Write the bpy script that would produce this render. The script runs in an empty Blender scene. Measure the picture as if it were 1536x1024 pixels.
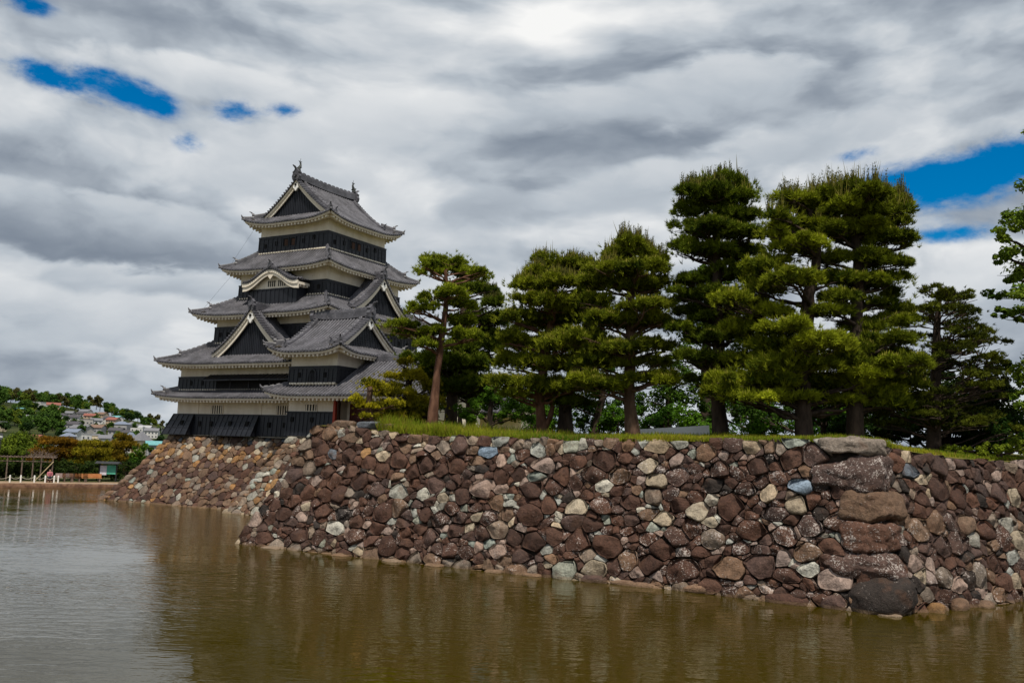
import bpy, math, random
import numpy as np
from mathutils import Vector, noise
from math import radians as RAD, sin, cos, pi, sqrt

# ------------------------------------------------------------------ camera, world, sun, exposure
scene = bpy.context.scene
COL = scene.collection
YAW = RAD(29.947)
cam_data = bpy.data.cameras.new('camera')
cam = bpy.data.objects.new('camera', cam_data)
COL.objects.link(cam)
cam_data.sensor_width = 36.0
cam_data.lens = 36.0 * 1400.0 / 1536.0
cam_data.clip_end = 20000.0
cam.location = (65.463, -48.997, 5.0)
from mathutils import Matrix
cam.rotation_euler = (Matrix.Rotation(YAW, 3, 'Z') @ Matrix.Rotation(pi / 2 + math.atan2(162, 1400), 3, 'X') @ Matrix.Rotation(RAD(1.88), 3, 'Z')).to_euler()
scene.camera = cam
scene.view_settings.view_transform = 'Standard'
scene.view_settings.look = 'None'
scene.view_settings.gamma = 1.0
scene.view_settings.exposure = 0.0
CAMP = Vector(cam.location)
RT = Vector((cos(YAW), sin(YAW), 0.0))
FW = Vector((-sin(YAW), cos(YAW), 0.0))

SUN_DIR = Vector((0.28, -0.36, 0.89)).normalized()      # from the scene towards the sun
sun_data = bpy.data.lights.new('sun', 'SUN')
sun_data.energy = 4.2
sun_data.angle = RAD(2.5)
sun_data.color = (1.0, 0.93, 0.80)
sun = bpy.data.objects.new('sun', sun_data)
COL.objects.link(sun)
sun.rotation_euler = SUN_DIR.to_track_quat('Z', 'Y').to_euler()


class NT:
    """small helper that adds nodes to a tree"""
    def __init__(self, tree):
        self.t = tree
        self.t.nodes.clear()

    def n(self, typ, **kw):
        nd = self.t.nodes.new(typ)
        for k, v in kw.items():
            setattr(nd, k, v)
        return nd

    def put(self, sock, v):
        if isinstance(v, bpy.types.NodeSocket):
            self.t.links.new(v, sock)
        elif v is not None:
            if hasattr(sock, 'default_value'):
                if hasattr(sock.default_value, '__len__') and not hasattr(v, '__len__'):
                    v = (v, v, v)
                if hasattr(sock.default_value, '__len__') and len(sock.default_value) == 4 and len(v) == 3:
                    v = (*v, 1.0)
                sock.default_value = v

    def m(self, op, a, b=None, c=None, clamp=False):
        nd = self.n('ShaderNodeMath', operation=op, use_clamp=clamp)
        self.put(nd.inputs[0], a)
        if b is not None:
            self.put(nd.inputs[1], b)
        if c is not None:
            self.put(nd.inputs[2], c)
        return nd.outputs[0]

    def vm(self, op, a, b=None):
        nd = self.n('ShaderNodeVectorMath', operation=op)
        self.put(nd.inputs[0], a)
        if b is not None:
            self.put(nd.inputs[1], b)
        return nd.outputs['Value'] if op in ('DOT_PRODUCT', 'LENGTH') else nd.outputs[0]

    def mixc(self, fac, a, b, blend='MIX'):
        nd = self.n('ShaderNodeMix', data_type='RGBA', blend_type=blend)
        self.put(nd.inputs['Factor'], fac)
        self.put(nd.inputs[6], a)
        self.put(nd.inputs[7], b)
        return nd.outputs[2]

    def noise(self, vec, scale, detail=3, rough=0.55, dist=0.0, color=False, dim='3D'):
        nd = self.n('ShaderNodeTexNoise', noise_dimensions=dim)
        self.put(nd.inputs['Vector'], vec)
        nd.inputs['Scale'].default_value = scale
        nd.inputs['Detail'].default_value = detail
        nd.inputs['Roughness'].default_value = rough
        nd.inputs['Distortion'].default_value = dist
        return nd.outputs['Color' if color else 'Fac']

    def ramp(self, fac, stops, interp='LINEAR'):
        nd = self.n('ShaderNodeValToRGB')
        cr = nd.color_ramp
        cr.interpolation = interp
        while len(cr.elements) < len(stops):
            cr.elements.new(0.5)
        for e, (p, c) in zip(cr.elements, stops):
            e.position = p
            e.color = (*c, 1.0) if hasattr(c, '__len__') else (c, c, c, 1.0)
        self.put(nd.inputs[0], fac)
        return nd.outputs[0]

    def smooth(self, v, lo, hi):
        nd = self.n('ShaderNodeMapRange', interpolation_type='SMOOTHSTEP')
        self.put(nd.inputs[0], v)
        nd.inputs[1].default_value = lo
        nd.inputs[2].default_value = hi
        return nd.outputs[0]

    def xyz(self, x, y, z):
        nd = self.n('ShaderNodeCombineXYZ')
        for s, v in zip(nd.inputs, (x, y, z)):
            self.put(s, v)
        return nd.outputs[0]


def build_world():
    w = bpy.data.worlds.new('World')
    scene.world = w
    w.use_nodes = True
    t = NT(w.node_tree)
    tc = t.n('ShaderNodeTexCoord').outputs['Generated']
    sky = t.n('ShaderNodeTexSky', sky_type='NISHITA')
    sky.sun_disc = False
    sky.sun_elevation = math.asin(SUN_DIR.z)
    sky.sun_rotation = math.atan2(SUN_DIR.x, SUN_DIR.y)
    sky.ozone_density = 2.5
    hs = t.n('ShaderNodeHueSaturation')
    hs.inputs['Saturation'].default_value = 1.7
    hs.inputs['Value'].default_value = 0.85
    t.put(hs.inputs['Color'], sky.outputs[0])
    # bearing frame fixed in the world: a = sideways tangent, e = height tangent
    x = t.vm('DOT_PRODUCT', tc, tuple(RT))
    y = t.vm('DOT_PRODUCT', tc, tuple(FW))
    z = t.vm('DOT_PRODUCT', tc, (0, 0, 1))
    yy = t.m('MAXIMUM', y, 0.05)
    a = t.m('DIVIDE', x, yy)
    hyp = t.m('MAXIMUM', t.m('SQRT', t.m('ADD', t.m('MULTIPLY', x, x), t.m('MULTIPLY', y, y))), 0.03)
    e = t.m('DIVIDE', z, hyp)
    front = t.smooth(y, 0.05, 0.3)
    # cloud-sheet coordinates: a layer seen in perspective
    k = t.m('ADD', t.m('MAXIMUM', z, 0.0), 0.16)
    px = t.m('DIVIDE', x, k)
    py = t.m('DIVIDE', y, k)
    P = t.xyz(px, t.m('MULTIPLY', py, 1.0), 0.0)
    warp = t.noise(P, 1.1, 3, 0.5, color=True)
    P2 = t.vm('ADD', P, t.vm('MULTIPLY', t.vm('SUBTRACT', warp, (0.5, 0.5, 0.5)), (0.30, 0.30, 0.0)))
    big = t.noise(P2, 0.85, 7, 0.55)
    big2 = t.noise(t.vm('ADD', P2, (7.3, 2.1, 3.0)), 2.4, 9, 0.62)
    fine = t.noise(t.vm('ADD', P2, (1.7, 9.1, 5.0)), 6.0, 7, 0.62)

    def blob(a0, e0, sa, se, tilt=0.0, amp=1.0):
        da = t.m('SUBTRACT', a, a0)
        de = t.m('SUBTRACT', e, e0)
        de = t.m('SUBTRACT', de, t.m('MULTIPLY', da, tilt))
        q = t.m('ADD', t.m('POWER', t.m('ABSOLUTE', t.m('DIVIDE', da, sa)), 2.0), t.m('POWER', t.m('ABSOLUTE', t.m('DIVIDE', de, se)), 2.0))
        return t.m('MULTIPLY', t.m('EXPONENT', t.m('MULTIPLY', q, -1.0)), amp)

    def total(lst):
        s = None
        for b in lst:
            v = blob(*b)
            s = v if s is None else t.m('ADD', s, v)
        return s
    # brightness of the cloud: noise, plus the few large light and dark masses of this sky
    # heaped cloud in bearing space: soft bodies, crisp lit upper rims, grey bases
    G = t.xyz(a, t.m('MULTIPLY', e, 2.3), 3.3)
    gw = t.noise(G, 2.2, 2, 0.5, color=True)
    G2 = t.vm('ADD', G, t.vm('MULTIPLY', t.vm('SUBTRACT', gw, (0.5, 0.5, 0.5)), (0.16, 0.12, 0.0)))
    curl = t.noise(G2, 14.0, 4, 0.55, color=True)
    G3 = t.vm('ADD', G2, t.vm('MULTIPLY', t.vm('SUBTRACT', curl, (0.5, 0.5, 0.5)), (0.045, 0.045, 0.0)))
    puff = t.noise(G3, 3.4, 5, 0.50)
    puff_up = t.noise(t.vm('ADD', G3, (0.012, 0.050, 0.0)), 3.4, 5, 0.50)
    relief = t.m('SUBTRACT', puff, puff_up)
    body = t.smooth(puff, 0.40, 0.60)
    lum = t.m('ADD', t.m('MULTIPLY', t.m('SUBTRACT', big, 0.5), 0.40), t.m('MULTIPLY', t.m('SUBTRACT', body, 0.5), 0.20))
    lum = t.m('ADD', lum, t.m('MULTIPLY', t.m('SUBTRACT', fine, 0.5), 0.04))
    lum = t.m('ADD', lum, t.m('MULTIPLY', t.m('ADD', t.m('MULTIPLY', t.m('SUBTRACT', puff, 0.5), 0.7), t.m('MULTIPLY', relief, 1.5)), front))
    masses = total(SKY_MASSES)
    lum = t.m('ADD', lum, t.m('MULTIPLY', masses, front))
    lum = t.m('ADD', lum, 0.415)

    def bank(lum, a0, e0, sa, se, tilt, top, base, edge, seed):
        """one heaped cloud with a crisp billowed upper rim and a heavy flat base"""
        da = t.m('SUBTRACT', a, a0)
        de = t.m('SUBTRACT', t.m('SUBTRACT', e, e0), t.m('MULTIPLY', da, tilt))
        q = t.m('ADD', t.m('POWER', t.m('ABSOLUTE', t.m('DIVIDE', da, sa)), 2.0), t.m('POWER', t.m('ABSOLUTE', t.m('DIVIDE', de, se)), 2.0))
        nz = t.noise(t.vm('ADD', G3, (seed, 0, 0)), 11.0, 5, 0.5)
        nz2 = t.noise(t.vm('ADD', G3, (seed, 3, 0)), 4.0, 3, 0.5)
        d = t.m('ADD', t.m('SUBTRACT', 1.0, q), t.m('ADD', t.m('MULTIPLY', t.m('SUBTRACT', nz, 0.5), 2.2), t.m('MULTIPLY', t.m('SUBTRACT', nz2, 0.5), 1.8)))
        m_ = t.m('MULTIPLY', t.smooth(d, 0.0, edge), front)
        h_ = t.smooth(t.m('ADD', de, t.m('MULTIPLY', t.m('SUBTRACT', nz, 0.5), se * 1.2)), -se * 0.9, se * 0.95)
        tgt = t.m('ADD', t.m('MULTIPLY', h_, top - base), t.m('ADD', base, t.m('MULTIPLY', t.m('SUBTRACT', nz, 0.5), 0.25)))
        return t.m('ADD', t.m('MULTIPLY', lum, t.m('SUBTRACT', 1.0, m_)), t.m('MULTIPLY', tgt, m_))
    for bk in SKY_BANKS:
        lum = bank(lum, *bk)
    cloud = t.ramp(lum, [(0.0, (0.20, 0.24, 0.30)), (0.22, (0.30, 0.345, 0.405)), (0.46, (0.47, 0.52, 0.575)), (0.70, (0.66, 0.69, 0.72)), (1.0, (0.93, 0.93, 0.92))])
    # open blue
    holes = t.m('MULTIPLY', total(SKY_HOLES), front)
    H = t.xyz(t.m('MULTIPLY', a, 1.0), t.m('MULTIPLY', e, 1.9), 0.7)
    r1 = t.noise(H, 9.0, 8, 0.62, 0.4)
    r2 = t.noise(H, 30.0, 6, 0.65)
    ragged = t.m('ADD', t.m('MULTIPLY', t.m('SUBTRACT', r1, 0.5), 2.6), t.m('MULTIPLY', t.m('SUBTRACT', r2, 0.5), 1.1))
    hole = t.smooth(t.m('ADD', holes, t.m('MULTIPLY', ragged, t.m('MINIMUM', t.m('MULTIPLY', holes, 2.2), 1.0))), 0.14, 1.15)
    STR = 0.12
    cl = t.n('ShaderNodeVectorMath', operation='SCALE')
    t.put(cl.inputs[0], cloud)
    cl.inputs['Scale'].default_value = 1.0 / STR
    col = t.mixc(hole, cl.outputs[0], hs.outputs[0])
    bg = t.n('ShaderNodeBackground')
    bg.inputs['Strength'].default_value = STR
    t.put(bg.inputs['Color'], col)
    out = t.n('ShaderNodeOutputWorld')
    t.t.links.new(bg.outputs[0], out.inputs[0])


#              side   height  half-width half-height tilt  amount
SKY_MASSES = [(-0.43, 0.200, 0.17, 0.030, 0.00, -0.42), (-0.55, 0.265, 0.12, 0.018, 0.0, -0.30), (-0.47, 0.240, 0.16, 0.022, 0.05, 0.22),
              (0.035, 0.485, 0.055, 0.045, 0.0, 0.42), (-0.20, 0.345, 0.14, 0.07, 0.1, 0.24), (-0.40, 0.41, 0.20, 0.04, 0.0, 0.12),
              (0.05, 0.335, 0.14, 0.045, 0.25, -0.15), (-0.02, 0.25, 0.07, 0.022, 0.0, -0.16), (0.20, 0.40, 0.13, 0.05, 0.2, -0.05),
              (0.42, 0.33, 0.25, 0.05, 0.12, 0.05), (0.49, 0.19, 0.12, 0.045, 0.1, 0.34), (0.24, 0.285, 0.16, 0.035, 0.2, 0.16), (-0.28, 0.26, 0.10, 0.03, 0.0, 0.18),
              (-0.40, 0.10, 0.25, 0.05, 0.0, 0.10), (0.12, 0.22, 0.12, 0.05, 0.0, 0.14)]
#             side  height half-width half-height tilt rim  base edge seed
SKY_BANKS = [(0.22, 0.40, 0.17, 0.050, 0.15, 0.60, 0.40, 0.9, 11.0), (0.04, 0.375, 0.12, 0.035, 0.15, 0.58, 0.34, 0.8, 13.0), (0.33, 0.335, 0.17, 0.035, 0.12, 0.62, 0.42, 0.9, 17.0), (-0.27, 0.285, 0.12, 0.028, 0.05, 0.78, 0.52, 0.7, 19.0), (0.12, 0.285, 0.14, 0.030, 0.18, 0.60, 0.42, 0.8, 21.0), (-0.38, 0.375, 0.16, 0.030, -0.03, 0.74, 0.50, 0.7, 23.0), (-0.40, 0.155, 0.14, 0.022, 0.02, 0.62, 0.36, 0.6, 27.0),
             (-0.16, 0.335, 0.20, 0.060, 0.10, 0.70, 0.42, 1.3, 1.0), (-0.58, 0.262, 0.13, 0.030, 0.0, 0.50, 0.22, 0.9, 2.0), (-0.45, 0.205, 0.19, 0.042, -0.02, 0.52, 0.04, 0.45, 5.0),
             (-0.02, 0.262, 0.075, 0.030, 0.0, 0.42, 0.26, 1.2, 3.0), (-0.50, 0.115, 0.16, 0.035, 0.05, 0.66, 0.46, 0.8, 7.0), (0.50, 0.195, 0.10, 0.035, 0.05, 0.86, 0.62, 1.0, 8.0)]
SKY_HOLES = [(-0.535, 0.350, 0.045, 0.013, -0.10, 0.85), (-0.470, 0.349, 0.045, 0.020, -0.05, 0.9), (-0.415, 0.342, 0.035, 0.018, -0.1, 1.0),
             (-0.312, 0.348, 0.030, 0.014, 0.05, 1.0), (-0.256, 0.352, 0.018, 0.010, 0.0, 0.8), (-0.365, 0.306, 0.018, 0.012, 0.0, 0.7), (-0.557, 0.418, 0.035, 0.012, 0.0, 0.75),
             (0.400, 0.283, 0.050, 0.016, 0.10, 0.8), (0.475, 0.280, 0.085, 0.026, 0.16, 1.25), (0.575, 0.297, 0.09, 0.025, 0.16, 1.2), (0.479, 0.226, 0.05, 0.010, 0.03, 0.95),
             (0.375, 0.315, 0.03, 0.008, 0.1, 0.6)]
build_world()


# ------------------------------------------------------------------ object helpers
def link(o):
    COL.objects.link(o)
    return o


def tag(o, label=None, cat=None, group=None, kind=None):
    if label:
        o['label'] = label
    if cat:
        o['category'] = cat
    if group:
        o['group'] = group
    if kind:
        o['kind'] = kind
    return o


def thing(name, label, cat, loc=(0, 0, 0), group=None, rotz=0.0, kind=None):
    o = bpy.data.objects.new(name, None)
    o.empty_display_size = 0.5
    link(o)
    o.location = loc
    o.rotation_euler = (0, 0, rotz)
    return tag(o, label, cat, group, kind)


class MB:
    """collects verts and faces of ONE part"""
    def __init__(self):
        self.v, self.f, self.c = [], [], []

    def add(self, verts, faces, col=None):
        b = len(self.v)
        self.v.extend([tuple(p) for p in verts])
        self.f.extend([tuple(i + b for i in fc) for fc in faces])
        if col is not None:
            self.c.extend([col] * len(verts))
        return b

    def grid(self, rows, closed=False, col=None, flip=False):
        """rows of equal length, joined to a strip of quads"""
        n = len(rows[0])
        vs = [p for r in rows for p in r]
        fs = []
        for i in range(len(rows) - 1):
            for j in range(n if closed else n - 1):
                a, b2 = i * n + j, i * n + (j + 1) % n
                q = (a, b2, b2 + n, a + n)
                fs.append(q[::-1] if flip else q)
        self.add(vs, fs, col)

    def box(self, x0, x1, y0, y1, z0, z1, M=None, col=None):
        vs = [(x, y, z) for z in (z0, z1) for y in (y0, y1) for x in (x0, x1)]
        if M:
            vs = [M(*p) for p in vs]
        self.add(vs, [(0, 2, 3, 1), (4, 5, 7, 6), (0, 1, 5, 4), (2, 6, 7, 3), (0, 4, 6, 2), (1, 3, 7, 5)], col)

    def hexa(self, lo, hi, col=None):
        """box from four bottom and four top points"""
        self.add(list(lo) + list(hi), [(3, 2, 1, 0), (4, 5, 6, 7), (0, 1, 5, 4), (1, 2, 6, 5), (2, 3, 7, 6), (3, 0, 4, 7)], col)

    def tube(self, pts, radii, n=8, caps=True, col=None, squash=1.0):
        pts = [Vector(p) for p in pts]
        rows = []
        prev = None
        for i, p in enumerate(pts):
            d = (pts[min(i + 1, len(pts) - 1)] - pts[max(i - 1, 0)])
            if d.length < 1e-9:
                d = Vector((0, 0, 1))
            d.normalize()
            if prev is None:
                ref = Vector((0, 0, 1)) if abs(d.z) < 0.9 else Vector((1, 0, 0))
                x = d.cross(ref).normalized()
            else:
                x = (prev - d * prev.dot(d)).normalized()
            prev = x
            y = d.cross(x)
            r = radii[i] if hasattr(radii, '__len__') else radii
            rows.append([tuple(p + x * (r * cos(2 * pi * k / n)) + y * (r * squash * sin(2 * pi * k / n))) for k in range(n)])
        base = len(self.v)
        self.grid(rows, closed=True, col=col)
        if caps:
            self.f.append(tuple(base + k for k in range(n))[::-1])
            last = base + (len(rows) - 1) * n
            self.f.append(tuple(last + k for k in range(n)))

    def build(self, name, mat, parent=None, smooth=False, loc=None, kind=None):
        me = bpy.data.meshes.new(name)
        off = Vector(loc) if loc is not None else Vector((0, 0, 0))
        if parent is not None:
            p = parent
            while p is not None:
                off = off + p.location
                p = p.parent
        v = np.array(self.v, dtype=np.float32).reshape(-1, 3) - np.array(off, dtype=np.float32)
        me.from_pydata([tuple(r) for r in v.tolist()], [], self.f)
        if self.c and len(self.c) == len(self.v):
            at = me.attributes.new('tint', 'FLOAT_COLOR', 'POINT')
            at.data.foreach_set('color', np.array(self.c, dtype=np.float32).ravel())
        me.materials.append(mat)
        if smooth:
            me.polygons.foreach_set('use_smooth', [True] * len(me.polygons))
        me.update()
        o = bpy.data.objects.new(name, me)
        link(o)
        if parent is not None:
            o.parent = parent
        if loc is not None:
            o.location = loc
        if kind:
            o['kind'] = kind
        return o


def np_mesh(name, verts, tris, mat, tint=None, parent=None, smooth=False):
    """fast triangle mesh from arrays (verts already local)"""
    me = bpy.data.meshes.new(name)
    nv, nf = len(verts), len(tris)
    me.vertices.add(nv)
    me.vertices.foreach_set('co', np.ascontiguousarray(verts, dtype=np.float32).ravel())
    me.loops.add(nf * 3)
    me.polygons.add(nf)
    me.loops.foreach_set('vertex_index', np.ascontiguousarray(tris, dtype=np.int32).ravel())
    me.polygons.foreach_set('loop_start', np.arange(0, nf * 3, 3, dtype=np.int32))
    me.update(calc_edges=True)
    if tint is not None:
        at = me.attributes.new('tint', 'FLOAT_COLOR', 'POINT')
        at.data.foreach_set('color', np.ascontiguousarray(tint, dtype=np.float32).ravel())
    if smooth:
        me.polygons.foreach_set('use_smooth', [True] * nf)
    me.materials.append(mat)
    o = link(bpy.data.objects.new(name, me))
    if parent is not None:
        o.parent = parent
    return o


def lerp(a, b, t):
    return a + (b - a) * t


def piece(x, pts):
    """piecewise linear"""
    if x <= pts[0][0]:
        return pts[0][1]
    for (x0, y0), (x1, y1) in zip(pts, pts[1:]):
        if x <= x1:
            return y0 + (y1 - y0) * (x - x0) / (x1 - x0)
    return pts[-1][1]


# ------------------------------------------------------------------ materials
def new_mat(name):
    m = bpy.data.materials.new(name)
    m.use_nodes = True
    return m, NT(m.node_tree)


def finish(t, base, rough=0.8, bump=None, bstr=0.3, bdist=0.05, spec=0.3, metal=0.0):
    b = t.n('ShaderNodeBsdfPrincipled')
    t.put(b.inputs['Base Color'], base)
    t.put(b.inputs['Roughness'], rough)
    b.inputs['Specular IOR Level'].default_value = spec
    b.inputs['Metallic'].default_value = metal
    if bump is not None:
        bn = t.n('ShaderNodeBump')
        bn.inputs['Strength'].default_value = bstr
        bn.inputs['Distance'].default_value = bdist
        t.put(bn.inputs['Height'], bump)
        t.t.links.new(bn.outputs[0], b.inputs['Normal'])
    o = t.n('ShaderNodeOutputMaterial')
    t.t.links.new(b.outputs[0], o.inputs[0])
    return b


def mottled(name, c1, c2, scale=2.0, rough=0.8, bstr=0.2, bscale=None, spec=0.3, detail=5, stretch=(1, 1, 1), lo=0.35, hi=0.65):
    m, t = new_mat(name)
    pos = t.n('ShaderNodeNewGeometry').outputs['Position']
    v = t.vm('MULTIPLY', pos, stretch)
    n1 = t.noise(v, scale, detail, 0.6)
    col = t.mixc(t.smooth(n1, lo, hi), c1, c2)
    n2 = t.noise(v, bscale or scale * 6, 4, 0.6)
    finish(t, col, rough, n2, bstr, 0.03, spec)
    return m


def stone_material():
    m, t = new_mat('dry_stone')
    pos = t.n('ShaderNodeNewGeometry').outputs['Position']
    at = t.n('ShaderNodeAttribute', attribute_name='tint')
    n1 = t.noise(pos, 3.2, 6, 0.65)
    n2 = t.noise(t.vm('ADD', pos, (5, 3, 1)), 14.0, 5, 0.65)
    streak = t.noise(t.vm('MULTIPLY', pos, (5.0, 5.0, 1.2)), 2.0, 4, 0.6)
    n3 = t.noise(t.vm('ADD', pos, (1, 7, 2)), 45.0, 3, 0.6)
    k = t.m('ADD', t.m('MULTIPLY', t.m('SUBTRACT', n1, 0.5), 1.7), t.m('MULTIPLY', t.m('SUBTRACT', n2, 0.5), 1.5))
    k = t.m('ADD', k, t.m('MULTIPLY', t.m('SUBTRACT', streak, 0.5), 0.9))
    k = t.m('MAXIMUM', t.m('ADD', 1.05, t.m('ADD', k, t.m('MULTIPLY', t.m('SUBTRACT', n3, 0.5), 0.8))), 0.25)
    col = t.mixc(1.0, at.outputs['Color'], t.m('MULTIPLY', k, 1.0), 'MULTIPLY')
    # brown iron stain on some of the pale ones
    stain = t.smooth(t.noise(t.vm('ADD', pos, (11, 2, 7)), 1.7, 4, 0.6), 0.52, 0.72)
    col = t.mixc(t.m('MULTIPLY', stain, 0.55), col, (0.10, 0.05, 0.03))
    # lichen: pale crusts in spots and patches, only where the stone carries it
    fl = t.noise(t.vm('ADD', pos, (2, 8, 4)), 15.0, 6, 0.72)
    fl2 = t.noise(t.vm('ADD', pos, (9, 1, 6)), 38.0, 3, 0.6)
    patch = t.noise(t.vm('ADD', pos, (2, 8, 4)), 2.3, 4, 0.65)
    thr = t.m('ADD', 0.735, t.m('MULTIPLY', t.m('ADD', t.m('MULTIPLY', t.m('SUBTRACT', patch, 0.5), 1.0), t.m('MULTIPLY', at.outputs['Alpha'], 0.26)), -0.62))
    crust = t.smooth(t.m('SUBTRACT', t.m('ADD', fl, t.m('MULTIPLY', t.m('SUBTRACT', fl2, 0.5), 0.35)), thr), 0.0, 0.035)
    crust = t.m('MULTIPLY', crust, t.smooth(at.outputs['Alpha'], 0.05, 0.45))
    col = t.mixc(t.m('MULTIPLY', crust, 0.85), col, (0.50, 0.44, 0.41))
    # wet, pale scum band just over the water
    z = t.vm('DOT_PRODUCT', pos, (0, 0, 1))
    band = t.m('SUBTRACT', 1.0, t.smooth(t.m('ADD', z, t.m('MULTIPLY', t.m('SUBTRACT', n1, 0.5), 0.12)), 0.06, 0.14))
    col = t.mixc(t.m('MULTIPLY', band, 0.45), col, (0.20, 0.13, 0.07))
    h = t.m('ADD', t.m('MULTIPLY', n1, 0.6), t.m('ADD', t.m('MULTIPLY', n2, 0.40), t.m('MULTIPLY', n3, 0.12)))
    finish(t, col, 0.78, h, 1.0, 0.13, 0.32)
    return m


def leaf_material(name, trans=0.25, rough=0.6):
    m, t = new_mat(name)
    at = t.n('ShaderNodeAttribute', attribute_name='tint')
    d = t.n('ShaderNodeBsdfPrincipled')
    t.put(d.inputs['Base Color'], at.outputs['Color'])
    d.inputs['Roughness'].default_value = 0.8
    d.inputs['Specular IOR Level'].default_value = 0.06
    tr = t.n('ShaderNodeBsdfTranslucent')
    t.put(tr.inputs['Color'], at.outputs['Color'])
    mx = t.n('ShaderNodeMixShader')
    mx.inputs[0].default_value = trans
    t.t.links.new(d.outputs[0], mx.inputs[1])
    t.t.links.new(tr.outputs[0], mx.inputs[2])
    o = t.n('ShaderNodeOutputMaterial')
    t.t.links.new(mx.outputs[0], o.inputs[0])
    return m


def water_material():
    m, t = new_mat('moat_water')
    pos = t.n('ShaderNodeNewGeometry').outputs['Position']
    # wavelets run across the line of sight: long crests, short period
    u = t.vm('DOT_PRODUCT', pos, tuple(RT))
    w = t.vm('DOT_PRODUCT', pos, tuple(FW))
    v1 = t.xyz(t.m('MULTIPLY', u, 0.45), w, 0.0)
    warp = t.noise(v1, 0.5, 2, 0.5, color=True)
    v2 = t.vm('ADD', v1, t.vm('MULTIPLY', warp, (1.2, 0.8, 0.0)))
    a = t.noise(v2, 2.6, 2, 0.5)
    b = t.noise(t.vm('ADD', v2, (3.1, 7.7, 0)), 7.0, 2, 0.55)
    c = t.noise(t.xyz(t.m('MULTIPLY', u, 0.8), w, 2.0), 0.35, 2, 0.5)
    gust = t.smooth(t.noise(t.xyz(t.m('MULTIPLY', u, 0.6), w, 5.0), 0.13, 2, 0.5), 0.30, 0.72)
    amp = t.m('ADD', 0.25, t.m('MULTIPLY', gust, 1.25))
    h = t.m('MULTIPLY', t.m('ADD', t.m('MULTIPLY', a, 0.021), t.m('MULTIPLY', b, 0.0065)), amp)
    h = t.m('ADD', h, t.m('MULTIPLY', c, 0.02))
    bn = t.n('ShaderNodeBump')
    bn.inputs['Strength'].default_value = 1.0
    bn.inputs['Distance'].default_value = 1.0
    t.put(bn.inputs['Height'], h)
    mud = t.noise(pos, 0.08, 3, 0.5)
    col = t.mixc(mud, (0.034, 0.0245, 0.0001), (0.046, 0.033, 0.0004))
    p = t.n('ShaderNodeBsdfPrincipled')
    t.put(p.inputs['Base Color'], col)
    p.inputs['Roughness'].default_value = 0.04
    p.inputs['IOR'].default_value = 1.38
    p.inputs['Specular IOR Level'].default_value = 0.5
    t.t.links.new(bn.outputs[0], p.inputs['Normal'])
    o = t.n('ShaderNodeOutputMaterial')
    t.t.links.new(p.outputs[0], o.inputs[0])
    return m


def tile_material():
    m, t = new_mat('roof_tile')
    pos = t.n('ShaderNodeNewGeometry').outputs['Position']
    n1 = t.noise(pos, 0.9, 5, 0.65)
    n2 = t.noise(t.vm('ADD', pos, (4, 4, 4)), 7.0, 4, 0.7)
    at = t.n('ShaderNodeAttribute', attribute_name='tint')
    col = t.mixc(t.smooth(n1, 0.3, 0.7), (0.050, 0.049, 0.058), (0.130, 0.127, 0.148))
    col = t.mixc(at.outputs['Fac'], col, t.mixc(0.85, col, (0.018, 0.016, 0.018)))  # pans darker than cover tiles: shade between the ribs put into the colour
    col = t.mixc(t.smooth(n2, 0.57, 0.74), col, (0.28, 0.27, 0.30))
    col = t.mixc(t.smooth(n2, 0.40, 0.25), col, (0.055, 0.05, 0.055))
    finish(t, col, 0.55, n2, 0.3, 0.03, 0.45)
    return m


def plaster_material():
    m, t = new_mat('aged_plaster')
    pos = t.n('ShaderNodeNewGeometry').outputs['Position']
    n1 = t.noise(t.vm('MULTIPLY', pos, (1, 1, 0.35)), 1.3, 5, 0.6)
    n2 = t.noise(pos, 5.0, 4, 0.6)
    col = t.mixc(t.smooth(n1, 0.3, 0.75), (0.87, 0.79, 0.68), (0.72, 0.635, 0.525))
    col = t.mixc(t.smooth(n2, 0.58, 0.8), col, (0.55, 0.47, 0.37))
    finish(t, col, 0.9, n2, 0.1, 0.02, 0.15)
    return m


def board_material():
    m, t = new_mat('black_lacquer_board')
    pos = t.n('ShaderNodeNewGeometry').outputs['Position']
    n1 = t.noise(t.vm('MULTIPLY', pos, (1, 1, 0.2)), 3.0, 5, 0.6)
    n2 = t.noise(pos, 9.0, 3, 0.6)
    col = t.mixc(t.smooth(n1, 0.3, 0.75), (0.007, 0.008, 0.013), (0.017, 0.019, 0.027))
    finish(t, col, 0.5, n2, 0.15, 0.02, 0.4)
    return m


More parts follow.
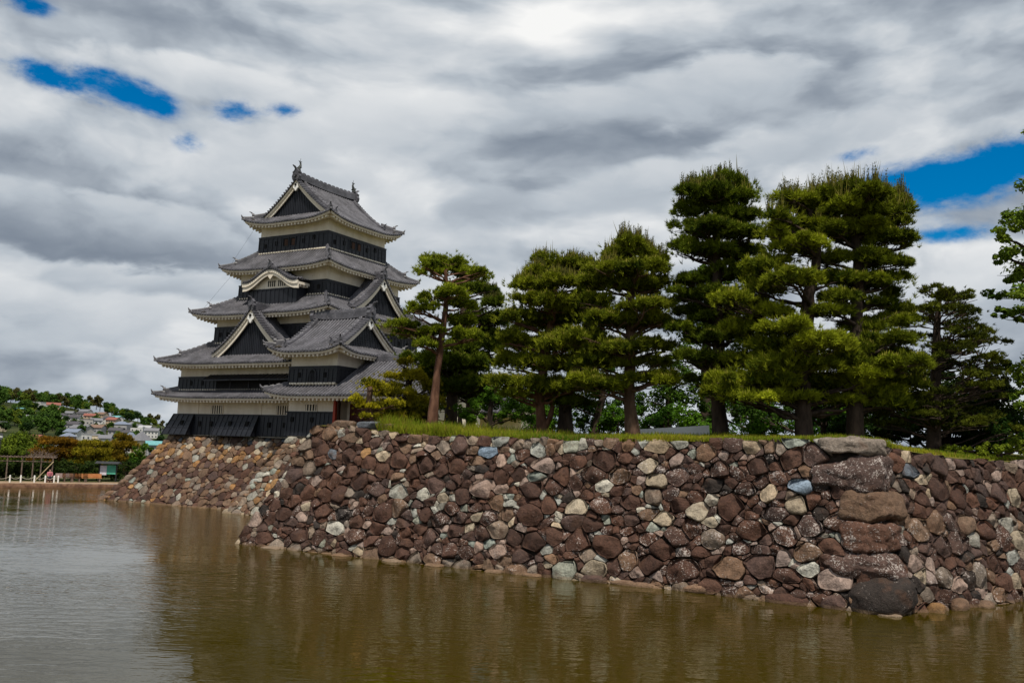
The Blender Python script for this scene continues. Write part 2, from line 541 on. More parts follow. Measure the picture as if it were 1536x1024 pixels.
M = dict(
    stone=stone_material(), tile=tile_material(), plaster=plaster_material(), board=board_material(), water=water_material(),
    needle=leaf_material('pine_needle', 0.18), leaf=leaf_material('broad_leaf', 0.32), blade=leaf_material('grass_blade', 0.3),
    bark=mottled('pine_bark', (0.075, 0.045, 0.032), (0.17, 0.105, 0.075), 3.0, 0.9, 0.9, 9.0, 0.15, 5, (1.0, 1.0, 0.35)),
    redbark=mottled('red_pine_bark', (0.075, 0.036, 0.024), (0.17, 0.088, 0.058), 3.0, 0.9, 0.9, 9.0, 0.15, 5, (1.0, 1.0, 0.4)),
    darkbark=mottled('dark_bark', (0.028, 0.02, 0.016), (0.075, 0.052, 0.04), 3.0, 0.9, 0.9, 9.0, 0.15, 5, (1.0, 1.0, 0.35)),
    core=mottled('packed_rubble', (0.012, 0.009, 0.007), (0.04, 0.03, 0.022), 5.0, 0.95, 0.8),
    void=mottled('dark_interior', (0.006, 0.006, 0.007), (0.012, 0.011, 0.011), 2.0, 0.9, 0.0),
    shutter=mottled('brown_timber', (0.045, 0.022, 0.015), (0.08, 0.04, 0.026), 4.0, 0.8, 0.2, stretch=(1, 1, 0.2)),
    red=mottled('vermilion_lacquer', (0.30, 0.035, 0.018), (0.40, 0.055, 0.025), 3.0, 0.5, 0.1, stretch=(1, 1, 0.3)),
    reddoor=mottled('red_lattice_timber', (0.055, 0.014, 0.010), (0.10, 0.022, 0.015), 3.0, 0.6, 0.1),
    bronze=mottled('weathered_bronze', (0.03, 0.035, 0.035), (0.07, 0.075, 0.07), 6.0, 0.55, 0.2),
    ground=mottled('turf', (0.075, 0.09, 0.015), (0.16, 0.13, 0.03), 1.2, 0.95, 0.6, 12.0, 0.1),
    farground=mottled('far_land', (0.020, 0.030, 0.009), (0.048, 0.056, 0.015), 0.02, 0.95, 0.2, 0.3, 0.1),  # base colour darkened to carry the shade beneath the far-bank trees
    path=mottled('earth_path', (0.24, 0.165, 0.105), (0.33, 0.235, 0.155), 0.8, 0.95, 0.3),
    bankstone=mottled('bank_edging', (0.085, 0.042, 0.026), (0.18, 0.10, 0.062), 2.0, 0.9, 0.6),
    white=mottled('white_paint', (0.82, 0.80, 0.77), (0.88, 0.87, 0.85), 2.0, 0.7, 0.05),
    rope=mottled('pale_rope', (0.42, 0.38, 0.30), (0.52, 0.47, 0.38), 8.0, 0.9, 0.1),
    timber=mottled('weathered_timber', (0.12, 0.085, 0.07), (0.20, 0.15, 0.12), 3.0, 0.9, 0.2),
    bamboo=mottled('pale_bamboo', (0.35, 0.27, 0.15), (0.46, 0.37, 0.22), 3.0, 0.7, 0.1),
    bench=mottled('orange_timber', (0.42, 0.17, 0.06), (0.52, 0.24, 0.10), 3.0, 0.8, 0.1),
    iron=mottled('dark_iron', (0.02, 0.02, 0.022), (0.04, 0.04, 0.042), 5.0, 0.5, 0.05),
    lampglass=mottled('lamp_glass', (0.5, 0.5, 0.5), (0.6, 0.6, 0.58), 5.0, 0.3, 0.0),
)


def flat_mat(name, c, rough=0.8):
    return mottled(name, tuple(x * 0.88 for x in c), tuple(min(1, x * 1.1) for x in c), 1.5, rough, 0.05)

# ------------------------------------------------------------------ the setting: water, banks, castle ground, far land
WALL_TOP = [(33.0, 5.95), (35.2, 5.88), (37.0, 5.72), (41.0, 5.55), (45.0, 5.45), (48.5, 5.54), (52.0, 5.60), (57.0, 5.70), (60.2, 5.78)]
RD = Vector((0.4690, 0.8832, 0.0))           # run of the wall beyond the near corner
RN = Vector((-0.8832, 0.4690, 0.0))          # its inward side
CORNER = Vector((60.86, -15.24, 0.0))


def front_base(u):
    """line of the wall foot at the water: v over u"""
    return -15.30 + 0.35 * math.exp(-((u - 52.5) / 3.2) ** 2)


def batter(u):
    return piece(u, [(30.0, 0.435), (45.0, 0.33), (60.86, 0.235)])


SIDE_TOP = [(0, 5.72), (1.5, 5.60), (3, 5.42), (5, 5.28), (7.5, 5.22), (24, 5.2)]


def ground_z(u, v):
    """turf level behind the two wall runs"""
    df = max(0.02, v + 13.3)
    q = Vector((u, v, 0)) - CORNER
    dr = max(0.02, q.dot(RN) - 1.35)
    zf, zr = piece(u, WALL_TOP), piece(q.dot(RD), SIDE_TOP)
    w = df / (df + dr)
    d = min(df, dr)
    return zf * (1 - w) + zr * w - 0.05 + 0.42 * (1 - math.exp(-d / 4.0))


def build_setting():
    mb = MB()
    mb.add([(-145.2, -224.3, 0), (-145.2, -400, 0), (400, -400, 0), (400, 68.8, 0), (16.9, 68.8, 0)], [(0, 1, 2, 3, 4)])
    o = mb.build('water', M['water'])
    tag(o, kind='structure')
    # near bank under the viewer
    mb = MB()
    us = [-900, -60, 20, 45, 60, 75, 100, 160, 1200]
    vs = [-43.6, -44.2, -46, -50, -60, -120, -1500]
    zs = [-0.6, 1.6, 3.2, 3.38, 3.4, 3.4, 3.6]
    mb.grid([[(u, v + 0.4 * sin(u * 0.3), z) for u in us] for v, z in zip(vs, zs)])
    tag(mb.build('near_bank', M['ground'], smooth=False), kind='structure')
    # castle ground behind the dry-stone walls
    mb = MB()
    rows = []
    for v in [-13.0, -12.4, -11.6, -10.5, -9, -7, -4, 0, 2.2, 8, 20, 60, 200, 900]:
        right = 60.30 + 0.531 * (v + 13.7) - 0.25
        left = 33.7 if v < 2.0 else 20.5
        row = []
        for i in range(41):
            u = lerp(left, right if v < 60 else right + v, i / 40)
            row.append((u, v, ground_z(u, v) + 0.05 * noise.noise((u * 0.6, v * 0.6, 0))))
        rows.append(row)
    mb.grid(rows)
    tag(mb.build('castle_ground', M['ground'], smooth=True), kind='structure')
    # land beyond the moat: bank, then town ground rising to the wooded hill, out to the horizon
    a0, ad, an = Vector((-18.6, 2.7, 0)), Vector((0.484, 0.875, 0)), Vector((-0.875, 0.484, 0))
    mb = MB()
    ms = [-260, -180, -120, -80, -50, -30, -15, 0, 10, 20, 35, 50, 75]
    ns = [1.6, 4, 9, 20, 45, 90, 150, 220, 300, 380, 450, 520, 600, 680, 760, 840, 920, 1000, 1100, 1250, 1500, 2200, 4000, 9000]
    rows = []
    for n in ns:
        row = []
        k = n / 90.0
        for m in np.linspace(-260 - n * 1.6, 75 + n * 1.2, 46):
            p = a0 + ad * float(m) + an * n
            row.append((p.x, p.y, far_z(p.x, p.y) if n > 20 else 0.42))
        rows.append(row)
    mb.grid(rows)
    tag(mb.build('far_ground', M['farground'], smooth=True), kind='structure')
    mb = MB()
    mb.grid([[tuple(a0 + ad * m + an * n + Vector((0, 0, z))) for m in ms] for n, z in ((0.30, 0.40), (0.9, 0.44), (3.2, 0.455))])
    tag(mb.build('path', M['path']), kind='structure')
    mb = MB()
    rows = []
    for n, z in ((-0.05, -0.3), (0.02, 0.10), (0.06, 0.36), (0.30, 0.395)):
        rows.append([tuple(a0 + ad * float(m) + an * (n + 0.05 * noise.noise((m * 0.9, n, 0))) + Vector((0, 0, z + 0.03 * noise.noise((m * 0.7, 3, n))))) for m in np.linspace(-260, 75, 300)])
    mb.grid(rows)
    tag(mb.build('bank', M['bankstone'], smooth=True), kind='structure')


def far_z(x, y):
    p = Vector((x, y, 0)) - Vector((CAMP.x, CAMP.y, 0))
    f = p.dot(FW)
    if f < 1:
        return 0.5
    a = p.dot(RT) / f
    d = p.length
    k = piece(a, [(-1.6, .7), (-0.9, .95), (-0.62, .97), (-0.535, 1.0), (-0.47, .92), (-0.44, .86), (-0.415, .68), (-0.385, .45), (-0.365, .33), (-0.2, .22), (0.6, .2)])
    h = piece(d, [(0, 0), (150, 0.0), (280, -3.5), (420, -3.5), (560, -1.0)])
    if d > 560:
        h += k * piece(d, [(560, 0), (720, 6), (950, 18), (1220, 37), (1430, 51), (1800, 53), (3000, 20), (6000, 4)])
    return 0.5 + h + 0.8 * noise.noise((x * 0.008, y * 0.008, 0)) * min(1, d / 600)


build_setting()


# ------------------------------------------------------------------ dry-stone masonry
def clip_poly(poly, nx, ny, c):
    """keep nx*x+ny*y <= c"""
    out = []
    n = len(poly)
    for i in range(n):
        p, q = poly[i], poly[(i + 1) % n]
        dp = nx * p[0] + ny * p[1] - c
        dq = nx * q[0] + ny * q[1] - c
        if dp <= 0:
            out.append(p)
        if (dp < 0 < dq) or (dq < 0 < dp):
            t = dp / (dp - dq)
            out.append((p[0] + (q[0] - p[0]) * t, p[1] + (q[1] - p[1]) * t))
    return out


def skew_cells(cells, amp, freq, seed):
    """bend the whole diagram a little so courses tilt and stones lean"""
    out = []
    for c in cells:
        if not c:
            out.append(c)
            continue
        out.append([(x + amp * noise.noise((x * freq, y * freq, seed)) + amp * .38 * noise.noise((x * freq * 2.7, y * freq * 2.7, seed + 4)), y + amp * noise.noise((x * freq, y * freq, seed + 9)) + amp * .38 * noise.noise((x * freq * 2.7, y * freq * 2.7, seed + 13))) for x, y in c])
    return out


def power_cells(sites, poly, gap):
    """sites: x, y, r. Cells of the power diagram inside the outline, shrunk by half the gap."""
    S = np.array(sites, dtype=float)
    rmax = S[:, 2].max()
    cells = []
    for i, (x, y, r) in enumerate(S):
        d = np.hypot(S[:, 0] - x, S[:, 1] - y)
        idx = np.argsort(d)
        c = list(poly)
        for j in idx[1:70]:
            if d[j] > 2.6 * (r + rmax):
                break
            qx, qy, qr = S[j]
            nx, ny = qx - x, qy - y
            L = d[j]
            k = (qx * qx + qy * qy - x * x - y * y + r * r - qr * qr) / 2
            c = clip_poly(c, nx, ny, k - gap * L)
            if len(c) < 3:
                break
        cells.append(c if len(c) >= 3 else None)
    return cells


def scatter_sites(rng, fixed, inside, bounds, radii, tries):
    """dart throwing, large stones first"""
    out = [tuple(f[:3]) for f in fixed]
    x0, x1, y0, y1 = bounds
    for r, n in zip(radii, tries):
        for _ in range(n):
            x, y = rng.uniform(x0, x1), rng.uniform(y0, y1)
            if not inside(x, y):
                continue
            rr = r * rng.uniform(0.85, 1.15)
            ok = True
            for (a, b, c) in out:
                if abs(a - x) < 3 and (a - x) ** 2 + (b - y) ** 2 < ((c + rr) * 0.80) ** 2:
                    ok = False
                    break
            if ok:
                out.append((x, y, rr))
    return out


def resample(poly, n):
    P = [Vector(p) for p in poly]
    seg = [(P[(i + 1) % len(P)] - P[i]).length for i in range(len(P))]
    tot = sum(seg)
    out, i, acc = [], 0, 0.0
    for k in range(n):
        d = tot * k / n
        while acc + seg[i] < d:
            acc += seg[i]
            i += 1
        t = (d - acc) / max(seg[i], 1e-9)
        out.append(P[i].lerp(P[(i + 1) % len(P)], t))
    return out


def simplify(poly, tol=0.16):
    """drop the shortest sides so that a stone has few, definite corners"""
    P = [tuple(p) for p in poly]
    per = sum(math.dist(P[i], P[i - 1]) for i in range(len(P)))
    while len(P) > 4:
        L = [math.dist(P[i], P[(i + 1) % len(P)]) for i in range(len(P))]
        k = min(range(len(P)), key=lambda i: L[i])
        if L[k] > tol * per * 0.55:
            break
        q = (k + 1) % len(P)
        mid = ((P[k][0] + P[q][0]) / 2, (P[k][1] + P[q][1]) / 2)
        P[k] = mid
        P.pop(q)
    return P


def chaikin(poly, k=0.22):
    out = []
    for i in range(len(poly)):
        p, q = poly[i], poly[(i + 1) % len(poly)]
        out.append((p[0] + (q[0] - p[0]) * k, p[1] + (q[1] - p[1]) * k))
        out.append((p[0] + (q[0] - p[0]) * (1 - k), p[1] + (q[1] - p[1]) * (1 - k)))
    return out


RINGS = [(0.96, -2.2), (1.0, -0.35), (0.985, 0.30), (0.945, 0.68), (0.85, 0.90), (0.58, 1.0), (0.29, 1.02)]


def add_stone(mb, poly, ys, depth, surf, rng, col, npts=22, rough=1.0, seed=0):
    """one stone: a rounded, faceted boulder face filling the cell. surf(s, t, n) -> point"""
    c1 = chaikin(chaikin(simplify(poly), 0.07), 0.15)
    ring = resample([(p[0], p[1] / ys) for p in c1], npts)
    cx = sum(p.x for p in ring) / npts
    cy = sum(p.y for p in ring) / npts
    cen = Vector((cx, cy))
    R = sum((p - cen).length for p in ring) / npts
    if R < 0.05:
        return
    D = min(depth, R * 0.42) * rng.uniform(0.75, 1.25)
    tilt = (rng.uniform(-.55, .55), rng.uniform(-.70, .40))
    facets = []
    for _ in range(rng.randint(2, 4)):
        a = rng.uniform(0, 2 * pi)
        facets.append((cos(a), sin(a), rng.uniform(0.55, 1.0), rng.uniform(0.8, 2.2)))
    verts, cols = [], []
    off = seed * 3.17
    for (rho, h) in RINGS + [(0.0, 1.0)]:
        for p in (ring if rho > 0 else [cen]):
            q = cen + (p - cen) * rho
            e = (q - cen) / R
            wob = noise.noise((q.x * 2.6 + off, q.y * 2.6, off * 0.7))
            if rho > 0.5:
                q = q + (p - cen) * (rough * (0.06 * wob + 0.07 * noise.noise((q.x * 7.5 + off, q.y * 7.5, 2.0))))
            n = D * h
            if h > -1:
                n += D * (tilt[0] * e.x + tilt[1] * e.y) * (0.4 + 0.6 * max(h, 0))
                if h > 0.3:
                    for (fx, fy, a, k) in facets:
                        n = min(n, D * (a - k * (e.x * fx + e.y * fy) * 0.8 + 0.12))
                n += rough * (0.055 * wob + 0.040 * noise.noise((q.x * 7 + off, q.y * 7, 5.0)) + 0.020 * noise.noise((q.x * 16 + off, q.y * 16, 9.0))) * min(1.0, R / 0.3)
            verts.append(surf(q.x, q.y, n))
    fs = []
    for i in range(len(RINGS) - 1):
        for j in range(npts):
            a, b = i * npts + j, i * npts + (j + 1) % npts
            fs.append((a, b, b + npts, a + npts))
    last = (len(RINGS) - 1) * npts
    tip = len(verts) - 1
    for j in range(npts):
        fs.append((last + j, last + (j + 1) % npts, tip))
    mb.add(verts, fs, col)


def rock(mb, centre, ax, ay, az, rng, col, seed, n=9, power=4.0, amp=0.06, taper=0.0, skew=0.0):
    """block-like boulder: a rounded box with half axes ax, ay, az (vectors), roughened"""
    centre = Vector(centre)
    idx = {}
    verts, faces = [], []
    R = (ax.length + ay.length + az.length) / 3
    cuts = []
    for _ in range(5):
        d = Vector((rng.uniform(-1, 1), rng.uniform(-1, 1), rng.uniform(-1, 1))).normalized()
        cuts.append((d, rng.uniform(0.92, 1.15)))

    def vert(x, y, z):
        key = (round(x, 4), round(y, 4), round(z, 4))
        if key in idx:
            return idx[key]
        L = (abs(x) ** power + abs(y) ** power + abs(z) ** power) ** (1 / power)
        d = Vector((x, y, z)) / L
        for (cd, cl) in cuts:
            q = d.dot(cd)
            if q > cl:
                d -= cd * (q - cl) * 0.8
        d.z *= 1 + skew * d.x
        d.x *= 1 + taper * d.z
        p = centre + ax * d.x + ay * d.y + az * d.z
        out = (p - centre).normalized()
        w = noise.noise(p * 1.6 + Vector((seed, 0, 0))) * amp * 1.3 + noise.noise(p * 4.5 + Vector((0, seed, 0))) * amp * 0.6 + noise.noise(p * 11 + Vector((0, seed, 3))) * amp * 0.25
        p = p + out * w
        verts.append(tuple(p))
        idx[key] = len(verts) - 1
        return idx[key]
    for axis in range(3):
        for s in (-1, 1):
            for i in range(n):
                for j in range(n):
                    qs = []
                    for (di, dj) in ((0, 0), (1, 0), (1, 1), (0, 1)):
                        a = -1 + 2 * (i + di) / n
                        b = -1 + 2 * (j + dj) / n
                        a, b = math.tan(a * pi / 4), math.tan(b * pi / 4)
                        c = [0, 0, 0]
                        c[axis] = s
                        c[(axis + 1) % 3] = a
                        c[(axis + 2) % 3] = b
                        qs.append(vert(*c))
                    faces.append(tuple(qs if s > 0 else qs[::-1]))
    mb.add(verts, faces, col)


PAL = dict(dark=(0.060, 0.029, 0.020), red=(0.084, 0.040, 0.026), purple=(0.072, 0.042, 0.034), black=(0.026, 0.019, 0.016), brown=(0.145, 0.088, 0.056),
           grey=(0.27, 0.265, 0.235), pale=(0.38, 0.36, 0.31), rose=(0.255, 0.185, 0.155), green=(0.215, 0.225, 0.19), tan=(0.33, 0.265, 0.19), ochre=(0.25, 0.135, 0.055), blue=(0.20, 0.25, 0.31), mid=(0.18, 0.14, 0.11), slate=(0.105, 0.12, 0.145))


def tint(rng, key, lich):
    c = PAL[key]
    k = rng.uniform(0.78, 1.25)
    h = rng.uniform(-0.05, 0.05)
    return (c[0] * k * (1 + h), c[1] * k, c[2] * k * (1 - h), lich)


def choose(rng, table):
    x = rng.random() * sum(w for _, w in table)
    for k, w in table:
        x -= w
        if x <= 0:
            return k
    return table[-1][0]


def build_front_wall():
    rng = random.Random(11)
    root = thing('stone_wall', 'tall moat wall of large dark brown boulders below the pine trees', 'stone wall', (47.0, -14.5, 0.0), kind='thing')
    YS = 1.32

    def top(s):
        return piece(s, WALL_TOP)

    def surf(s, t, n):
        b = batter(s)
        return (s, front_base(s) + b * t - n * 0.95, t + n * b * 0.9)

    edge_lim = lambda t: piece(t, [(0.95, .8), (1.0, 1.85), (1.92, 1.85), (1.97, 1.2), (3.98, 1.25), (4.03, 1.85), (5.12, 1.85), (5.2, 1.7)])
    left = lambda t: 30.75 + 0.435 * t
    right = lambda t: 60.86 - 0.13 * t
    # the wall face in (along, up); the last metre and a half is the corner masonry
    zmax = 6.05
    outline = [(30.75 - 0.25, -0.35 * YS), (60.55, -0.35 * YS), (59.75, zmax * YS), (left(zmax), zmax * YS)]

    def inside(x, y):
        t = y / YS
        lim = edge_lim(t)
        return left(t) - 0.1 < x < right(t) - lim and -0.25 < t < top(x) - 0.10

    # large stones that mark this wall: along, up, radius, colour, lichen
    named = [(33.9, 3.75, .50, 'mid', .2), (35.1, 4.45, .30, 'slate', .1), (37.15, 4.6, .34, 'ochre', .1), (38.35, 4.55, .36, 'tan', .2), (42.6, 4.25, .60, 'red', .1), (44.1, 4.85, .48, 'blue', 0), (44.95, 3.9, .46, 'red', 0), (45.9, 3.95, .40, 'dark', 0),
             (40.2, 3.85, .48, 'dark', .0), (38.4, 3.9, .46, 'red', .1), (36.3, 2.7, .50, 'dark', 0), (49.7, 4.7, .62, 'dark', .3), (52.0, 3.95, .44, 'tan', .25), (48.8, 2.7, .52, 'tan', .0), (52.55, 2.55, .46, 'tan', .0),
             (55.0, 3.15, .62, 'dark', .1), (50.3, 1.35, .60, 'red', .1), (53.4, .75, .66, 'dark', .9), (55.3, 1.0, .60, 'brown', .5), (48.7, .30, .55, 'green', .1), (47.1, 1.25, .55, 'dark', .1), (36.6, 1.15, .52, 'pale', .9),
             (33.3, 1.6, .46, 'dark', .1), (32.2, .9, .42, 'purple', .3), (39.2, 2.0, .58, 'dark', .5), (42.0, 1.1, .55, 'purple', .6), (44.6, 1.5, .52, 'dark', .7), (57.6, 4.05, .40, 'blue', 0), (57.55, 3.35, .42, 'tan', 0), (57.3, 5.0, .50, 'red', .3),
             (56.1, 4.7, .44, 'dark', .4), (53.9, 5.1, .42, 'brown', .6), (54.6, 4.5, .50, 'dark', .8), (56.0, 2.4, .50, 'red', .7), (57.4, .95, .50, 'dark', .8), (58.0, 1.75, .46, 'brown', .9), (53.0, 1.9, .50, 'dark', .8), (51.0, 3.1, .44, 'dark', .3), (54.5, 2.0, .46, 'mid', .9),
             (46.6, 3.3, .50, 'dark', .2), (43.3, 2.9, .46, 'dark', .1), (47.9, 4.0, .46, 'red', .1), (41.6, 5.0, .44, 'mid', .1), (39.5, 4.95, .40, 'brown', .3), (36.0, 5.35, .40, 'brown', .2), (34.5, 5.5, .40, 'brown', .2),
             (51.9, 5.3, .44, 'tan', .3), (50.6, 5.35, .40, 'brown', .2), (48.1, 5.2, .38, 'green', .1), (46.6, 5.05, .38, 'grey', .2), (54.9, 5.45, .42, 'purple', .7)]
    fixed = [(a, b * YS, r) for a, b, r, *_ in named]
    sites = scatter_sites(rng, fixed, inside, (30.4, 60.8, -0.3 * YS, 6.1 * YS), [.50, .40, .31, .23, .165, .12], [150, 420, 1500, 3600, 6500, 6000])
    cells = skew_cells(power_cells(sites, outline, 0.0035), 0.30, 1.05, 3.0)
    mb = MB()
    for i, (st, poly) in enumerate(zip(sites, cells)):
        if not poly:
            continue
        s, t, r = st[0], st[1] / YS, st[2]
        # the coping follows the uneven top line, the ends follow the corners
        poly = clip_poly(poly, 0.0, 1.0, (top(s) + rng.uniform(-.06, .10)) * YS)
        poly = clip_poly(poly, -1.0, 0.435 / YS, -30.75 + rng.uniform(-.1, .12))
        poly = clip_poly(poly, 1.0, 0.13 / YS, 60.62)
        poly = clip_poly(poly, 1.0, 0.13 / YS, 60.86 - edge_lim(t) + .22)
        if len(poly) < 3:
            continue
        if i < len(named):
            key, li = named[i][3], named[i][4]
        else:
            # a pale drift of repair stones runs through the middle of the left half
            band = math.exp(-((t - (2.9 - 0.030 * (s - 40))) / 0.62) ** 2) * (1 if 35 < s < 48 else .40)
            if t > top(s) - 0.45:
                table = [('grey', 1.6), ('tan', 1.6), ('brown', 4), ('mid', 4), ('purple', 3), ('green', 1.0), ('pale', .4), ('dark', 2)]
            elif t < 0.22:
                table = [('tan', 1.2), ('mid', 3), ('brown', 3), ('dark', 4), ('pale', .3)]
            else:
                small = 1.0 if r < 0.25 else 0.25
                table = [('dark', 5), ('red', 3.4), ('purple', 2.4), ('brown', 1.1), ('mid', .7), ('black', .8), ('grey', (.5 + 4.6 * band) * small), ('pale', (.3 + 3.2 * band) * small), ('green', (.4 + 3.0 * band) * small), ('tan', .5), ('rose', 1.1 + .6 * (s > 46))]
            key = choose(rng, table)
            lower = max(0.0, 1.0 - abs(t - 1.3) / 2.2)
            right_side = min(1.0, max(0.0, (s - 43) / 10))
            li = .12 + rng.random() ** 1.3 * (0.40 + 0.75 * max(lower, right_side))
            if key in ('grey', 'pale', 'green', 'blue'):
                li *= 0.35
        add_stone(mb, poly, YS, rng.uniform(.16, .34), surf, rng, tint(rng, key, li), 22, 1.0, i)
    mb.build('masonry', M['stone'], root, smooth=True)
    # rubble core that the gaps look into
    mb = MB()
    ss = np.linspace(30.75, 60.75, 40)
    rows = []
    for k in range(9):
        row = []
        for i, s0 in enumerate(ss):
            s = float(s0)
            t = lerp(-0.4, top(s) - 0.10, k / 8)
            s2 = lerp(left(t) + .15, right(t) - .1, i / 39)
            row.append((s2, front_base(s) + batter(s) * t + 0.16, t))
        rows.append(row)
    mb.grid(rows)
    # hidden return at the inner end
    mb.grid([[(left(lerp(-.4, top(33.4) - .12, k / 6)) + .15, front_base(31) + 0.435 * lerp(-.4, top(33.4), k / 6) + .16, lerp(-.4, top(33.4) - .12, k / 6)) for k in range(7)],
             [(left(lerp(-.4, top(33.4) - .12, k / 6)) + .15, 4.0, lerp(-.4, top(33.4) - .12, k / 6)) for k in range(7)]])
    mb.build('rubble_core', M['core'], root)
    # loose coping blocks at the inner end
    rows = [((35.0, -12.62, 5.93), .62, .40, .24, 'brown', .5, 3), ((36.55, -12.6, 5.95), .60, .36, .19, 'slate', .1, -4), ((35.05, -12.72, 5.55), .80, .42, .17, 'mid', .3, 6), ((37.7, -12.65, 5.88), .42, .32, .17, 'brown', .3, 2)]
    for i, (c, a, b, h, key, li, dg) in enumerate(rows):
        mb = MB()
        ax = Vector((cos(RAD(dg)), 0, -sin(RAD(dg)) * 0.6))
        rock(mb, c, ax * a, Vector((0, b, 0)), Vector((0, 0, h)), rng, tint(rng, key, li), 40 + i, 9, 5.0, 0.05)
        mb.build('coping_stone', M['stone'], root, smooth=True)
    # corner masonry: long squared blocks laid header and stretcher, and the round black boulder at the foot
    wdir = Vector((-0.601, 1.0, 0.0))
    blocks = [(5.20, 5.80, 2.00, 0.75, 'mid', .5), (4.02, 5.16, 2.25, 0.80, 'purple', .95), (2.90, 4.00, 1.45, 1.25, 'brown', .35), (1.90, 2.90, 1.50, 0.95, 'red', .85), (1.00, 1.90, 2.25, 0.85, 'purple', 1.0)]
    for i, (z0, z1, lf, lr, key, li) in enumerate(blocks):
        mb = MB()
        zc = (z0 + z1) / 2
        corner = CORNER + wdir * (0.235 * zc) + Vector((0, 0, zc))
        # a block spanning the obtuse corner: built in sheared axes so both faces stay on the two walls
        ex = Vector((-1, 0, (0.02, -0.10, 0.03, -0.02, 0.04)[i]))
        ey = RD.copy()
        c = corner + ex * (lf / 2) + ey * (lr / 2) + Vector((0.10, -0.20, 0))
        rock_sheared(mb, c, ex * (lf / 2 + .04), ey * (lr / 2 + .04), Vector((-0.601 * .235, .235, 1.0)) * ((z1 - z0) / 2 - 0.005), rng, tint(rng, key, li), 60 + i)
        mb.build('corner_stone', M['stone'], root, smooth=True)
    mb = MB()
    rock(mb, (60.42, -14.78, 0.52), Vector((1.02, -0.12, 0.0)), Vector((0.2, 0.85, 0.15)), Vector((0.08, 0.1, 0.72)), rng, tint(rng, 'black', .35), 77, 14, 2.6, 0.10)
    mb.build('corner_boulder', M['stone'], root, smooth=True)
    foot = [((60.75, -15.42, -.02), .42, .26, .14, 'mid'), ((58.95, -15.05, .10), .42, .36, .34, 'purple'), ((57.4, -15.05, .06), .85, .4, .26, 'dark'), ((56.05, -14.95, .02), .4, .3, .2, 'mid'), ((54.0, -14.75, .12), .72, .4, .2, 'brown'), ((51.5, -14.85, .02), .95, .35, .16, 'brown'), ((49.9, -14.95, .05), .6, .35, .2, 'purple'), ((47.3, -15.25, .0), .45, .3, .13, 'brown'), ((45.6, -15.4, .0), .4, .3, .12, 'brown'), ((42.7, -15.45, .0), .42, .3, .1, 'brown'), ((40.5, -15.5, .0), .5, .3, .1, 'mid'), ((37.6, -15.5, .0), .42, .3, .09, 'brown'), ((33.4, -15.48, .0), .6, .3, .08, 'mid'), ((62.0, -13.35, .02), .3, .4, .3, 'ochre'), ((62.6, -12.1, .05), .3, .6, .28, 'brown'), ((63.3, -10.8, .0), .3, .5, .2, 'brown')]
    for i, (c, a, b, h, key) in enumerate(foot):
        mb = MB()
        rock(mb, c, Vector((a, 0, 0)), Vector((0, b, 0)), Vector((0, 0, h)), rng, tint(rng, key, .3), 90 + i, 8, 2.8, 0.06)
        mb.build('footing_stone', M['stone'], root, smooth=True)
    return root


def rock_sheared(mb, c, ax, ay, az, rng, col, seed):
    rock(mb, c, ax, ay, az, rng, col, seed, 20, 6.0, 0.125, *((.06, -.10), (.10, -.30), (-.12, .10), (.12, .12), (-.08, -.16))[seed % 5])


def build_side_wall():
    rng = random.Random(23)
    root = thing('stone_wall', 'shaded run of moat wall turning back from the near corner', 'stone wall', (64.0, -8.0, 0.0), kind='thing')
    YS = 1.25
    BT = 0.24
    L = 24.0

    def top(s):
        return piece(s, SIDE_TOP)

    def surf(s, t, n):
        p = CORNER + RD * s + RN * (BT * t - n * 0.95)
        return (p.x, p.y, t + n * BT * 0.9)
    outline = [(0.35, -.35 * YS), (L, -.35 * YS), (L, 6 * YS), (0.2, 6 * YS)]

    def inside(x, y):
        t = y / YS
        return (0.55 if t < 1 else .8) < x < L and -.25 < t < top(x) - 0.1
    named = [(2.6, 4.75, .42, 'slate', 0), (1.9, 3.7, .42, 'purple', .8), (5.2, 3.9, .55, 'dark', .1), (4.4, 2.2, .55, 'purple', .8), (6.4, 2.6, .5, 'dark', .3), (3.2, 1.1, .5, 'mid', .9), (5.4, 1.0, .5, 'mid', .8)]
    sites = scatter_sites(rng, [(a, b * YS, r) for a, b, r, *_ in named], inside, (0.4, L, -.3 * YS, 6 * YS), [.46, .38, .30, .22, .16], [150, 400, 1400, 3000, 3500])
    cells = skew_cells(power_cells(sites, outline, 0.0035), 0.30, 1.05, 3.0)
    mb = MB()
    for i, (st, poly) in enumerate(zip(sites, cells)):
        if not poly:
            continue
        s, t, r = st[0], st[1] / YS, st[2]
        poly = clip_poly(poly, 0.0, 1.0, (top(s) + rng.uniform(-.08, .06)) * YS)
        poly = clip_poly(poly, -1.0, 0.144 / YS, -.70 if t > 1.0 else -.30)
        if len(poly) < 3:
            continue
        if i < len(named):
            key, li = named[i][3:]
        else:
            key = choose(rng, [('dark', 4), ('red', 2.4), ('purple', 3), ('brown', 2), ('mid', 1.6), ('tan', .5), ('rose', 1.6), ('grey', .7), ('black', 1)])
            li = rng.random() * (0.95 if t < 3.2 else 0.4)
        add_stone(mb, poly, YS, rng.uniform(.2, .38), surf, rng, tint(rng, key, li), 18, 1.0, i + 900)
    mb.build('masonry', M['stone'], root, smooth=True)
    mb = MB()
    rows = []
    for k in range(7):
        rows.append([tuple(CORNER + RD * s + RN * (BT * t + 0.16) + Vector((0, 0, t))) for s in [0.18 + .15 * max(0.0, lerp(-.4, 5.6, k / 6)) + (L - 1.2) * i / 23 for i in range(24)] for t in [lerp(-.4, top(s) - .1, k / 6)]])
    mb.grid(rows)
    mb.build('rubble_core', M['core'], root)


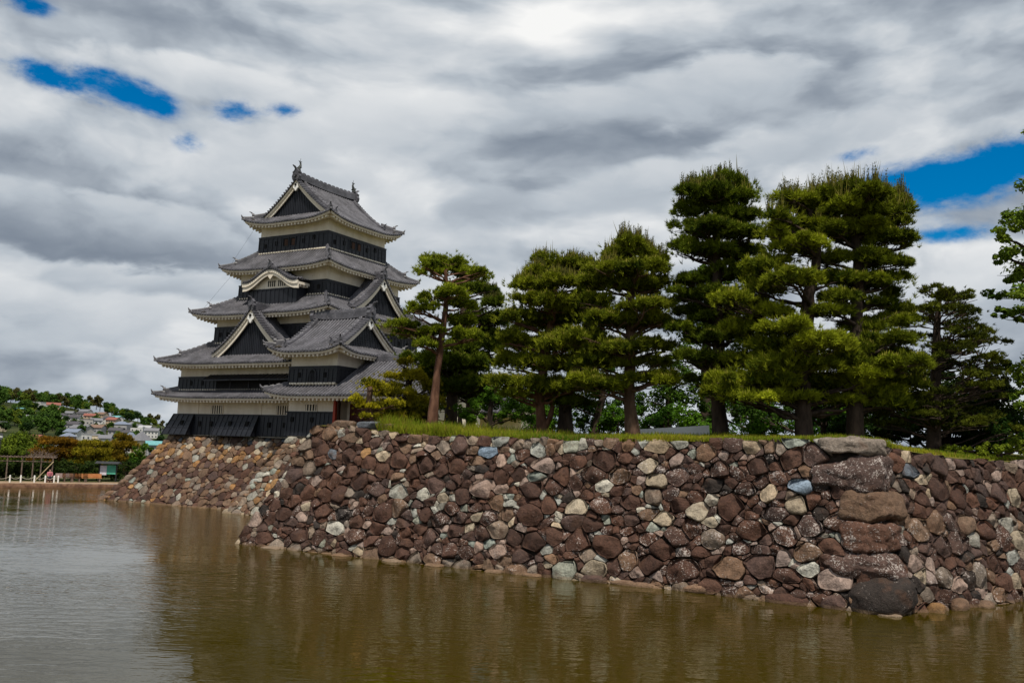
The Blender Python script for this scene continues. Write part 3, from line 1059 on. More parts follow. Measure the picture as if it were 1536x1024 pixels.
def build_keep_base():
    rng = random.Random(31)
    root = thing('stone_rampart', 'sloping stone rampart of small ochre and brown stones under the black keep', 'stone rampart', (12.0, 0.0, 0.0), kind='thing')
    YS = 1.25
    HB = 5.32
    table_low = [('dark', 3.5), ('red', 2), ('purple', 2), ('brown', 4), ('mid', 2), ('ochre', .5), ('grey', .4), ('green', .25)]
    table_mid = [('ochre', 3), ('tan', 1), ('brown', 4), ('mid', 2), ('red', 1), ('grey', .3)]
    table_top = [('mid', 5), ('grey', 1.2), ('brown', 2), ('slate', 2.5), ('ochre', .5), ('purple', 1.5)]
    table_right = [('grey', 1.0), ('tan', 1.1), ('brown', 4), ('mid', 3), ('ochre', 1.5), ('green', .4), ('red', 1.5), ('pale', .15)]

    def sl(t):                       # inward run of the curved slope
        q = t / HB
        return 3.55 * (q * 1.10 - 0.10 * q * q)
    mb = MB()

    def face(u0, u1, vbase, run_scale, lean_l, seed0, tab_over=None):
        def surf(s, t, n):
            b = 0.62
            return (s, vbase(s) + sl(t) * run_scale - n * 0.85, t + n * 0.55)
        outline = [(u0, -.3 * YS), (u1, -.3 * YS), (u1, HB * YS), (u0, HB * YS)]

        def inside(x, y):
            t = y / YS
            return u0 + lean_l * sl(max(t, 0)) - .1 < x < u1 and -.2 < t < HB - .05
        sites = scatter_sites(rng, [], inside, (u0, u1, -.3 * YS, HB * YS), [.42, .33, .26, .20, .15], [40, 180, 1200, 2600, 3000])
        for i, (st, poly) in enumerate(zip(sites, skew_cells(power_cells(sites, outline, 0.005), 0.15, 1.2, 6.0))):
            if not poly:
                continue
            s, t, r = st[0], st[1] / YS, st[2]
            poly = clip_poly(poly, -1.0, lean_l * .69 / YS, -u0 - .12)
            if len(poly) < 3:
                continue
            if tab_over:
                tab = tab_over
            else:
                w = t + 0.5 * noise.noise((s * .35, t * .5, 1))
                tab = table_top if w > 4.5 else table_mid if w > 3.5 else table_low
            add_stone(mb, poly, YS, rng.uniform(.05, .10), surf, rng, tint(rng, choose(rng, tab), rng.random() * .3), 13, .6, i + seed0)
    face(0.0, 19.5, lambda s: 0.02 * s, 1.0, 1.0, 2000)
    face(15.7, 34.0, lambda s: -1.92, 0.83, 0.9, 4000, table_right)
    # rounded quoins along the outer left edge
    for k in range(13):
        t = 0.1 + k * 0.42
        rock(mb, (sl(t) + .18, sl(t) + .22, t), Vector((.42 * rng.uniform(.8, 1.2), 0, 0)), Vector((0, .36, 0)), Vector((.1, .1, .27)), rng, tint(rng, choose(rng, table_mid if t > 3 else table_low), .2), 300 + k, 6, 3.5, .06)
    # quoins of the projecting bay
    for k in range(13):
        t = 0.1 + k * 0.42
        rock(mb, (15.95 + sl(t) * .80, -1.7 + sl(t) * .83, t), Vector((.40 * rng.uniform(.8, 1.2), 0, 0)), Vector((0, .30, 0)), Vector((.1, .1, .25)), rng, tint(rng, choose(rng, [('grey', 1), ('mid', 3), ('brown', 2), ('tan', 1)]), .2), 330 + k, 6, 3.5, .06)
    mb.build('masonry', M['stone'], root, smooth=True)
    mb = MB()
    for (u0, u1, v0, rs, ll) in ((0.1, 20.0, 0.0, 1.0, 1.0), (15.8, 34.0, -1.92, .83, .85)):
        rows = []
        for k in range(7):
            t = lerp(-.4, HB, k / 6)
            s = sl(max(t, 0))
            rows.append([(u0 + ll * s + .15, 24.0, t), (u0 + ll * s + .15, v0 + s * rs + .55, t), (u1, v0 + s * rs + .55, t)])
        mb.grid(rows)
    mb.add([(3.5, 3.5, HB - .03), (34, 3.5, HB - .03), (34, 24, HB - .03), (3.5, 24, HB - .03)], [(0, 1, 2, 3)])
    mb.add([(18.3, 1.0, HB - .04), (34, 1.0, HB - .04), (34, 3.6, HB - .04), (18.3, 3.6, HB - .04)], [(0, 1, 2, 3)])
    mb.build('rubble_core', M['core'], root)


build_front_wall()
build_side_wall()
build_keep_base()

# ------------------------------------------------------------------ Japanese castle kit
class Frame:
    """local axes of one roof side or gable: x along, y inward, z up"""
    def __init__(self, o, ex, ey):
        self.o, self.ex, self.ey = Vector(o), Vector(ex).normalized(), Vector(ey).normalized()

    def __call__(self, x, y, z):
        p = self.o + self.ex * x + self.ey * y
        return (p.x, p.y, p.z + z)


SIDES = {'S': ((1, 0, 0), (0, 1, 0)), 'E': ((0, 1, 0), (-1, 0, 0)), 'N': ((-1, 0, 0), (0, -1, 0)), 'W': ((0, -1, 0), (1, 0, 0))}


def side_frame(cu, cv, ao, bo, z, k):
    ex, ey = SIDES[k]
    o = {'S': (cu, cv - bo, z), 'E': (cu + ao, cv, z), 'N': (cu, cv + bo, z), 'W': (cu - ao, cv, z)}[k]
    return Frame(o, ex, ey), (ao if k in 'SN' else bo)


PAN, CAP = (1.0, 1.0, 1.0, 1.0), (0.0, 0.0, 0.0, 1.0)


def roof_slope(tile, F, xs, dfun, zfun, rib=0.30, rr=0.085, rows=8):
    """tile field: pan surface plus round cover tiles running down the slope"""
    x0, x1 = xs
    n = max(2, int(round((x1 - x0) / rib)))
    cols = [x0 + (x1 - x0) * i / n for i in range(n + 1)]
    grid = []
    for x in cols:
        d1 = max(0.001, dfun(x))
        grid.append([F(x, d1 * j / rows, zfun(x, d1 * j / rows)) for j in range(rows + 1)])
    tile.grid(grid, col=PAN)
    # eave edge of the tile bed
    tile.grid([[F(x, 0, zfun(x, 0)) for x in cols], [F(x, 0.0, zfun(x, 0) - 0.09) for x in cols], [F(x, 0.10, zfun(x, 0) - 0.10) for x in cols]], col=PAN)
    for i in range(n):
        x = (cols[i] + cols[i + 1]) / 2
        d1 = dfun(x)
        if d1 < 0.12:
            continue
        rws = []
        m = max(2, int(rows * min(1, d1 / 1.2 + .3)))
        for j in range(m + 1):
            d = -0.05 + (d1 + 0.05) * j / m
            z = zfun(x, max(d, 0))
            rws.append([F(x + rr * cos(a), d, z + rr * 1.15 * sin(a) - 0.005) for a in (0, pi / 4, pi / 2, 3 * pi / 4, pi)])
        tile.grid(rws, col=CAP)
        # round end tile
        zc = zfun(x, 0)
        b = [F(x + rr * 1.1 * cos(a), -0.055, zc + rr * 1.1 * sin(a)) for a in np.linspace(0, 2 * pi, 8, endpoint=False)]
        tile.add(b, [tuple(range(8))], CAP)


def eave_trim(mb, F, xs, zfun, over, raf=0.36, start=0.0):
    """white plastered eave: edge board, soffit, rafter ends"""
    x0, x1 = xs
    n = max(2, int((x1 - x0) / 0.5))
    X = [x0 + (x1 - x0) * i / n for i in range(n + 1)]
    sl = 0.34

    def zz(x, y, dz):
        return zfun(x, 0) * (1 - min(1, y / over) * 0.0) + dz + sl * (y - 0.12) * 0.75
    rows = [(0.05, -0.092), (0.05, -0.165), (0.09, -0.165), (0.09, -0.235), (0.20, -0.235)]
    mb.grid([[F(x, y, zz(x, y, dz) if y > .15 else zfun(x, 0) + dz) for x in X] for y, dz in rows])
    # soffit
    mb.grid([[F(x, 0.20, zz(x, .20, -0.225)) for x in X], [F(x, min(over, over) + .02, zz(x, over, -0.225)) for x in X]])
    m = int((x1 - x0 - 0.3) / raf)
    for i in range(m + 1):
        x = x0 + 0.15 + (x1 - x0 - 0.3) * i / max(m, 1)
        # rafters near a corner stop at the hip
        ln = min(over, (x - x0) + .10, (x1 - x) + .10)
        if ln < 0.35:
            continue
        lo, hi = [], []
        for (dx, y) in ((-.075, .16), (.075, .16), (.075, ln), (-.075, ln)):
            lo.append(F(x + dx, y, zz(x, y, -0.41)))
            hi.append(F(x + dx, y, zz(x, y, -0.222)))
        mb.hexa(lo, hi)


def ridge_bar(mb, pts, w, h, cap=True, up=0.0):
    """stacked ridge: flat courses with a round cap, swept along pts"""
    pts = [Vector(p) for p in pts]
    prof = [(-w, -0.12), (-w, h * .35), (-w * .86, h * .35), (-w * .86, h * .7), (-w * .62, h * .7), (-w * .55, h * .92), (0, h * 1.12), (w * .55, h * .92), (w * .62, h * .7), (w * .86, h * .7), (w * .86, h * .35), (w, h * .35), (w, -0.12)]
    rows = []
    for i, p in enumerate(pts):
        d = pts[min(i + 1, len(pts) - 1)] - pts[max(i - 1, 0)]
        d.z = 0
        d.normalize()
        s = Vector((-d.y, d.x, 0))
        rows.append([tuple(p + s * x + Vector((0, 0, z))) for x, z in prof])
    b = len(mb.v)
    mb.grid(rows)
    n = len(prof)
    mb.f.append(tuple(b + k for k in range(n)))
    mb.f.append(tuple(b + (len(rows) - 1) * n + k for k in range(n))[::-1])
    # round cap tiles in segments
    for i in range(len(pts) - 1):
        seg = (pts[i + 1] - pts[i])
        m = max(1, int(seg.length / 0.30))
        for k in range(m):
            q = pts[i] + seg * ((k + .5) / m) + Vector((0, 0, h * 1.02))
            dd = seg.normalized() * 0.12
            mb.tube([q - dd, q + dd], w * .48, 6)


def oni(mb, p, d, s=1.0):
    """ridge-end tile: shouldered plate with a boss and an upswept tip. d points outwards"""
    p, d = Vector(p), Vector((d[0], d[1], 0)).normalized()
    x = Vector((-d.y, d.x, 0))
    prof = [(-.22, -.12), (-.27, .08), (-.20, .22), (-.24, .32), (-.12, .40), (-.05, .52), (.05, .52), (.12, .40), (.24, .32), (.20, .22), (.27, .08), (.22, -.12)]
    fr = [tuple(p + x * (a * s) + d * (.10 * s) + Vector((0, 0, b * s))) for a, b in prof]
    bk = [tuple(p + x * (a * s) - d * (.10 * s) + Vector((0, 0, b * s))) for a, b in prof]
    n = len(prof)
    mb.add(fr + bk, [tuple(range(n)), tuple(range(n, 2 * n))[::-1]] + [(i, i + n, (i + 1) % n + n, (i + 1) % n) for i in range(n)])
    mb.tube([p + d * (.08 * s) + Vector((0, 0, .12 * s)), p + d * (.20 * s) + Vector((0, 0, .12 * s))], .11 * s, 8)
    mb.tube([p + Vector((0, 0, .40 * s)), p + d * (.16 * s) + Vector((0, 0, .58 * s)), p + d * (.34 * s) + Vector((0, 0, .64 * s))], [.07 * s, .06 * s, .03 * s], 6)


def lift_fun(Lo, L, A, D):
    def lift(x, d):
        a = max(0.0, Lo - abs(x))
        return L * max(0.0, 1 - a / A) ** 2.2 * max(0.0, 1 - d / D)
    return lift


def hip_curve(cu, cv, ao, bo, su, sv, zfun_d, d0, d1, n=7):
    """points along the hip from the corner inwards"""
    return [(cu + su * (ao - d), cv + sv * (bo - d), zfun_d(d)) for d in [lerp(d0, d1, i / n) for i in range(n + 1)]]


def hip_ridges(roof, cu, cv, ao, bo, zhip, D):
    for su in (-1, 1):
        for sv in (-1, 1):
            mb = MB()
            ridge_bar(mb, hip_curve(cu, cv, ao, bo, su, sv, zhip, 0.42 * D, D), .16, .30)
            oni(mb, hip_curve(cu, cv, ao, bo, su, sv, zhip, .40 * D, D)[0], (su, sv), .95)
            ridge_bar(mb, hip_curve(cu, cv, ao, bo, su, sv, zhip, 0.06, 0.42 * D), .12, .18)
            p = Vector(hip_curve(cu, cv, ao, bo, su, sv, zhip, 0.02, D)[0])
            dd = Vector((su, sv, 0)).normalized()
            mb.tube([p + Vector((0, 0, .10)), p + dd * .16 + Vector((0, 0, .20)), p + dd * .24 + Vector((0, 0, .36))], [.10, .08, .03], 6)
            mb.tube([p + dd * -.06 + Vector((0, 0, .0)), p + dd * .20 + Vector((0, 0, .02))], .09, 8)
            mb.build('hip_ridge', M['tile'], roof)


def ring_roof(root, cu, cv, ao, bo, D, ze, zt, over, lift=0.34, sides='SENW', cuts=None, A=None):
    """skirt roof round a storey"""
    A = A or min(ao, bo) * 0.62
    rise = zt - ze
    tile, trim = MB(), MB()

    def fz(d):
        q = d / D
        return rise * (0.74 * q + 0.26 * q * q)
    for k in sides:
        F, Lo = side_frame(cu, cv, ao, bo, ze, k)
        lf = lift_fun(Lo, lift, A, D)
        z = lambda x, d: fz(d) + lf(x, d)
        x0, x1 = -Lo, Lo
        if cuts and k in cuts:
            x0, x1 = cuts[k]
        roof_slope(tile, F, (x0, x1), lambda x: min(D, Lo - abs(x)), z)
        eave_trim(trim, F, (x0 + .12 if x0 == -Lo else x0, x1 - .12 if x1 == Lo else x1), z, over)
        # white mortar line where the tiles meet the boards
        m = int(2 * (Lo - D) / .27)
    roof = tile.build('tiled_roof', M['tile'], root)
    trim.build('eave', M['plaster'], roof)
    mb = MB()
    iu, iv = ao - D, bo - D
    for k in sides:
        F, Lo = side_frame(cu, cv, iu, iv, zt, k)
        mb.box(-Lo, Lo, -0.10, 0.04, 0.0, 0.10, F)
        n = int(2 * Lo / .27)
        for i in range(n):
            x = -Lo + (i + .5) * 2 * Lo / n
            mb.box(x - .055, x + .055, -0.16, -0.10, -0.02, 0.09, F)
    mb.build('mortar_line', M['plaster'], roof)
    Amin = A
    zh = lambda d: ze + fz(d) + lift * max(0, 1 - d / A) ** 2.2 * max(0, 1 - d / D) + 0.03
    hip_ridges(roof, cu, cv, ao, bo, zh, D)
    return roof


def plaster_storey(root, cu, cv, a, b, z0, z1):
    mb = MB()
    mb.box(cu - a, cu + a, cv - b, cv + b, z0, z1)
    o = mb.build('plaster_wall', M['plaster'], root)
    return o


def board_band(root, cu, cv, a, b, z0, z1, sides='SE', hole=None, loops=True, flare=0.05, step=0.45):
    """black weatherboarding round a storey: boards, battens, rail; loopholes and windows are its sub-parts"""
    mb = MB()
    p = 0.07
    lo = [(cu - a - p - flare, cv - b - p - flare, z0), (cu + a + p + flare, cv - b - p - flare, z0), (cu + a + p + flare, cv + b + p + flare, z0), (cu - a - p - flare, cv + b + p + flare, z0)]
    hi = [(cu - a - p, cv - b - p, z1), (cu + a + p, cv - b - p, z1), (cu + a + p, cv + b + p, z1), (cu - a - p, cv + b + p, z1)]
    mb.hexa(lo, hi)
    for k in 'SENW':
        F, Lo = side_frame(cu, cv, a + p, b + p, 0, k)
        mb.box(-Lo - .05, Lo + .05, -0.07, 0.0, z1 - .04, z1 + .05, F)
        mb.box(-Lo - .02, Lo + .02, -0.05, 0.0, z1 - .16, z1 - .04, F)
        n = int(round(2 * Lo / step))
        for i in range(n + 1):
            x = -Lo + 2 * Lo * i / n
            pts_lo = [F(x + dx, y, z0) for dx, y in ((-.035, -.04 - flare), (.035, -.04 - flare), (.035, .02), (-.035, .02))]
            pts_hi = [F(x + dx, y, z1 - .05) for dx, y in ((-.035, -.04), (.035, -.04), (.035, .02), (-.035, .02))]
            mb.hexa(pts_lo, pts_hi)
        m = 3
        for j in range(1, m):
            zz = lerp(z0, z1, j / m)
            fl = flare * (1 - j / m)
            mb.box(-Lo, Lo, -0.022 - fl, 0.0, zz - .012, zz + .012, F)
    return mb.build('board_siding', M['board'], root)


def opening(root, F, x0, x1, z0, z1, y=-0.13, frame='board', bars=0, inner='void', name='window', barmat='board', shutter=False):
    """window: frame proud of the boards, dark recess, bars or a shutter"""
    mb = MB()
    t = .06
    for (a, b, c, d) in ((x0 - t, x0, z0 - t, z1 + t), (x1, x1 + t, z0 - t, z1 + t), (x0, x1, z0 - t, z0), (x0, x1, z1, z1 + t)):
        mb.box(a, b, y, y + .10, c, d, F)
    w = mb.build(name, M[frame], root)
    mb = MB()
    mb.box(x0, x1, y + .03, y + .09, z0, z1, F)
    mb.build('recess', M[inner], w)
    if bars:
        mb = MB()
        for i in range(bars):
            x = lerp(x0, x1, (i + .5) / bars)
            mb.box(x - .045, x + .045, y - .03, y + .028, z0, z1, F)
        mb.build('window_bars', M[barmat], w)
    if shutter:
        mb = MB()
        mb.box(lerp(x0, x1, .30), lerp(x0, x1, .92), y - .005, y + .028, z0 + .03, z1 - .10, F)
        mb.build('shutter', M['shutter'], w)
    return w


def loophole(siding, F, x, z, h=.30, w=.17, y=-0.145):
    mb = MB()
    for (a, b, c, d) in ((x - w / 2 - .035, x - w / 2, z, z + h), (x + w / 2, x + w / 2 + .035, z, z + h), (x - w / 2 - .035, x + w / 2 + .035, z + h, z + h + .035), (x - w / 2 - .035, x + w / 2 + .035, z - .035, z)):
        mb.box(a, b, y, y + .09, c, d, F)
    mb.box(x - w / 2, x + w / 2, y + .02, y + .085, z, z + h, F)
    mb.build('loophole', M['void'], siding)


def verge_profile(w, h, c=0.40):
    """height over the foot at distance x from the middle of a gable"""
    def f(x):
        q = max(0.0, 1 - abs(x) / w)
        return h * ((1 - c) * q + c * q * q)
    return f


def gable_front(root, F, w, f, slats=True, y0=0.0, ov=0.55, board=0.42, zpend=None, lattice=False, pend=1.0):
    """gable parts: verge tiles, bargeboards, boarded triangle, hanging pendant. F: x across, y inward, z from the foot"""
    g_tiles = MB()
    N = 26
    X = [lerp(-w, w, i / N) for i in range(N + 1)]
    top = lambda x: f(x) + 0.06
    # verge strip and its small round cross tiles
    g_tiles.grid([[F(x, y0 - ov, top(x)) for x in X], [F(x, y0 + .05, top(x)) for x in X]])
    g_tiles.grid([[F(x, y0 - ov, top(x) - .10) for x in X], [F(x, y0 - ov, top(x)) for x in X]])
    s = 0.0
    xs = []
    px, pz = 0.0, top(0)
    x = 0.0
    while x < w - .05:
        x += 0.01
        s += math.hypot(x - px, top(x) - pz)
        px, pz = x, top(x)
        if s > .27:
            s = 0
            xs.append(x)
    for sx in (-1, 1):
        for x in xs:
            g_tiles.tube([F(sx * x, y0 - ov - .05, top(x) + .02), F(sx * x, y0 - .02, top(x) + .03)], .085, 7)
    gable = g_tiles.build('gable', M['tile'], root)
    # bargeboard, two stepped planks each side
    mb = MB()
    for (ya, yb, up, dn) in ((-ov + .10, -ov + .20, 0.0, board * .42), (-ov + .20, -ov + .30, 0.0, board)):
        for sx in (-1, 1):
            xs2 = [sx * w * i / 14 for i in range(15)]
            tops = [f(x) - .03 for x in xs2]
            bots = []
            for x in xs2:
                e = 0.02
                slope = abs((f(abs(x) - e) - f(abs(x) + e)) / (2 * e)) if 0.03 < abs(x) < w - .03 else abs(f(w * .9) - f(w)) / (w * .1) if abs(x) > w / 2 else abs(f(0) - f(.1)) / .1
                bots.append(f(x) - .03 - dn * math.sqrt(1 + slope * slope) * (0.9 + 0.25 * abs(x) / w))
            a = [F(x, y0 + ya, t) for x, t in zip(xs2, tops)]
            b = [F(x, y0 + ya, t) for x, t in zip(xs2, bots)]
            c = [F(x, y0 + yb, t) for x, t in zip(xs2, bots)]
            d = [F(x, y0 + yb, t) for x, t in zip(xs2, tops)]
            mb.grid([a, b, c, d])
            mb.add([a[-1], b[-1], c[-1], d[-1]], [(0, 1, 2, 3)])
    mb.build('bargeboard', M['plaster'], gable)
    # boarded triangle
    mb = MB()
    yb = y0 - .02
    pts = [F(x, yb, max(0.0, f(x) - .15)) for x in X]
    n = len(pts)
    base = [F(x, yb, -0.10) for x in X]
    mb.grid([base, pts])
    if slats:
        k = int(2 * w / .19)
        for i in range(1, k):
            x = -w + 2 * w * i / k
            hgt = f(x) - .2
            if hgt > .1:
                mb.box(x - .04, x + .04, yb - .045, yb, 0, hgt, F)
    if lattice:
        z = .15
        while z < f(0) - .2:
            xx = max([abs(x) for x in X if f(x) - .2 > z] + [0])
            if xx > .1:
                mb.box(-xx, xx, yb - .035, yb, z - .03, z + .03, F)
            z += .16
    mb.build('gable_boards', M['board'], gable)
    # pendant: two lobes and a drop under a round boss
    zp = f(0) - board * 1.35 - .10
    mb = MB()
    outline = [(0.0, .30), (.20, .24), (.24, .10), (.33, .02), (.34, -.14), (.24, -.24), (.16, -.22), (.13, -.36), (0.0, -.50), (-.13, -.36), (-.16, -.22), (-.24, -.24), (-.34, -.14), (-.33, .02), (-.24, .10), (-.20, .24)]
    fr = [F(a * pend, y0 - ov + .04, zp + b * pend) for a, b in outline]
    bk = [F(a * pend, y0 - ov + .19, zp + b * pend) for a, b in outline]
    n = len(outline)
    mb.add(fr + bk, [tuple(range(n)), tuple(range(n, 2 * n))[::-1]] + [(i, i + n, (i + 1) % n + n, (i + 1) % n) for i in range(n)])
    pd = mb.build('gable_pendant', M['white'], gable)
    mb = MB()
    mb.tube([F(0, y0 - ov + .06, zp + .13 * pend), F(0, y0 - ov - .02, zp + .13 * pend)], .12 * pend, 10)
    mb.build('boss', M['void'], pd)
    return gable


def dormer_gable(root, F, w, h, depth, ov=.5, board=.40, lattice=False, pend=1.0, c=.40):
    """triangular gable standing on a lower roof; F origin at the middle of its foot, y pointing back"""
    f = verge_profile(w, h, c)
    gable = gable_front(root, F, w, f, True, 0.0, ov, board, None, lattice, pend)
    mb = MB()
    for sx in (-1, 1):
        G = Frame(F(0, 0, 0), F.ex * 1.0, F.ey)
        n = max(2, int(depth / .27))
        rows = []
        for i in range(n + 1):
            y = depth * i / n
            rows.append([F(sx * w * j / 10, y, f(w * j / 10) + .05) for j in range(11)])
        mb.grid(rows, flip=sx < 0)
        for i in range(n):
            y = depth * (i + .5) / n
            rws = []
            for j in range(11):
                x = w * j / 10
                z = f(x) + .05
                rws.append([F(sx * x, y + .072 * cos(a), z + .08 * sin(a)) for a in (0, pi / 4, pi / 2, 3 * pi / 4, pi)])
            mb.grid(rws, flip=sx < 0)
    slope = mb.build('gable_roof', M['tile'], gable)
    for sx in (-1, 1):
        mb = MB()
        ridge_bar(mb, [F(sx * w * j / 8, .16, f(w * j / 8) + .06) for j in range(1, 9)], .13, .22)
        oni(mb, F(sx * w * .98, .16, f(w * .98) + .06), tuple(F.ex * sx), .8)
        mb.build('verge_ridge', M['tile'], gable)
    mb = MB()
    ridge_bar(mb, [F(0, y, f(0) + .08) for y in (-ov * .7, depth * .5, depth)], .18, .42)
    oni(mb, F(0, -ov * .75, f(0) + .12), tuple(-F.ey), 1.25)
    mb.build('ridge', M['tile'], gable)
    return gable


def irimoya(root, cu, cv, ao, bo, ze, zr, ridge_along, Dg, over, lift=.40, board=.42, lattice=False, A=None, c=.34, pend=1.0, rib=.30):
    """hip-and-gable roof. ridge_along 'v' or 'u'. Dg: depth of the hipped end up to the gable"""
    A = A or min(ao, bo) * .7
    span = ao if ridge_along == 'v' else bo          # eave to ridge, in plan
    rise = zr - ze

    def fz(d):
        q = d / span
        return rise * ((1 - c) * q + c * q * q)
    tile, trim = MB(), MB()
    main = 'EW' if ridge_along == 'v' else 'SN'
    gov = 0.45
    for k in 'SENW':
        F, Lo = side_frame(cu, cv, ao, bo, ze, k)
        lf = lift_fun(Lo, lift, A, span)
        z = lambda x, d: fz(d) + lf(x, d)
        if k in main:
            lim = Lo - Dg
            df = lambda x: span if abs(x) <= lim + .001 else Lo - abs(x)
            roof_slope(tile, F, (-lim, lim), lambda x: span, z, rib, rows=12)
            roof_slope(tile, F, (-Lo, -lim), lambda x: Lo - abs(x), z, rib)
            roof_slope(tile, F, (lim, Lo), lambda x: Lo - abs(x), z, rib)
        else:
            roof_slope(tile, F, (-Lo, Lo), lambda x: min(Dg + .1, Lo - abs(x)), z, rib)
        eave_trim(trim, F, (-Lo + .12, Lo - .12), z, over)
    roof = tile.build('tiled_roof', M['tile'], root)
    trim.build('eave', M['plaster'], roof)
    zh = lambda d: ze + fz(d) + lift * max(0, 1 - d / A) ** 2.2 * max(0, 1 - d / span) + .03
    hip_ridges(roof, cu, cv, ao, bo, zh, Dg)
    # gables at both ends of the ridge
    ends = ('S', 'N') if ridge_along == 'v' else ('E', 'W')
    zg = fz(Dg)
    wg = span - Dg
    for k in ends:
        F0, Lo = side_frame(cu, cv, ao, bo, ze, k)
        G = Frame(F0(0, Dg, zg), F0.ex, F0.ey)
        prof = lambda x: fz(span - abs(x)) - zg
        gable_front(roof, G, wg + .30, prof, True, 0.0, gov, board, None, lattice, pend)
        for sx in (-1, 1):
            mb = MB()
            pts = [G(sx * (wg + .45) * j / 9, .22, prof((wg + .45) * j / 9) + .05) for j in range(1, 10)]
            ridge_bar(mb, pts, .15, .28)
            oni(mb, pts[-1], tuple(F0.ex * sx), .9)
            mb.build('verge_ridge', M['tile'], roof)
    # main ridge
    L = (bo if ridge_along == 'v' else ao) - Dg + gov * .6
    ex = Vector((0, 1, 0)) if ridge_along == 'v' else Vector((1, 0, 0))
    mb = MB()
    n = 14
    pts = [tuple(Vector((cu, cv, zr)) + ex * lerp(-L, L, i / n) + Vector((0, 0, .02 + .16 * abs(2 * i / n - 1) ** 2.4))) for i in range(n + 1)]
    ridge_bar(mb, pts, .24, .52)
    for s in (-1, 1):
        oni(mb, Vector(pts[0 if s < 0 else -1]) + ex * (s * .10) + Vector((0, 0, -.05)), tuple(ex * s), 1.5)
    rd = mb.build('main_ridge', M['tile'], roof)
    return roof, pts


def fish_ornament(root, p, d, s=1.0):
    """upturned fish on the ridge end: head down on the ridge, body curving up, forked tail, fins, lightning spike"""
    p, d = Vector(p), Vector((d[0], d[1], 0)).normalized()       # d points outwards; the tail leans back in
    side = Vector((-d.y, d.x, 0))
    mb = MB()
    path = [(.10, .10), (.22, .22), (.20, .42), (.08, .60), (-.02, .78), (.00, .96), (.10, 1.08)]
    rad = [.20, .22, .20, .16, .12, .08, .04]
    mb.tube([p + d * (a * s) + Vector((0, 0, b * s)) for a, b in path], [r * s for r in rad], 9)
    for sg in (-1, 1):
        q = p + d * (.05 * s) + Vector((0, 0, 1.0 * s))
        tip = q + (d * (sg * -.30) * -1 + Vector((0, 0, .26))) * s
        mb.add([tuple(q + side * .03), tuple(q - side * .03), tuple(q + d * (sg * .06 * s) + Vector((0, 0, .20 * s)) - side * .02), tuple(tip), tuple(q + d * (sg * .06 * s) + Vector((0, 0, .20 * s)) + side * .02)], [(0, 1, 2), (1, 3, 2), (0, 4, 3), (0, 2, 4), (2, 3, 4), (0, 3, 1)])
        # pectoral fin
        f0 = p + d * (.16 * s) + side * (sg * .17 * s) + Vector((0, 0, .30 * s))
        mb.add([tuple(f0), tuple(f0 + side * (sg * .24 * s) + Vector((0, 0, .16 * s))), tuple(f0 + side * (sg * .10 * s) + Vector((0, 0, .30 * s))), tuple(f0 + d * (.04 * s) + Vector((0, 0, .12 * s)))], [(0, 1, 2), (0, 2, 3), (0, 3, 1), (1, 3, 2)])
    # dorsal crest
    for i in range(5):
        a, b = path[i + 1]
        q = p + d * ((a - rad[i + 1] * .9) * s) + Vector((0, 0, b * s))
        mb.add([tuple(q + side * .03 * s), tuple(q - side * .03 * s), tuple(q - d * (.13 * s) + Vector((0, 0, .07 * s))), tuple(q + Vector((0, 0, .14 * s)))], [(0, 1, 2), (0, 2, 3), (1, 3, 2), (0, 3, 1)])
    o = mb.build('fish_ornament', M['bronze'], root, smooth=False)
    mb = MB()
    mb.tube([p + d * (.02 * s) + Vector((0, 0, .9 * s)), p + d * (.02 * s) + Vector((0, 0, 1.55 * s))], [.025, .012], 6)
    mb.build('lightning_spike', M['iron'], o)


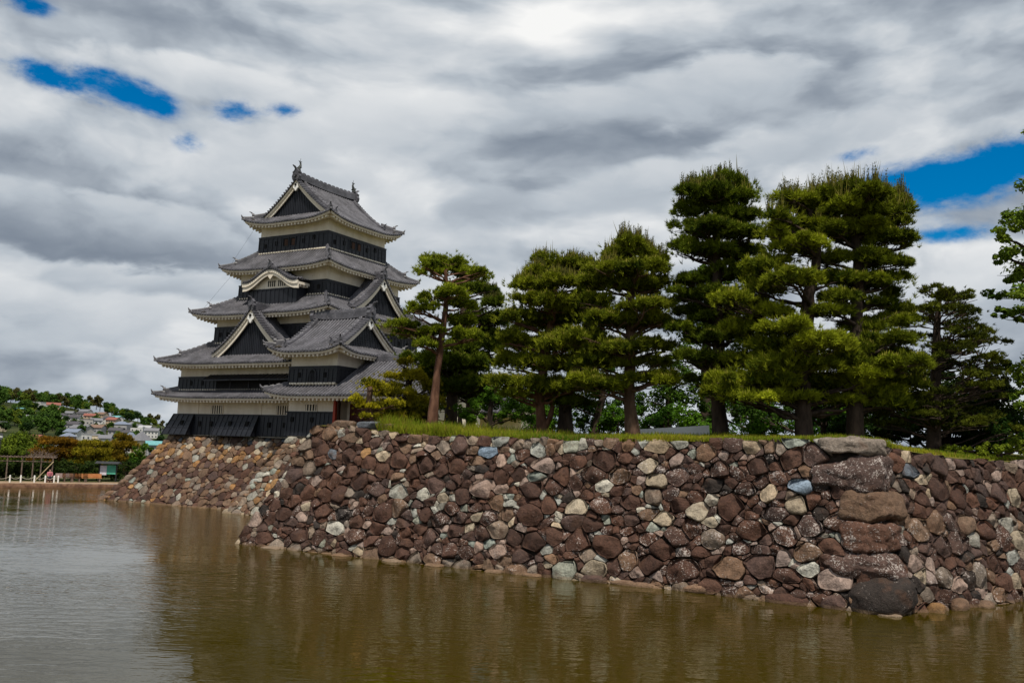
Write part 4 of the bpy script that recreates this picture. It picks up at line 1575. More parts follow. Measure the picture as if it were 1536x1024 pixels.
# ------------------------------------------------------------------ the keep
def build_keep():
    root = thing('castle_keep', 'tall black and white castle keep with five tiers of grey tiled roofs', 'castle keep', (11.5, 11.5, 5.3))
    c = 11.5
    A_, B_, C_, D_, E_ = 7.75, 7.70, 5.90, 4.70, 3.72
    # storey A: stands on the base, flared stone-drop boards
    plaster_storey(root, c, c, A_, A_, 5.30, 8.62)
    sA = board_band(root, c, c, A_, A_, 5.38, 6.98, flare=.10)
    FS = lambda half, z=0.0: Frame((c, c - half, z), (1, 0, 0), (0, 1, 0))
    FE = lambda half, z=0.0: Frame((c + half, c, z), (0, 1, 0), (-1, 0, 0))
    fa = FS(A_)
    for (x0, x1, wrap) in ((-7.95, -5.60, True), (-2.75, 1.50, False)):
        mb = MB()
        zb, zt = 5.34, 7.02
        o = .62
        lo = [fa(x0 - (.62 if wrap else .16), -o - .12, zb), fa(x1 - .20, -o - .12, zb), fa(x1 - .20, 0, zb), fa(x0 - (.62 if wrap else .16), 0.0 if not wrap else 1.6, zb)]
        hi = [fa(x0, -.14, zt), fa(x1, -.14, zt), fa(x1, 0.02, zt), fa(x0, .02 if not wrap else 1.6, zt)]
        mb.hexa(lo, hi)
        n = int((x1 - x0) / .48)
        for i in range(n + 1):
            t = i / n
            xl = lerp(lo[0][0] - c, lo[1][0] - c, t)
            xh = lerp(x0, x1, t)
            a = [fa(xl + dx, -o - .12 + dy, zb) for dx, dy in ((-.035, -.045), (.035, -.045), (.035, .02), (-.035, .02))]
            b = [fa(xh + dx, -.14 + dy, zt) for dx, dy in ((-.035, -.045), (.035, -.045), (.035, .02), (-.035, .02))]
            mb.hexa(a, b)
        for zq in (5.36, 5.92, 6.48, 7.0):
            t = (zq - zb) / (zt - zb)
            y = lerp(-o - .12, -.14, t)
            xa, xb = lerp(lo[0][0] - c, x0, t), lerp(lo[1][0] - c, x1, t)
            mb.box(xa, xb, y - .035, y + .02, zq - .03, zq + .03, fa)
        ch = mb.build('stone_drop_hatch', M['board'], root)
        for xx in ([-6.6] if wrap else [-1.2, .6]):
            loophole(ch, fa, xx, 6.15, .30, .20, -.50)
    for x in (-4.9, -3.6, 2.6, 4.2, 5.4):
        loophole(sA, fa, x, 6.1, .32, .19, -.22)
    for (x0, x1) in ((-3.80, -2.55), (3.20, 4.40)):
        opening(root, fa, x0, x1, 7.06, 7.72, -.10, 'plaster', 5, 'void', 'barred_window', 'plaster')
    for x in (-5.35, 1.55):
        mb = MB()
        mb.box(x - .07, x + .07, -.05, .02, 7.0, 8.3, fa)
        mb.build('wall_post', M['plaster'], root)
    ring_roof(root, c, c, 9.12, 9.12, 1.42, 8.28, 8.93, 1.38, .26)
    # storey B
    plaster_storey(root, c, c, B_, B_, 8.7, 11.35)
    sB = board_band(root, c, c, B_, B_, 8.94, 9.98)
    fb = FS(B_)
    for x in (-6.3, -5.0):
        loophole(sB, fb, x, 9.35)
    # long opening under propped-up shutters
    w = opening(root, fb, -3.35, 5.9, 8.99, 9.62, -.18, 'board', 0, 'void', 'long_window')
    for x in (-1.8, .2, 2.4, 4.4):
        mb = MB()
        mb.box(x - .05, x + .05, -.20, -.16, 9.0, 9.62, fb)
        mb.build('window_post', M['board'], w)
    for x0, x1 in ((-4.1, -1.1), (-1.0, 2.0), (2.1, 5.9)):
        mb = MB()
        lo = [fb(x0, -.95, 9.62), fb(x1, -.95, 9.62), fb(x1, -.05, 9.98), fb(x0, -.05, 9.98)]
        hi = [fb(x0, -.95, 9.70), fb(x1, -.95, 9.70), fb(x1, -.05, 10.16), fb(x0, -.05, 10.16)]
        mb.hexa(lo, hi)
        for i in range(9):
            x = lerp(x0, x1, i / 8)
            mb.hexa([fb(x - .03, -.93, 9.70), fb(x + .03, -.93, 9.70), fb(x + .03, -.08, 10.14), fb(x - .03, -.08, 10.14)], [fb(x - .03, -.93, 9.74), fb(x + .03, -.93, 9.74), fb(x + .03, -.08, 10.19), fb(x - .03, -.08, 10.19)])
        mb.build('propped_shutter', M['board'], w)
    ring_roof(root, c, c, 9.12, 9.12, 3.22, 10.96, 12.92, 1.40, .30)
    # storey C
    plaster_storey(root, c, c, C_, C_, 12.6, 15.55)
    sC = board_band(root, c, c, C_, C_, 12.95, 14.24)
    fc = FS(C_)
    for x in (-5.3, -4.4, 4.6, 5.3):
        loophole(sC, fc, x, 13.5)
    fce = FE(C_)
    for x in (-4.8, -3.6, 3.4, 4.6):
        loophole(sC, fce, x, 13.5)
    ring_roof(root, c, c, 7.42, 7.42, 2.72, 15.06, 16.75, 1.42, .34)
    # storey D
    plaster_storey(root, c, c, D_, D_, 16.4, 19.55)
    sD = board_band(root, c, c, D_, D_, 16.78, 17.88)
    for x in (2.9, 4.0):
        loophole(sD, FS(D_), x, 17.2)
    ring_roof(root, c, c, 5.92, 5.92, 2.16, 18.98, 20.70, 1.12, .34)
    # storey E
    plaster_storey(root, c, c, E_, E_, 20.5, 23.75)
    sE = board_band(root, c, c, E_, E_, 20.76, 22.11, step=.52)
    fe, fee = FS(E_), FE(E_)
    for x0, x1 in ((-1.0, -.45), (-.22, .33)):
        opening(root, fe, x0, x1, 21.20, 21.86, -.15, 'board', 0, 'void', 'window', shutter=True)
    for x0, x1 in ((-1.0, -.45), (-.22, .33)):
        opening(root, fee, x0, x1, 21.20, 21.86, -.15, 'board', 0, 'void', 'window', shutter=True)
    for x, z in ((-3.0, 21.2), (-1.8, 21.35), (1.2, 21.35), (2.3, 21.55)):
        loophole(sE, fe, x, z)
        loophole(sE, fee, x, z)
    roof, pts = irimoya(root, c, c, 4.80, 4.80, 23.10, 26.85, 'v', 1.35, 1.05, .52, .36, pend=.85)
    fish_ornament(roof, Vector(pts[0]) + Vector((0, .28, .50)), (0, -1, 0), .78)
    fish_ornament(roof, Vector(pts[-1]) + Vector((0, -.28, .50)), (0, 1, 0), .78)
    # big triangular gables
    dormer_gable(root, Frame((11.75, 3.75, 11.75), (1, 0, 0), (0, 1, 0)), 4.05, 3.55, 2.2, .5, .44)
    dormer_gable(root, Frame((17.75, 11.6, 15.70), (0, 1, 0), (-1, 0, 0)), 3.60, 3.05, 1.6, .5, .40)
    dormer_gable(root, Frame((11.5, 19.25, 11.75), (-1, 0, 0), (0, -1, 0)), 4.05, 3.55, 2.2, .5, .44)
    # cusped dormer on the third roof
    build_cusped(root, c)
    # lightning conductor
    mb = MB()
    mb.tube([(7.6, 7.2, 22.9), (6.1, 6.2, 19.7)], .007, 4)
    mb.tube([(6.1, 6.2, 18.6), (4.6, 5.0, 15.9)], .007, 4)
    mb.build('conductor_cable', M['iron'], root)


def build_cusped(root, c):
    uc, vf = 11.55, 5.75
    hw = 2.62
    F = Frame((uc, vf, 0), (1, 0, 0), (0, 1, 0))
    mb = MB()
    mb.box(-hw, hw, 0, 2.2, 15.7, 17.75, F)
    N = 24
    X = [lerp(-hw + .02, hw - .02, i / N) for i in range(N + 1)]
    W = 3.0

    def f(x):
        q = min(1, abs(x) / W)
        return 17.62 + 1.02 * (0.5 + 0.5 * cos(pi * min(1, q * 1.12))) + (.0 if q < .9 else .02)
    mb.grid([[F(x, .02, 17.2) for x in X], [F(x, .02, f(x) - .18) for x in X]])
    wall = mb.build('dormer', M['plaster'], root)
    mb = MB()
    mb.box(-hw - .06, hw + .06, -.07, 2.2, 15.75, 17.2, F)
    mb.box(-hw - .10, hw + .10, -.12, 2.2, 17.16, 17.25, F)
    for i in range(12):
        x = lerp(-hw, hw, i / 11)
        mb.box(x - .035, x + .035, -.115, -.07, 15.75, 17.16, F)
    mb.build('board_siding', M['board'], wall)
    mb = MB()
    for i in range(9):
        if i == 4:
            continue
        x = -.88 + i * .22 + .35
        mb.box(x - .05, x + .05, -.02, .03, 17.42, 17.90, F)
    mb.build('window_grille', M['void'], wall)
    # cusped roof
    tile = MB()
    XX = [lerp(-W, W, i / 30) for i in range(31)]
    depth = 2.6
    n = int((depth + .5) / .27)
    rows = []
    for i in range(n + 1):
        y = -.5 + (depth + .5) * i / n
        rows.append([F(x, y, f(x) + .22) for x in XX])
    tile.grid(rows)
    tile.grid([[F(x, -.5, f(x) + .22) for x in XX], [F(x, -.5, f(x) + .08) for x in XX]])
    for i in range(n):
        y = -.5 + (depth + .5) * (i + .5) / n
        tile.grid([[F(x, y + .07 * cos(a), f(x) + .22 + .08 * sin(a)) for a in (0, pi / 4, pi / 2, 3 * pi / 4, pi)] for x in XX])
    for i in range(1, 30):
        x = XX[i]
        tile.tube([F(x, -.58, f(x) + .25), F(x, -.12, f(x) + .27)], .075, 7)
    roof = tile.build('cusped_roof', M['tile'], wall)
    mb = MB()
    for (ya, yb, dn, up) in ((-.48, -.38, .14, .08), (-.40, -.28, .40, .0)):
        a = [F(x, ya, f(x) + up) for x in XX]
        b = [F(x, ya, f(x) - dn * (.9 + .5 * (abs(x) / W) ** 2)) for x in XX]
        cc = [F(x, yb, f(x) - dn * (.9 + .5 * (abs(x) / W) ** 2)) for x in XX]
        mb.grid([a, b, cc])
        for s in (0, -1):
            mb.add([a[s], b[s], cc[s], F(XX[s], yb, f(XX[s]) + up)], [(0, 1, 2, 3)])
    # side eaves
    for sx in (-1, 1):
        mb.box(min(sx * 2.55, sx * 2.98), max(sx * 2.55, sx * 2.98), -.28, 2.2, 17.42, 17.62, F)
        for i in range(6):
            y = -.1 + i * .4
            mb.box(min(sx * 2.6, sx * 2.94), max(sx * 2.6, sx * 2.94), y, y + .14, 17.28, 17.42, F)
    # small cusp pendant
    mb.add([F(-.32, -.42, f(0) - .34), F(.32, -.42, f(0) - .34), F(.12, -.42, f(0) - .58), F(0, -.42, f(0) - .70), F(-.12, -.42, f(0) - .58), F(-.32, -.30, f(0) - .34), F(.32, -.30, f(0) - .34), F(.12, -.30, f(0) - .58), F(0, -.30, f(0) - .70), F(-.12, -.30, f(0) - .58)], [(0, 4, 3, 2, 1), (5, 6, 7, 8, 9), (0, 1, 6, 5), (1, 2, 7, 6), (2, 3, 8, 7), (3, 4, 9, 8), (4, 0, 5, 9)])
    mb.build('bargeboard', M['plaster'], wall)
    mb = MB()
    ridge_bar(mb, [F(0, -.40, f(0) + .25), F(0, 1.2, f(0) + .25), F(0, 2.4, f(0) + .25)], .15, .22)
    oni(mb, F(0, -.45, f(0) + .25), (0, -1, 0), 1.0)
    for sx in (-1, 1):
        mb.tube([F(sx * .22, -.35, f(0) + .32), F(sx * .60, -.35, f(.6) + .38), F(sx * .75, -.35, f(.75) + .50)], [.10, .08, .04], 6)
        ridge_bar(mb, [F(sx * x, .12, f(x) + .24) for x in (.3, .7, 1.1, 1.5, 1.9, 2.3, 2.7, 2.95)], .10, .14)
    mb.build('ridge', M['tile'], wall)


def build_corner_turret():
    root = thing('corner_turret', 'two-storey black and white turret attached to the right of the tall keep', 'turret', (20.15, 4.45, 5.4))
    u0, u1, v0, v1 = 18.0, 22.3, 1.5, 7.4
    cu, cv, a, b = (u0 + u1) / 2, (v0 + v1) / 2, (u1 - u0) / 2, (v1 - v0) / 2
    plaster_storey(root, cu, cv, a, b, 5.4, 11.95)
    FSo = Frame((cu, v0, 0), (1, 0, 0), (0, 1, 0))
    FEa = Frame((u1, cv, 0), (0, 1, 0), (-1, 0, 0))
    # lower boards only on the moat side
    mb = MB()
    lo = [FSo(-a - .15, -.20, 5.46), FSo(a - .06, -.20, 5.46), FSo(a - .06, .0, 5.46), FSo(-a - .15, .6, 5.46)]
    hi = [FSo(-a - .07, -.08, 7.16), FSo(a - .06, -.08, 7.16), FSo(a - .06, .0, 7.16), FSo(-a - .07, .6, 7.16)]
    mb.hexa(lo, hi)
    for i in range(12):
        x = lerp(-a, a - .10, i / 11)
        mb.hexa([FSo(x + dx, -.20 + dy, 5.46) for dx, dy in ((-.035, -.04), (.035, -.04), (.035, .02), (-.035, .02))], [FSo(x + dx, -.08 + dy, 7.12) for dx, dy in ((-.035, -.04), (.035, -.04), (.035, .02), (-.035, .02))])
    mb.box(-a - .12, a - .05, -.15, 0, 7.12, 7.22, FSo)
    for z in (6.0, 6.55):
        mb.box(-a, a - .06, -.185 + (z - 5.46) * .07, 0, z - .012, z + .012, FSo)
    s1 = mb.build('board_siding', M['board'], root)
    for x in (-1.65, .2):
        loophole(s1, FSo, x, 6.5, .28, .18, -.20)
    opening(root, FSo, -.55, .50, 7.27, 7.72, -.06, 'plaster', 4, 'void', 'barred_window', 'plaster')
    s2 = board_band(root, cu, cv, a, b, 9.22, 10.40, step=.42)
    for x in (-1.25, 1.15):
        loophole(s2, FSo, x, 9.65, .30, .18)
    # bell-shaped window
    mb = MB()
    pts = [(-.42, 9.36), (-.40, 9.75), (-.33, 10.05), (-.18, 10.20), (0, 10.30), (.18, 10.20), (.33, 10.05), (.40, 9.75), (.42, 9.36)]
    fr = [FSo(x, -.16, z) for x, z in pts]
    inn = [FSo(x * .82, -.16, 9.36 + (z - 9.36) * .88) for x, z in pts]
    bk = [FSo(x, -.08, z) for x, z in pts]
    mb.grid([bk, fr, inn])
    w = mb.build('bell_window', M['board'], root)
    mb = MB()
    mb.add([FSo(x * .82, -.13, 9.36 + (z - 9.36) * .88) for x, z in pts], [tuple(range(len(pts)))])
    mb.build('recess', M['void'], w)
    mb = MB()
    for i in range(4):
        x = -.24 + i * .16
        mb.box(x - .02, x + .02, -.15, -.135, 9.36, 10.0, FSo)
    mb.build('window_bars', M['board'], w)
    roof, pts = irimoya(root, 20.0, 4.45, 3.50, 4.15, 11.42, 14.32, 'u', 1.15, 1.2, .50, .34, lattice=True, pend=.85)
    # red corner post by the doorway
    mb = MB()
    mb.box(u1 - .04, u1 + .16, v0 - .16, v0 + .04, 5.5, 8.2)
    mb.build('corner_post', M['red'], root)


def build_moon_turret():
    root = thing('moon_viewing_turret', 'low tiled pavilion with red balcony and red lattice doors beside the turret', 'pavilion', (26.5, 4.4, 5.4))
    ue0, ue1, ve, ze = 16.5, 31.2, 0.3, 8.33
    ridge_v, ridge_z = 4.6, 11.05
    span = ridge_v - ve
    F = Frame((ue0, ve, ze), (1, 0, 0), (0, 1, 0))
    L = ue1 - ue0

    def z(x, d):
        q = d / span
        return (ridge_z - ze) * (.94 * q + .06 * q * q) + .36 * max(0, 1 - x / 3.0) ** 2.2 * max(0, 1 - d / 2)

    def dm(x):
        if x < 1.45:
            return max(.001, x)
        if x < 22.3 - ue0:
            return 1.22
        return span
    tile, trim = MB(), MB()
    roof_slope(tile, F, (0, 1.45), dm, z)
    roof_slope(tile, F, (1.46, 22.29 - ue0), dm, z)
    roof_slope(tile, F, (22.3 - ue0, L), dm, z, rows=12)
    # back slope and left hip end
    B = Frame((ue1, ridge_v * 2 - ve, ze), (-1, 0, 0), (0, -1, 0))
    roof_slope(tile, B, (0, ue1 - 22.3), lambda x: span, lambda x, d: (ridge_z - ze) * (d / span), rows=6)
    Wf = Frame((ue0, ve + 3.4, ze), (0, -1, 0), (1, 0, 0))
    roof_slope(tile, Wf, (0, 3.4), lambda x: min(1.45, max(.001, 3.4 - x)), lambda x, d: z(3.4 - x if x > 1.95 else 3.0, 0) * (1 - d / 1.45) + z(9, d))
    eave_trim(trim, F, (.12, L - .1), lambda x, d: z(x, d), 1.15)
    roof = tile.build('tiled_roof', M['tile'], root)
    trim.build('eave', M['plaster'], roof)
    mb = MB()
    G = Frame((18.0, 1.5, 9.22), (1, 0, 0), (0, 1, 0))
    mb.box(0, 4.3, -.14, -.075, -.06, .05, G)
    for i in range(16):
        x = .13 + i * .27
        mb.box(x - .055, x + .055, -.20, -.14, -.08, .04, G)
    mb.build('mortar_line', M['plaster'], roof)
    mb = MB()
    pts = [F(d, d, z(d, d) + .03) for d in (.02, .3, .6, .9, 1.2, 1.45)]
    ridge_bar(mb, pts, .13, .20)
    mb.tube([Vector(pts[0]) + Vector((0, 0, .08)), Vector(pts[0]) + Vector((-.12, -.12, .20)), Vector(pts[0]) + Vector((-.17, -.17, .36))], [.10, .08, .03], 6)
    mb.build('hip_ridge', M['tile'], roof)
    mb = MB()
    ridge_bar(mb, [(22.35, ridge_v, ridge_z), (26, ridge_v, ridge_z), (ue1 - .2, ridge_v, ridge_z + .08)], .20, .42)
    oni(mb, (ue1 - .15, ridge_v, ridge_z), (1, 0, 0), 1.2)
    mb.build('main_ridge', M['tile'], roof)
    # right gable end, walls, doors
    mb = MB()
    mb.box(22.46, 30.2, 2.6, 8.0, 5.45, 8.95)
    mb.add([(30.2, 1.5, 8.6), (30.2, 7.7, 8.6), (30.2, ridge_v, ridge_z - .15), (22.4, 1.5, 8.6), (22.4, 7.7, 8.6), (22.4, ridge_v, ridge_z - .15)], [(0, 1, 2), (3, 5, 4)])
    wall = mb.build('plaster_wall', M['plaster'], root)
    D = Frame((22.46, 2.6, 0), (1, 0, 0), (0, 1, 0))
    for x0 in (.30, 2.25, 4.2, 6.0):
        mb = MB()
        mb.box(x0, x0 + 1.75, -.06, .02, 5.75, 7.85, D)
        for i in range(8):
            x = x0 + .1 + i * .22
            mb.box(x - .025, x + .025, -.085, -.06, 5.8, 7.8, D)
        for zz in (6.2, 6.7, 7.2):
            mb.box(x0, x0 + 1.75, -.08, -.06, zz - .02, zz + .02, D)
        mb.build('lattice_door', M['reddoor'], root)
    for x in (.06, 2.1, 4.06, 5.9, 7.7):
        mb = MB()
        mb.box(x - .07, x + .07, -1.0, -.86, 5.5, 8.5, D)
        mb.build('veranda_post', M['shutter'], root)
    mb = MB()
    mb.box(.1, 7.9, -1.3, 0, 5.45, 5.62, D)
    mb.build('veranda_floor', M['shutter'], root)
    mb = MB()
    for zz in (5.82, 6.02, 6.22):
        mb.box(.12, 7.9, -1.30, -1.22, zz - .03, zz + .03, D)
    for i in range(7):
        x = .18 + i * 1.28
        mb.box(x - .05, x + .05, -1.31, -1.21, 5.6, 6.3, D)
    mb.build('balcony_rail', M['red'], root)


def build_gatehouse():
    root = thing('gatehouse', 'low white building with a grey tiled roof glimpsed between pine trunks', 'gatehouse', (26.0, 14.0, 6.0))
    mb = MB()
    mb.box(22.5, 31.0, 12.6, 16.0, 6.0, 8.0)
    mb.build('plaster_wall', M['plaster'], root)
    tile, trim = MB(), MB()
    F = Frame((26.7, 11.6, 7.75), (1, 0, 0), (0, 1, 0))
    zf = lambda x, d: 1.6 * d / 2.7
    roof_slope(tile, F, (-5, 5), lambda x: 2.7, zf)
    B = Frame((26.7, 17.0, 7.75), (-1, 0, 0), (0, -1, 0))
    roof_slope(tile, B, (-5, 5), lambda x: 2.7, zf)
    eave_trim(trim, F, (-4.9, 4.9), zf, .9)
    roof = tile.build('tiled_roof', M['tile'], root)
    trim.build('eave', M['plaster'], roof)
    mb = MB()
    ridge_bar(mb, [(21.7, 14.3, 9.35), (31.7, 14.3, 9.35)], .18, .3)
    mb.build('main_ridge', M['tile'], roof)


build_keep()
build_corner_turret()
build_moon_turret()
build_gatehouse()

# ------------------------------------------------------------------ trees and plants
TREE = {}
TREE['T1'] = ([38.15,-9.5,6.26],
 [[0.0,0.0,-0.15,0.444],[0.12,0.07,2.5,0.291],[0.29,0.16,4.4,0.273],[0.39,0.23,5.63,0.222],[0.44,0.26,6.68,0.188],[0.31,0.18,7.9,0.137]],
 [[-0.49,1.33,8.53,1.37,0.38],[-0.4,-0.19,7.78,0.75,0.27],[0.7,1.63,7.97,1.09,0.34],[0.2,-1.36,7.97,0.51,0.27],[1.68,1.07,7.87,0.62,0.27],[0.69,-0.05,6.62,1.03,0.31],[-0.73,0.69,6.56,0.75,0.27],[-0.05,-1.13,5.86,0.85,0.31],[-1.58,0.13,5.88,0.51,0.24],[-1.64,-0.9,4.96,0.92,0.31],[-1.58,0.22,4.65,0.96,0.31],[-0.22,-0.21,4.65,0.85,0.31],[-0.26,-0.4,4.01,0.85,0.31],[0.61,1.24,6.3,0.85,0.31],[0.35,1.7,5.48,0.96,0.38],[1.54,0.55,4.58,0.85,0.34]])
TREE['T2'] = ([35.63,-4.0,6.72],
 [[-0.0,0.0,-0.15,0.346],[0.05,0.03,2.54,0.308],[0.3,0.17,4.89,0.231],[0.56,0.32,7.25,0.154]],
 [[-0.45,1.86,7.97,1.35,0.38],[0.79,2.18,7.54,1.08,0.38],[2.49,0.32,6.57,0.69,0.35],[0.1,0.54,4.15,1.35,0.62],[0.88,1.39,5.81,1.54,0.54],[1.48,2.29,5.91,0.69,0.38],[0.64,1.11,4.6,1.54,0.62],[-0.03,-1.28,3.19,1.15,0.62],[0.7,0.39,3.15,1.54,0.62],[-1.29,-0.75,2.49,0.96,0.62],[0.07,0.04,1.77,1.35,0.54],[0.86,2.34,3.53,1.15,0.54],[2.39,0.89,4.13,0.77,0.46],[1.79,-0.19,2.12,1.15,0.46],[-2.01,-1.13,3.44,0.77,0.38],[-0.98,-0.12,1.76,0.92,0.54],[1.06,2.28,5.12,0.85,0.46]])
TREE['T2b'] = ([34.99,-1.0,7.01],
 [[0.07,0.04,-0.15,0.243],[-0.03,-0.02,0.89,0.203],[-0.02,-0.01,1.7,0.162]],
 [[-0.56,-0.27,1.2,1.14,0.41],[0.52,-0.1,1.49,1.22,0.37],[0.96,0.74,1.35,0.97,0.37],[-0.2,-0.13,1.9,1.01,0.41],[0.4,0.52,1.0,0.89,0.28]])
TREE['T3'] = ([44.06,-8.5,6.06],
 [[0.0,0.0,-0.15,0.294],[-0.16,-0.09,0.9,0.229],[-0.24,-0.14,1.72,0.229],[0.0,0.0,3.37,0.196],[0.24,0.14,5.37,0.196],[0.34,0.2,7.05,0.163],[0.38,0.22,8.06,0.098]],
 [[0.41,0.14,8.21,1.31,0.39],[-0.01,-1.15,7.5,0.72,0.33],[1.01,1.18,8.2,0.98,0.33],[-1.32,0.25,7.32,0.92,0.33],[0.76,-0.83,7.01,1.47,0.39],[1.71,0.91,7.42,0.82,0.33],[-0.66,-0.89,6.26,0.92,0.39],[0.95,-0.78,6.03,1.31,0.46],[-0.91,-1.39,5.37,0.92,0.39],[-0.76,1.47,5.42,1.47,0.46],[1.02,1.67,5.89,1.14,0.39],[-1.41,-1.11,4.44,0.92,0.39],[-0.93,0.41,4.27,1.31,0.46],[1.55,-0.81,4.06,1.47,0.46],[-1.87,0.1,3.42,1.14,0.46],[0.0,0.15,3.22,1.47,0.46],[1.14,1.56,3.34,1.31,0.46],[-1.63,-1.24,2.3,0.98,0.39],[-0.28,-0.65,2.17,1.31,0.39],[1.16,0.1,2.06,1.31,0.46],[1.89,1.58,2.49,0.98,0.39],[-1.23,-0.91,1.67,0.82,0.26]])
TREE['T4'] = ([44.76,-7.5,6.17],
 [[0.0,-0.0,-0.15,0.397],[-0.03,-0.02,1.35,0.298],[0.33,0.19,3.36,0.265],[0.81,0.47,5.05,0.198],[0.78,0.45,6.4,0.132]],
 [[0.31,0.18,1.3,1.16,0.33],[0.79,1.31,4.82,0.99,0.4],[1.02,1.28,3.79,0.99,0.4],[-0.24,-0.19,1.34,0.99,0.26],[0.63,-0.02,6.67,0.66,0.3],[1.39,1.14,6.14,0.6,0.3]])
TREE['T5'] = ([49.19,-9.5,5.9],
 [[0.0,0.0,-0.15,0.333],[-0.21,-0.12,1.5,0.257],[-0.16,-0.09,3.32,0.242],[-0.22,-0.12,5.47,0.212],[-0.25,-0.14,7.65,0.151],[-0.3,-0.17,8.9,0.091]],
 [[0.14,-1.14,8.66,0.6,0.42],[-0.55,-0.64,8.2,0.97,0.36],[-0.09,1.07,8.5,0.85,0.36],[0.65,1.32,8.18,0.42,0.24],[-0.65,-1.13,7.49,1.21,0.36],[0.69,-0.85,7.29,1.15,0.36],[-1.54,-0.22,6.93,1.06,0.36],[-0.09,0.32,6.78,1.36,0.39],[1.15,0.06,6.82,0.54,0.3],[-1.69,-0.96,6.04,0.97,0.36],[0.73,-0.86,5.63,1.21,0.3],[0.98,0.97,6.04,0.6,0.24],[-1.42,-0.76,5.12,1.21,0.36],[-0.02,0.61,5.1,1.21,0.3],[1.17,-0.35,5.08,0.67,0.27],[-2.09,-1.09,4.34,1.06,0.36],[-0.59,-0.72,3.88,1.36,0.39],[0.47,0.27,4.11,1.06,0.33],[-1.55,-1.12,3.25,1.21,0.39],[-0.45,0.15,3.2,0.91,0.27],[1.08,0.76,4.0,0.6,0.27],[0.78,0.74,3.23,0.76,0.27],[-1.39,-1.4,2.31,1.21,0.36],[0.86,-0.27,2.45,1.21,0.3],[1.5,0.13,2.71,0.76,0.27],[-0.84,-0.8,2.06,0.76,0.21]])
TREE['T6'] = ([53.1,-9.0,5.91],
 [[0.0,0.0,-0.15,0.35],[-0.19,-0.11,1.82,0.292],[-0.12,-0.07,3.88,0.262],[-0.22,-0.12,6.26,0.233],[-0.23,-0.13,8.37,0.19],[-0.25,-0.14,10.81,0.117]],
 [[-0.24,-0.18,11.26,1.11,0.32],[-0.83,-1.17,10.76,0.82,0.29],[0.59,0.61,11.07,0.82,0.29],[-0.24,-0.16,10.5,1.46,0.38],[-1.28,-0.73,10.0,0.82,0.32],[0.1,0.26,9.89,1.31,0.38],[0.81,0.96,9.74,0.73,0.29],[-1.43,-0.72,9.26,0.82,0.29],[-0.26,-1.01,8.93,1.17,0.35],[0.81,-0.11,8.89,1.11,0.35],[-1.56,-0.75,8.35,0.7,0.32],[-0.51,-0.66,8.13,1.17,0.35],[0.57,0.74,8.24,1.11,0.35],[1.19,0.69,7.67,0.58,0.26],[-1.06,-0.81,6.79,0.7,0.26],[0.03,0.52,7.26,1.17,0.35],[1.12,0.41,6.87,0.7,0.29],[-1.29,-1.0,6.18,0.82,0.29],[-0.22,-0.58,6.19,1.17,0.35],[0.72,0.27,5.98,1.17,0.38],[-1.3,-0.08,5.57,0.87,0.26],[-0.26,0.52,5.31,1.31,0.38],[-1.47,-0.46,4.77,0.87,0.32],[-0.41,0.05,4.35,1.31,0.38],[1.08,0.06,4.74,1.02,0.35],[-0.85,-0.88,3.37,1.02,0.29],[0.18,0.11,3.31,1.17,0.35],[-0.8,0.37,2.45,0.87,0.26],[0.14,-0.21,1.82,1.02,0.29]])
TREE['T7'] = ([56.91,-10.2,5.9],
 [[-0.0,0.0,-0.15,0.352],[-0.09,-0.05,1.48,0.325],[-0.04,-0.02,3.11,0.325],[0.13,0.08,5.05,0.298],[0.18,0.11,5.88,0.244],[0.45,0.26,7.01,0.203],[0.46,0.26,8.41,0.162],[0.22,0.13,9.39,0.108]],
 [[-0.42,-0.06,9.84,0.95,0.32],[0.24,1.33,9.83,1.08,0.32],[-0.74,-0.98,8.8,0.81,0.32],[-0.07,0.83,8.87,1.22,0.35],[-1.17,-0.35,8.28,0.68,0.3],[-0.16,-0.0,7.84,1.22,0.35],[-0.96,-0.1,7.32,0.81,0.3],[-1.33,-0.82,6.93,0.81,0.32],[-0.11,-1.43,6.19,1.08,0.32],[0.45,1.57,6.68,1.08,0.35],[1.05,1.99,6.14,0.81,0.32],[-1.83,0.03,6.26,1.08,0.38],[-2.44,-1.76,5.58,0.81,0.32],[-1.44,-0.38,5.05,1.08,0.35],[-2.24,-0.49,4.51,0.95,0.35],[-0.3,-1.72,4.27,1.08,0.32],[-1.32,0.23,3.72,1.22,0.38],[0.59,-1.09,3.66,1.35,0.38],[-2.13,0.14,3.17,1.08,0.38],[-0.2,-1.03,2.88,1.49,0.41],[0.78,1.89,3.29,1.22,0.38],[2.27,0.84,2.61,1.08,0.35],[-2.53,-1.37,2.34,0.95,0.35],[-1.59,0.2,2.19,1.35,0.38],[-0.25,1.56,2.42,1.49,0.38],[1.4,1.37,2.26,1.22,0.38],[-3.13,-1.23,1.81,0.76,0.3],[-1.96,-1.45,1.52,0.95,0.27],[2.39,1.65,2.0,0.95,0.3],[-0.54,-0.72,1.57,1.08,0.24],[0.53,1.7,1.59,1.08,0.24],[2.87,1.89,2.15,0.76,0.27]])
